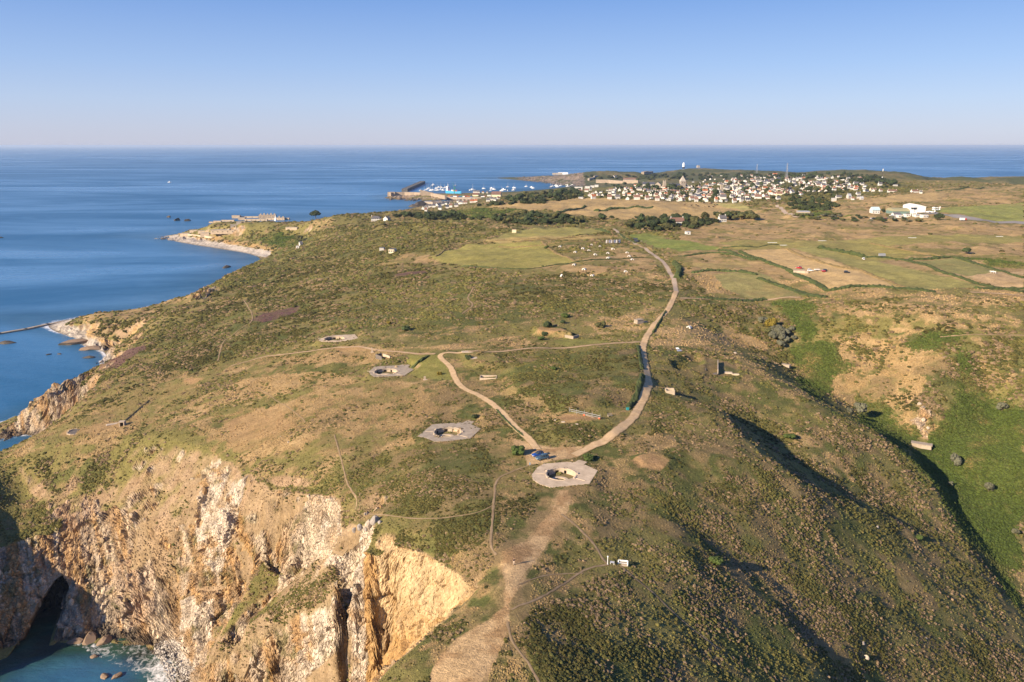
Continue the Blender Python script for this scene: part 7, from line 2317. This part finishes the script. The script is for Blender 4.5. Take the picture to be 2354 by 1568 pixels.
z2 = zf(2000, 650, 4.708)
BT1 = [(930, 395, 's'), (980, 380, 's'), (1012, 355, 's'), (1050, 390, 's'), (1088, 386, 's'), (1152, 352, 's'), (1150, 390, 's'), (1185, 390, 's'), (1240, 325, 's'), (1260, 340, 'm'), (1280, 386, 'm'), (1330, 338, 'm'), (1367, 318, 's'), (1105, 288, 'm'), (1080, 312, 's'), (862, 398, 'm'), (1510, 302, 's'), (2047, 358, 's'), (2242, 373, 's'),
       (2190, 392, 'm'), (2198, 352, 'm'), (1205, 340, 'm'), (1240, 372, 'm'), (1310, 350, 's')]
for i, (X_, Y_, k_) in enumerate(BT1):
    pass
BT = [(z1(X_, Y_), k_) for X_, Y_, k_ in BT1] + [(z2(X_, Y_), k_) for X_, Y_, k_ in ((150, 468, 's'), (265, 485, 's'), (492, 458, 's'), (595, 474, 'm'), (617, 489, 'm'), (955, 478, 's'), (995, 455, 's'), (1060, 442, 's'), (1075, 463, 'm'), (1142, 447, 's'), (1262, 433, 's'), (1276, 458, 'm'), (1333, 448, 's'), (70, 520, 'm'), (30, 540, 's'), (138, 540, 'm'), (262, 530, 'm'), (1365, 440, 'm'))]
BT.sort(key=lambda q: q[0][0])
ns = {'s': 0, 'm': 0}
TENS = ['', 'first', 'second', 'third', 'fourth', 'fifth', 'sixth', 'seventh', 'eighth', 'ninth', 'tenth', 'eleventh', 'twelfth', 'thirteenth', 'fourteenth', 'fifteenth', 'sixteenth', 'seventeenth', 'eighteenth', 'nineteenth', 'twentieth', 'twenty-first', 'twenty-second', 'twenty-third', 'twenty-fourth', 'twenty-fifth', 'twenty-sixth', 'twenty-seventh', 'twenty-eighth', 'twenty-ninth', 'thirtieth']
for i, (uv, k_) in enumerate(BT):
    ns[k_] += 1
    dk = i % 7 == 5
    sc_ = random.uniform(1.25, 1.9)
    boat(uv, sc_, '%s %s moored in the harbour, %s from left of its kind' % ('dark-hulled' if dk else 'white', 'sailing boat' if k_ == 's' else 'motor boat', TENS[min(ns[k_], 30)]), k_, dk)
p = P(390, 420, 0)
t = thing('motor_boat', (p[0], p[1], 0), .3, 'tiny lone boat far out on the open blue sea', 'boat')
part('hull', HULLS[0], t, (0, 0, 0), 0, (2, 2, 2))
part('wheelhouse', WHEELH, t, (0, 0, 0), 0, (2, 2, 2))
# blue cargo ship with deck cargo and crane
a, b = Vector(P(*z1(1345, 440), 0)), Vector(P(*z1(1628, 456), 0))
d = b - a
Ls = d.length
t = thing('cargo_ship', (a + b) / 2, math.atan2(d.y, d.x), 'bright blue coaster with white bridge and deck cargo at the quay', 'ship')
s = []
for x, k in ((-.5, .7), (-.4, 1), (.3, 1), (.45, .6), (.5, .1)):
    hw = 7 * k
    s.append([(x * Ls, -hw, 8 + (2.5 if abs(x) > .35 else 0)), (x * Ls, -hw * .85, -1), (x * Ls, hw * .85, -1), (x * Ls, hw, 8 + (2.5 if abs(x) > .35 else 0))])
MB().loft(s).obj('hull', paint('ship_blue', (.05, .33, .62), .4), t)
MB().box((-.40 * Ls, 0, 14), (Ls * .12, 11, 10), 0, 0, .9).box((-.40 * Ls, 0, 21), (Ls * .09, 9, 5)).obj('bridge', WHITE, t)
MB().tube((-.38 * Ls, 0, 22), (-.38 * Ls, 0, 34), .5, 5).obj('mast', WHITE, t)
for k in range(7):
    MB().box((-.25 * Ls + k * Ls * .09, 0, 10), (Ls * .08, 9, 4.5 + (k % 3))).obj('deck_container', CONT[k % 5], t)
g_ = Vector(P(*z1(1492, 452), 3))
t = thing('dock_crane', g_, .2, 'green dockside crane rising behind the blue ship', 'crane')
MB().tube((0, 0, 0), (0, 0, 22), 1.3, 6, .9).obj('tower', mat('crane_green', (.06, .25, .16), .6), t)
MB().tube((0, 0, 21), (-5, 0, 40), .8, 5, .4).obj('jib', mat('crane_green', (.06, .25, .16)), t)
MB().box((2, 0, 20), (5, 4, 4)).obj('cabin', mat('crane_green', (.06, .25, .16)), t)
p = P(*z1(1842, 388), 0)
t = thing('fishing_vessel', (p[0], p[1], 0), .4, 'white fishing vessel lying off the quay buildings', 'boat')
for n_, me in (('hull', HULLS[0]), ('wheelhouse', WHEELH), ('mast', MAST_)):
    part(n_, me, t, (0, 0, 0), 0, (3.2, 3.2, 2.0))
# old sea fort above the long beach
zt_ = zf(600, 800, 3.363)
FT = [(1165, 245, 20, 9, 10, 'square tower block at the left of the old fort'), (1240, 270, 16, 8, 9, 'low gun block in front of the old fort'), (1430, 280, 52, 7, 6, 'long loopholed front wall of the old fort'), (1380, 240, 70, 6, 5, 'long rear curtain wall of the old fort'), (1585, 250, 40, 9, 14, 'tallest ruined block of the old fort'), (1690, 268, 44, 10, 8, 'sloping roofed barrack block of the old fort'), (1815, 265, 22, 8, 6, 'low block at the right end of the old fort'),
      (1050, 290, 30, 6, 5, 'low stone wall left of the old fort towers'), (825, 310, 9, 6, 4, 'leftmost tiny bunker on the fort headland'), (910, 298, 14, 7, 3, 'grassed bunker on the fort headland'), (990, 440, 42, 12, 8, 'stepped stone bastion half way down the fort slope'), (755, 485, 17, 9, 9, 'square concrete casemate above the long beach'), (480, 478, 18, 10, 6, 'round-ended casemate at the left of the sea wall'), (705, 440, 14, 8, 5, 'small casemate uphill of the square one'), (1910, 390, 20, 6, 4, 'small pale bunker at the corner of the fort field'), (600, 425, 16, 8, 4, 'ruined battery among bushes on the fort headland')]
for X_, Y_, w_, dp, h_, lb in FT:
    g_ = G(*zt_(X_, Y_))
    h_ *= .6
    t = thing('fort_block', g_, random.uniform(-.1, .1), lb, 'fort')
    MB().box((0, 0, h_ / 2 - 1), (w_, dp, h_ + 2), 0, 0, .97).obj('wall', STONE2 if h_ > 5 else CONC, t)
    MB().box((0, 0, h_ + .15), (w_ * 1.02, dp * 1.04, .5)).obj('parapet', STONE, t)
    if w_ > 30:
        for k in range(5):
            MB().box((-w_ * .4 + w_ * .2 * k, -dp / 2 - .05, h_ * .45), (1.6, .25, 1.6)).obj('embrasure', DARKC, t)  # solid dark block on the face, coloured as a shaded gun port
    if 'tallest' in lb or 'sloping' in lb:
        for k in range(5):
            MB().box((-w_ * .4 + w_ * .2 * k, 1, h_ + 1.5), (3, 2.4, 3 + (k % 2) * 2)).obj('chimney_stack', STONE, t)
wall_run('fort_slope_wall', [zt_(1060, 430), zt_(1090, 370), zt_(1170, 330), zt_(1270, 300)], 5, 4, 'dark stone wall climbing the fort slope', STONE)
wall_run('beach_wall', [zt_(510, 478), zt_(690, 492), zt_(860, 506)], 3, 2.5, 'long pale sea wall above the long beach', CONC3)
g_ = G(*zt_(1690, 278))
t = thing('day_mark', g_, 0, 'small white cone day mark in front of the old fort', 'beacon')
MB().lathe([(3.2, 0), (1.6, 5), (.3, 12)], 12).obj('cone', WHITE, t)
house(zt_(1990, 650), 6, WWALL, RT, 'flat', .1, 1.0, 6, False, 'small white hut in the trees behind the long beach', 1, None, 'hut', 'hut')
house(zt_(2030, 608), 7, WWALL, RG, 'gable', .5, 1.0, 6, False, 'white cottage under trees behind the long beach', 1, None, 'cottage', 'house')
# causeway leading off to the left
wall_run('causeway', [(-60, 777), (0, 768), (60, 758), (110, 747), (165, 739)], 1.2, 4, 'low stone causeway running from the shingle spit to the left edge', CONC2, 0, 'causeway')
# far shore forts and buildings
for X_, Y_, w_, h_, lb in ((1185, 228, 60, 12, 'pale long building on the far reef fort'), (1080, 232, 60, 10, 'dark fort wall on the far reef')):
    g_ = G(*z2(X_, Y_))
    tag(MB().box((0, 0, h_ / 2), (w_, 14, h_), 0, 0, .98).obj('fort_building', WHITE if 'pale' in lb else STONE, None, loc=g_, rz=0), lb, 'building')
wall_run('far_quay_wall', [z3(640, 245), z3(880, 250), z3(1150, 255), z3(1420, 250)], 14, 8, 'long pale sea wall below the far fort hill', STONE2)
wall_run('fort_hill_wall', [z3(490, 205), z3(590, 150), z3(690, 95)], 10, 8, 'steep dark wall climbing the far fort hill', STONE)
house(z3(1280, 205), 32, STONE, RB, 'gable', 0, 2.5, 14, False, 'long stone barrack on the far sea wall', 0, None, 'barrack', 'building')
house(z3(985, 155), 11, GWALL, RG, 'gable', .8, 2.5, 14, False, 'pale gabled ruin on the far fort hillside', 0, None, 'ruin_house', 'building')
wall_run('east_fort', [z3(1510, 78), z3(1590, 74), z3(1680, 76)], 10, 14, 'ruined fort on the skyline beyond the far hill', STONE2, None, 'fort')

# ------------------------------------------------------------------ woods: every tree its own object
def wood(poly, n, rmin, rmax, keys, label, group, hk=.85):
    us, vs = [p[0] for p in poly], [p[1] for p in poly]
    placed = 0
    tries = 0
    pts = []
    while placed < n and tries < n * 30:
        tries += 1
        u, v = random.uniform(min(us), max(us)), random.uniform(min(vs), max(vs))
        if not poly_in(np.array([u]), np.array([v]), poly)[0]:
            continue
        g_ = G(u, v)
        r_ = random.uniform(rmin, rmax)
        if g_.z < 1.5 or any((g_.x - q[0]) ** 2 + ((g_.y - q[1]) * .6) ** 2 < (r_ * .8) ** 2 for q in pts):
            continue
        pts.append((g_.x, g_.y))
        ky = random.choice(keys)
        f_ = (u - min(us)) / (max(us) - min(us))
        lb_ = ('tall ' if r_ > (rmin + rmax) / 2 else 'low ') + {'d': 'dark', 'o': 'olive', 's': 'silvery', 'y': 'yellowish'}[ky] + ' ' + label + ', ' + ('left end' if f_ < .2 else 'left of centre' if f_ < .4 else 'centre' if f_ < .6 else 'right of centre' if f_ < .8 else 'right end')
        tree(g_, r_, lb_, ky, group, r_ * hk * random.uniform(.8, 1.15))
        placed += 1


wood([(1130, 508), (1190, 497), (1240, 492), (1290, 498), (1345, 508), (1360, 517), (1250, 518), (1150, 514)], 46, 4, 6.5, 'ddo', 'broadleaf tree in the wood left of the road', 'trees of the wood left of the road')
wood([(1425, 522), (1480, 508), (1560, 500), (1620, 503), (1660, 512), (1580, 528), (1500, 532)], 44, 3.6, 6, 'ddo', 'tree in the wood right of the road', 'trees of the wood right of the road')
wood([(1620, 500), (1690, 494), (1735, 497), (1738, 506), (1650, 510)], 18, 4.5, 7, 'do', 'tree behind the two-gabled white house', 'trees behind the two-gabled house')
wood([(1150, 462), (1220, 448), (1330, 438), (1335, 456), (1250, 466), (1170, 470)], 46, 6, 10, 'ddo', 'tree of the hillside wood above the harbour', 'trees above the harbour')
wood([(1800, 445), (1900, 440), (1930, 455), (1880, 470), (1810, 470)], 30, 3.5, 5.5, 'ddo', 'tree in the grove beside the town road', 'trees beside the town road')
wood([(1960, 412), (2060, 420), (2060, 428), (1980, 424)], 14, 6, 10, 'ddo', 'tree in the grove by the telecom pole', 'trees by the telecom pole')
wood([(1380, 425), (1500, 428), (1580, 430), (1580, 440), (1400, 438)], 24, 6, 10, 'dd', 'tree among the houses near the church', 'trees near the church')
wood([(1600, 425), (1850, 410), (1990, 420), (1960, 440), (1700, 455), (1450, 455)], 60, 5, 9, 'ddo', 'garden tree among the town houses', 'trees among the town houses')
wood([(1600, 402), (1750, 408), (1900, 402), (1990, 404), (1880, 412), (1700, 415)], 34, 6, 11, 'dd', 'tree in the belt behind the town', 'trees behind the town')
wood([(1820, 497), (1910, 492), (2080, 505), (2165, 508), (2140, 514), (1860, 508)], 30, 3.2, 5, 'dos', 'bushy tree in the belt before the airport', 'trees before the airport', .5)
wood([(895, 495), (960, 492), (1020, 494), (1060, 500), (960, 502)], 20, 4, 7, 'dd', 'tree between the villa and the bay', 'trees between villa and bay')
wood([(2010, 470), (2040, 492), (1990, 488)], 2, 3, 4, 'd', 'bush beside the pale blue roofed bungalow', 'bushes by the bungalow')
for uv, r_, lb in ((z2(1060, 935), 0, ''), (zfm(360, 590), 5, 'solitary round tree on the tan hill field'), (zfm(312, 592), 3, 'small solitary tree left of the round one on the hill field'), (zfm(20, 600), 6, 'round tree at the left foot of the tan hill field'), (zfm(100, 595), 4, 'small tree right of the round tree at the field foot'), (zt_(2230, 245), 14, 'dark wind-bent tree clump on the skyline right of the fort'), (z4(110, 385), 26, 'big rounded dark tree left of the church spire on the far slope'), (z8(1350, 685), 6, 'round dark bush on the airport apron edge'), (z8(1670, 1085), 4, 'lone round tree at the hedge junction on the right'), (zt_(2010, 560), 7, 'olive tree above the white hut behind the long beach'), (ze(2010, 30), 0, '')):
    if r_:
        tree(G(*uv), r_, lb, 'o' if 'olive' in lb else 'd', None, r_ * .8)
# cattle grazing on the hill field
COWM = [mat('black_hide', (.02, .018, .016), .8), mat('brown_hide', (.12, .06, .03), .8), mat('white_hide', (.7, .66, .6), .8)]


def cow_mesh(m):
    s = []
    for x, w, zl, zh in ((-1.05, .2, 1.0, 1.35), (-.9, .32, .75, 1.42), (-.2, .38, .62, 1.4), (.5, .34, .68, 1.42), (.85, .22, .95, 1.5), (1.15, .14, 1.15, 1.5), (1.5, .12, 1.0, 1.3), (1.7, .09, .95, 1.15)):
        s.append([(x, w * math.cos(a), (zl + zh) / 2 + (zh - zl) / 2 * math.sin(a)) for a in [6.283 * k / 8 for k in range(8)]])
    b = MB().loft(s)
    for x, y in ((-.8, .2), (-.8, -.2), (.6, .2), (.6, -.2)):
        b.tube((x, y, .95), (x + (.06 if x > 0 else -.08), y, .5), .11, 6, .07).tube((x + (.06 if x > 0 else -.08), y, .5), (x, y, 0), .07, 6, .06)
    return b.mesh('body', m)


COWS = [cow_mesh(m) for m in COWM]
cows = [(z4(X_, Y_), 0 if i % 4 else 1) for i, (X_, Y_) in enumerate(((180, 865), (310, 872), (400, 866), (432, 882), (549, 892), (546, 826), (554, 809), (641, 895), (671, 836), (691, 837), (698, 816), (741, 857), (751, 877), (722, 897), (796, 862)))]
cows.sort(key=lambda q: q[0][0])
for i, (uv, c_) in enumerate(cows):
    o = link('cow', COWS[c_])
    o.location = G(*uv)
    o.scale = (1.6,) * 3
    o.rotation_euler = (0, 0, random.uniform(0, 6))
    tag(o, '%s cow grazing on the tan hill field, %s from left' % (('black', 'brown')[c_], TENS[i + 1]), 'cow', 'cattle on the hill field')
for i, (X_, Y_) in enumerate(((1975, 1312), (2003, 1314))):
    o = link('pony', COWS[2])
    o.location = G(*z8(X_, Y_))
    o.scale = (1.1,) * 3
    o.rotation_euler = (0, 0, 2.8 - i)
    tag(o, ('left' if i == 0 else 'right') + ' white pony of the pair in the right-hand paddock', 'pony', 'ponies in the paddock')

# ------------------------------------------------------------------ ground cover one cannot count: gorse, dead heath, bracken, grass tussocks
def leaf_material(name, rough=.85, trans=.0):
    m, nt, b = nm(name)
    L = nt.links.new
    at = node(nt, 'ShaderNodeAttribute', attribute_name='tint', attribute_type='INSTANCER')
    ge = node(nt, 'ShaderNodeNewGeometry')
    nz = node(nt, 'ShaderNodeTexNoise', Scale=2.6, Detail=4.0, Roughness=.7)
    L(ge.outputs['Position'], nz.inputs['Vector'])
    mr = node(nt, 'ShaderNodeMapRange')
    mr.inputs[1].default_value, mr.inputs[2].default_value = .3, .7
    mr.inputs[3].default_value, mr.inputs[4].default_value = .55, 1.45
    L(nz.outputs[0], mr.inputs[0])
    vm = node(nt, 'ShaderNodeVectorMath', operation='SCALE')
    L(at.outputs['Color'], vm.inputs[0])
    L(mr.outputs[0], vm.inputs['Scale'])
    L(vm.outputs[0], b.inputs['Base Color'])
    b.inputs['Roughness'].default_value = rough
    b.inputs['Specular IOR Level'].default_value = .12
    return m


def scatter(name, label, category, xs, ys, zs, size, tint, meshes, material):
    n = len(xs)
    me = bpy.data.meshes.new(name)
    me.vertices.add(n)
    me.vertices.foreach_set('co', np.stack([xs, ys, zs], -1).astype(np.float32).ravel())
    for nme, typ, key, arr in (('sz', 'FLOAT', 'value', size), ('rz', 'FLOAT', 'value', rng.uniform(0, 6.283, n)), ('tint', 'FLOAT_COLOR', 'color', np.hstack([tint, np.ones((n, 1))]))):
        a = me.attributes.new(nme, typ, 'POINT')
        a.data.foreach_set(key, np.asarray(arr, np.float32).ravel())
    pk = me.attributes.new('pick', 'INT', 'POINT')
    pk.data.foreach_set('value', rng.integers(0, len(meshes), n).astype(np.int32))
    o = link(name, me)
    ng = bpy.data.node_groups.new(name + '_nodes', 'GeometryNodeTree')
    ng.interface.new_socket('Geometry', in_out='INPUT', socket_type='NodeSocketGeometry')
    ng.interface.new_socket('Geometry', in_out='OUTPUT', socket_type='NodeSocketGeometry')
    N = ng.nodes.new
    gi, go = N('NodeGroupInput'), N('NodeGroupOutput')
    jn = N('GeometryNodeJoinGeometry')

    def nattr(nm_, dt):
        a = N('GeometryNodeInputNamedAttribute')
        a.data_type = dt
        a.inputs[0].default_value = nm_
        return a.outputs[0]
    for k, bme in enumerate(meshes):
        src = bpy.data.objects.new(name + '_source', bme)      # never linked to the scene: only its mesh is read
        if len(bme.materials) == 0:
            bme.materials.append(material)
        oi = N('GeometryNodeObjectInfo')
        oi.inputs[0].default_value = src
        io = N('GeometryNodeInstanceOnPoints')
        cmp_ = N('FunctionNodeCompare')
        cmp_.data_type, cmp_.operation = 'INT', 'EQUAL'
        ng.links.new(nattr('pick', 'INT'), cmp_.inputs[2])
        cmp_.inputs[3].default_value = k
        ng.links.new(gi.outputs[0], io.inputs['Points'])
        ng.links.new(cmp_.outputs[0], io.inputs['Selection'])
        ng.links.new(oi.outputs['Geometry'], io.inputs['Instance'])
        cx = N('ShaderNodeCombineXYZ')
        ng.links.new(nattr('rz', 'FLOAT'), cx.inputs[2])
        er = N('FunctionNodeEulerToRotation')
        ng.links.new(cx.outputs[0], er.inputs[0])
        ng.links.new(er.outputs[0], io.inputs['Rotation'])
        ng.links.new(nattr('sz', 'FLOAT'), io.inputs['Scale'])
        ng.links.new(io.outputs[0], jn.inputs[0])
    ng.links.new(jn.outputs[0], go.inputs[0])
    md = o.modifiers.new('scatter', 'NODES')
    md.node_group = ng
    o['kind'] = 'stuff'
    o['label'] = label
    o['category'] = category
    return o


def pick_points(prob, count, dmin, dmax, jit=.5):
    p = np.where((DIST >= dmin) & (DIST < dmax) & (V[:, 2] > 1.0), prob, 0.0)
    p[np.abs(TXN) > .80] = 0
    tot = p.sum()
    k = rng.choice(len(p), size=min(count, int((p > 0).sum() * .8)), replace=False, p=p / tot)
    d = DIST[k]
    x = V[k, 0] + rng.uniform(-jit, jit, len(k)) * d * .0022
    y = V[k, 1] + rng.uniform(-jit, jit, len(k)) * d * .004
    return k, x, y, d


TXN = X / np.maximum(Y, 1)
clump = sstep(.38, .62, fbm(V[:, 0], V[:, 1], 7, 4, 401, .6))
big = sstep(.35, .65, fbm(V[:, 0], V[:, 1], 28, 3, 411))
PG = SCRUBM ** 1.5 * (.02 + .98 * clump) * (.12 + .88 * big)
BUSHES = [clump_mesh('gorse_clump', 3 + k, lobes=4 + k % 3, flat=(.62, .72, .52, .65)[k]) for k in range(4)]
TUFTS = [clump_mesh('tuft', 33 + k, lobes=3, flat=.9, sub=1, spike=.5) for k in range(3)]
ML = leaf_material('heath_foliage')


def gorse_layer(name, label, count, dmin, dmax, r0, r1):
    k, x, y, d = pick_points(PG, count, dmin, dmax)
    r = (r0 + (r1 - r0) * rng.random(len(k)) ** 2.2) * np.clip(d / 250, .8, 4.2)
    ok = clear_of(x, y, r * .75)
    k, x, y, d, r = k[ok], x[ok], y[ok], d[ok], r[ok]
    isdead = rng.random(len(k)) < np.clip(dead[k] * .9 * sstep(.35, .6, fbm(x, y, 11, 3, 421)) * 1.6, 0, .8)
    tint = np.array([[.070, .074, .023]]) * (.6 + .8 * rng.random((len(k), 1)))
    tint = tint * (.62 + .76 * fbm(x, y, 45, 3, 451))[:, None]
    tint = tint * (1 + np.array([[.5, .18, .1]]) * rng.random((len(k), 1)))
    tint = np.where(isdead[:, None], np.array([[.205, .145, .082]]) * (.55 + .7 * rng.random((len(k), 1))), tint)
    z = hz(x, y) - .12 * r
    scatter(name, label, 'gorse', x, y, z, r, tint, BUSHES, ML)


gorse_layer('gorse_scrub', 'dark green and dead brown gorse clumps over the near heath', 105000, 95, 430, .18, .75)
gorse_layer('heath_scrub', 'dark low gorse scrub over the middle and far heathland', 60000, 430, 2400, .35, .85)
k, x, y, d = pick_points(BRACKM * (.3 + .7 * clump), 15000, 100, 1600)
r = (.4 + .5 * rng.random(len(k))) * np.clip(d / 300, .8, 4)
ok = clear_of(x, y, r * .5)
k, x, y, r = k[ok], x[ok], y[ok], r[ok]
tint = (.35 * COLR[k] + .65 * np.array([[.056, .080, .016]])) * (.65 + .6 * rng.random((len(k), 1)))
scatter('bracken', 'bright green bracken covering the valley floor and slopes', 'bracken', x, y, hz(x, y) - .3 * r, r, tint, BUSHES, ML)
HEATHM = np.where((rock > .45) | (fieldm > .5) | (bare > .6) | (Z < 3), 0.0, .25 + .75 * t_dry)
k, x, y, d = pick_points(HEATHM * (.25 + .75 * sstep(.3, .6, fbm(V[:, 0], V[:, 1], 4, 3, 431))), 80000, 95, 560)
r = (.14 + .22 * rng.random(len(k))) * np.clip(d / 230, .8, 2.6)
ok = clear_of(x, y, .2)
k, x, y, r = k[ok], x[ok], y[ok], r[ok]
tint = COLR[k] * (.66 + .5 * rng.random((len(k), 1)))
# turf creeping over the concrete edges
ex_, ey_ = [], []
for e in EMPL:
    pl_ = e['poly']
    for i_ in range(len(pl_)):
        a_, b_ = np.array(pl_[i_]), np.array(pl_[(i_ + 1) % len(pl_)])
        for _ in range(int(np.linalg.norm(b_ - a_) * 5)):
            q_ = a_ + (b_ - a_) * random.random() + np.array([random.gauss(0, .22), random.gauss(0, .22)])
            ex_.append(q_[0])
            ey_.append(q_[1])
ex_, ey_ = np.array(ex_), np.array(ey_)
ez_ = hz(ex_, ey_) + .15
x, y, r = np.concatenate([x, ex_]), np.concatenate([y, ey_]), np.concatenate([r, .14 + .26 * rng.random(len(ex_))])
tint = np.vstack([tint, np.where(rng.random((len(ex_), 1)) < .55, np.array([[.21, .15, .065]]), np.array([[.09, .095, .03]])) * (.7 + .5 * rng.random((len(ex_), 1)))])
scatter('dry_grass', 'golden dry grass tussocks on the open slopes', 'grass', x, y, hz(x, y) - .15 * r, r, tint, TUFTS, ML)
# loose and jointed blocks on the near cliffs
k, x, y, d = pick_points(np.where(ROCKM > .35, .4 + .6 * sstep(.4, .6, fbm(V[:, 0], V[:, 2] + V[:, 1], 6, 3, 441)), np.where((soil > .4) | scar, .10, 0.0)) * (V[:, 0] < 5), 8000, 110, 520, .2)
r = (.14 + .75 * rng.random(len(k)) ** 4) * np.clip(d / 240, .8, 2)
tint = COLR[k] * (.65 + .6 * rng.random((len(k), 1)))
scatter('cliff_rubble', 'angular broken rock over the near cliff faces', 'rock', V[k, 0], V[k, 1] + .25 * r, V[k, 2] - .3 * r, r, tint, [rock_mesh('block', 950 + k_, 1, .7 + .15 * k_, .8 + .3 * k_, 1) for k_ in range(4)], ML)
# woodland and garden growth that fills in between the single trees
bx_, by_, br_ = [], [], []
for pl_, n_, r0_, r1_ in (([(1450, 457), (1700, 460), (1900, 450), (2060, 432), (1990, 404), (1800, 404), (1600, 420), (1400, 430), (1340, 452)], 240, 2.6, 5), ([(1130, 508), (1190, 497), (1240, 492), (1290, 498), (1345, 508), (1360, 517), (1250, 518), (1150, 514)], 90, 3, 5.5), ([(1425, 522), (1480, 508), (1560, 500), (1660, 505), (1660, 512), (1580, 528), (1500, 532)], 90, 2.5, 5),
                          ([(1150, 465), (1220, 448), (1330, 438), (1335, 456), (1250, 468), (1120, 474), (1060, 478)], 130, 4, 8), ([(1900, 404), (2010, 404), (2060, 420), (1960, 418)], 60, 5, 9), ([(1330, 405), (1480, 404), (1700, 398), (1900, 402), (1880, 410), (1600, 415), (1400, 415)], 120, 6, 13), ([(890, 498), (960, 493), (1080, 497), (1130, 508), (1000, 506)], 70, 3, 6),
                          ([(1800, 470), (1900, 462), (1930, 478), (1880, 486), (1820, 480)], 40, 4, 7)):
    us_, vs_ = [q[0] for q in pl_], [q[1] for q in pl_]
    c_ = 0
    for _ in range(n_ * 12):
        u_, v_ = random.uniform(min(us_), max(us_)), random.uniform(min(vs_), max(vs_))
        if not poly_in(np.array([u_]), np.array([v_]), pl_)[0]:
            continue
        g_ = G(u_, v_)
        if g_.z < 2 or any(abs(g_.x - h_[0].location.x) < 6 and abs(g_.y - h_[0].location.y) < 7 for h_ in HOUSES):
            continue
        bx_.append(g_.x)
        by_.append(g_.y)
        br_.append(random.uniform(r0_, r1_))
        c_ += 1
        if c_ >= n_:
            break
bx_, by_, br_ = np.array(bx_), np.array(by_), np.array(br_)
# the smallest houses of the town, past the count of single ones
hx_, hy_ = [], []
_tp = [(1340, 453), (1560, 460), (1720, 461), (1850, 448), (1990, 436), (1980, 408), (1800, 403), (1620, 414), (1480, 430), (1380, 440)]
while len(hx_) < 230:
    u_, v_ = random.uniform(1340, 1990), random.uniform(403, 461)
    if poly_in(np.array([u_]), np.array([v_]), _tp)[0]:
        g_ = G(u_, v_)
        if not any(abs(g_.x - h_[0].location.x) < 8 and abs(g_.y - h_[0].location.y) < 9 for h_ in HOUSES):
            hx_.append(g_.x)
            hy_.append(g_.y)
hx_, hy_ = np.array(hx_), np.array(hy_)
_hm = []
for rm_ in (RB, RG, RS, RB, RR_):
    hh_ = MB().box((0, 0, 1.4), (8, 6, 3.6))
    hh_.add([(-4.2, -3.3, 3.1), (4.2, -3.3, 3.1), (4.2, 0, 5.4), (-4.2, 0, 5.4), (4.2, 3.3, 3.1), (-4.2, 3.3, 3.1)], [(0, 1, 2, 3), (3, 2, 4, 5)], 1)
    hh_.add([(-4, -3, 3.2), (-4, 3, 3.2), (-4, 0, 5.3), (4, -3, 3.2), (4, 3, 3.2), (4, 0, 5.3)], [(0, 1, 2), (3, 4, 5)], 0)
    hh_.box((-3.4, 0, 5.4), (.8, .8, 1.6))
    _hm.append(hh_.mesh('small_house', WWALL, rm_))
scatter('crowded_houses', 'smallest packed white houses filling the band of the town', 'houses', hx_, hy_, hz(hx_, hy_), .75 + .4 * rng.random(len(hx_)), np.ones((len(hx_), 3)), _hm, WWALL)
_far = [crown_mesh('far_crown', 1200 + k_, n=160, rz_=.75) for k_ in range(3)]
scatter('background_trees', 'dark garden trees and woodland growth filling the town and far woods', 'trees', bx_, by_, hz(bx_, by_) + br_ * .3, br_, np.array([[.040, .050, .020]]) * (.6 + .8 * rng.random((len(bx_), 1))), _far, ML)
# cobbles of the cove
n = len(COBX)
scatter('cobbles', 'pale cobbles heaped at the head of the cove', 'cobbles', COBX, COBY, np.maximum(hz(COBX, COBY), 0) + .1, .25 + .5 * rng.random(n) ** 2, np.array([[.42, .38, .33]]) * (.6 + .6 * rng.random((n, 1))), [rock_mesh('cobble', 900 + k_, 1, .8, .6, 1) for k_ in range(3)], ML)
# ------------------------------------------------------------------ sea air
hb_ = MB().box((0, 72000, 84), (420000, 186000, 194))
hz_o = link('haze', hb_.mesh('haze'))
hm = bpy.data.materials.new('sea_haze')
hm.use_nodes = True
for n_ in list(hm.node_tree.nodes):
    if n_.type == 'BSDF_PRINCIPLED':
        hm.node_tree.nodes.remove(n_)
pv = hm.node_tree.nodes.new('ShaderNodeVolumePrincipled')
pv.inputs['Color'].default_value = (.60, .76, 1.0, 1)
pv.inputs['Density'].default_value = .000026
pv.inputs['Anisotropy'].default_value = .1
hm.node_tree.links.new(pv.outputs[0], hm.node_tree.nodes['Material Output'].inputs['Volume'])
hz_o.data.materials.append(hm)
hz_o['kind'] = 'stuff'
hz_o['label'] = 'thin bluish sea haze over the whole view'
hz_o['category'] = 'haze'
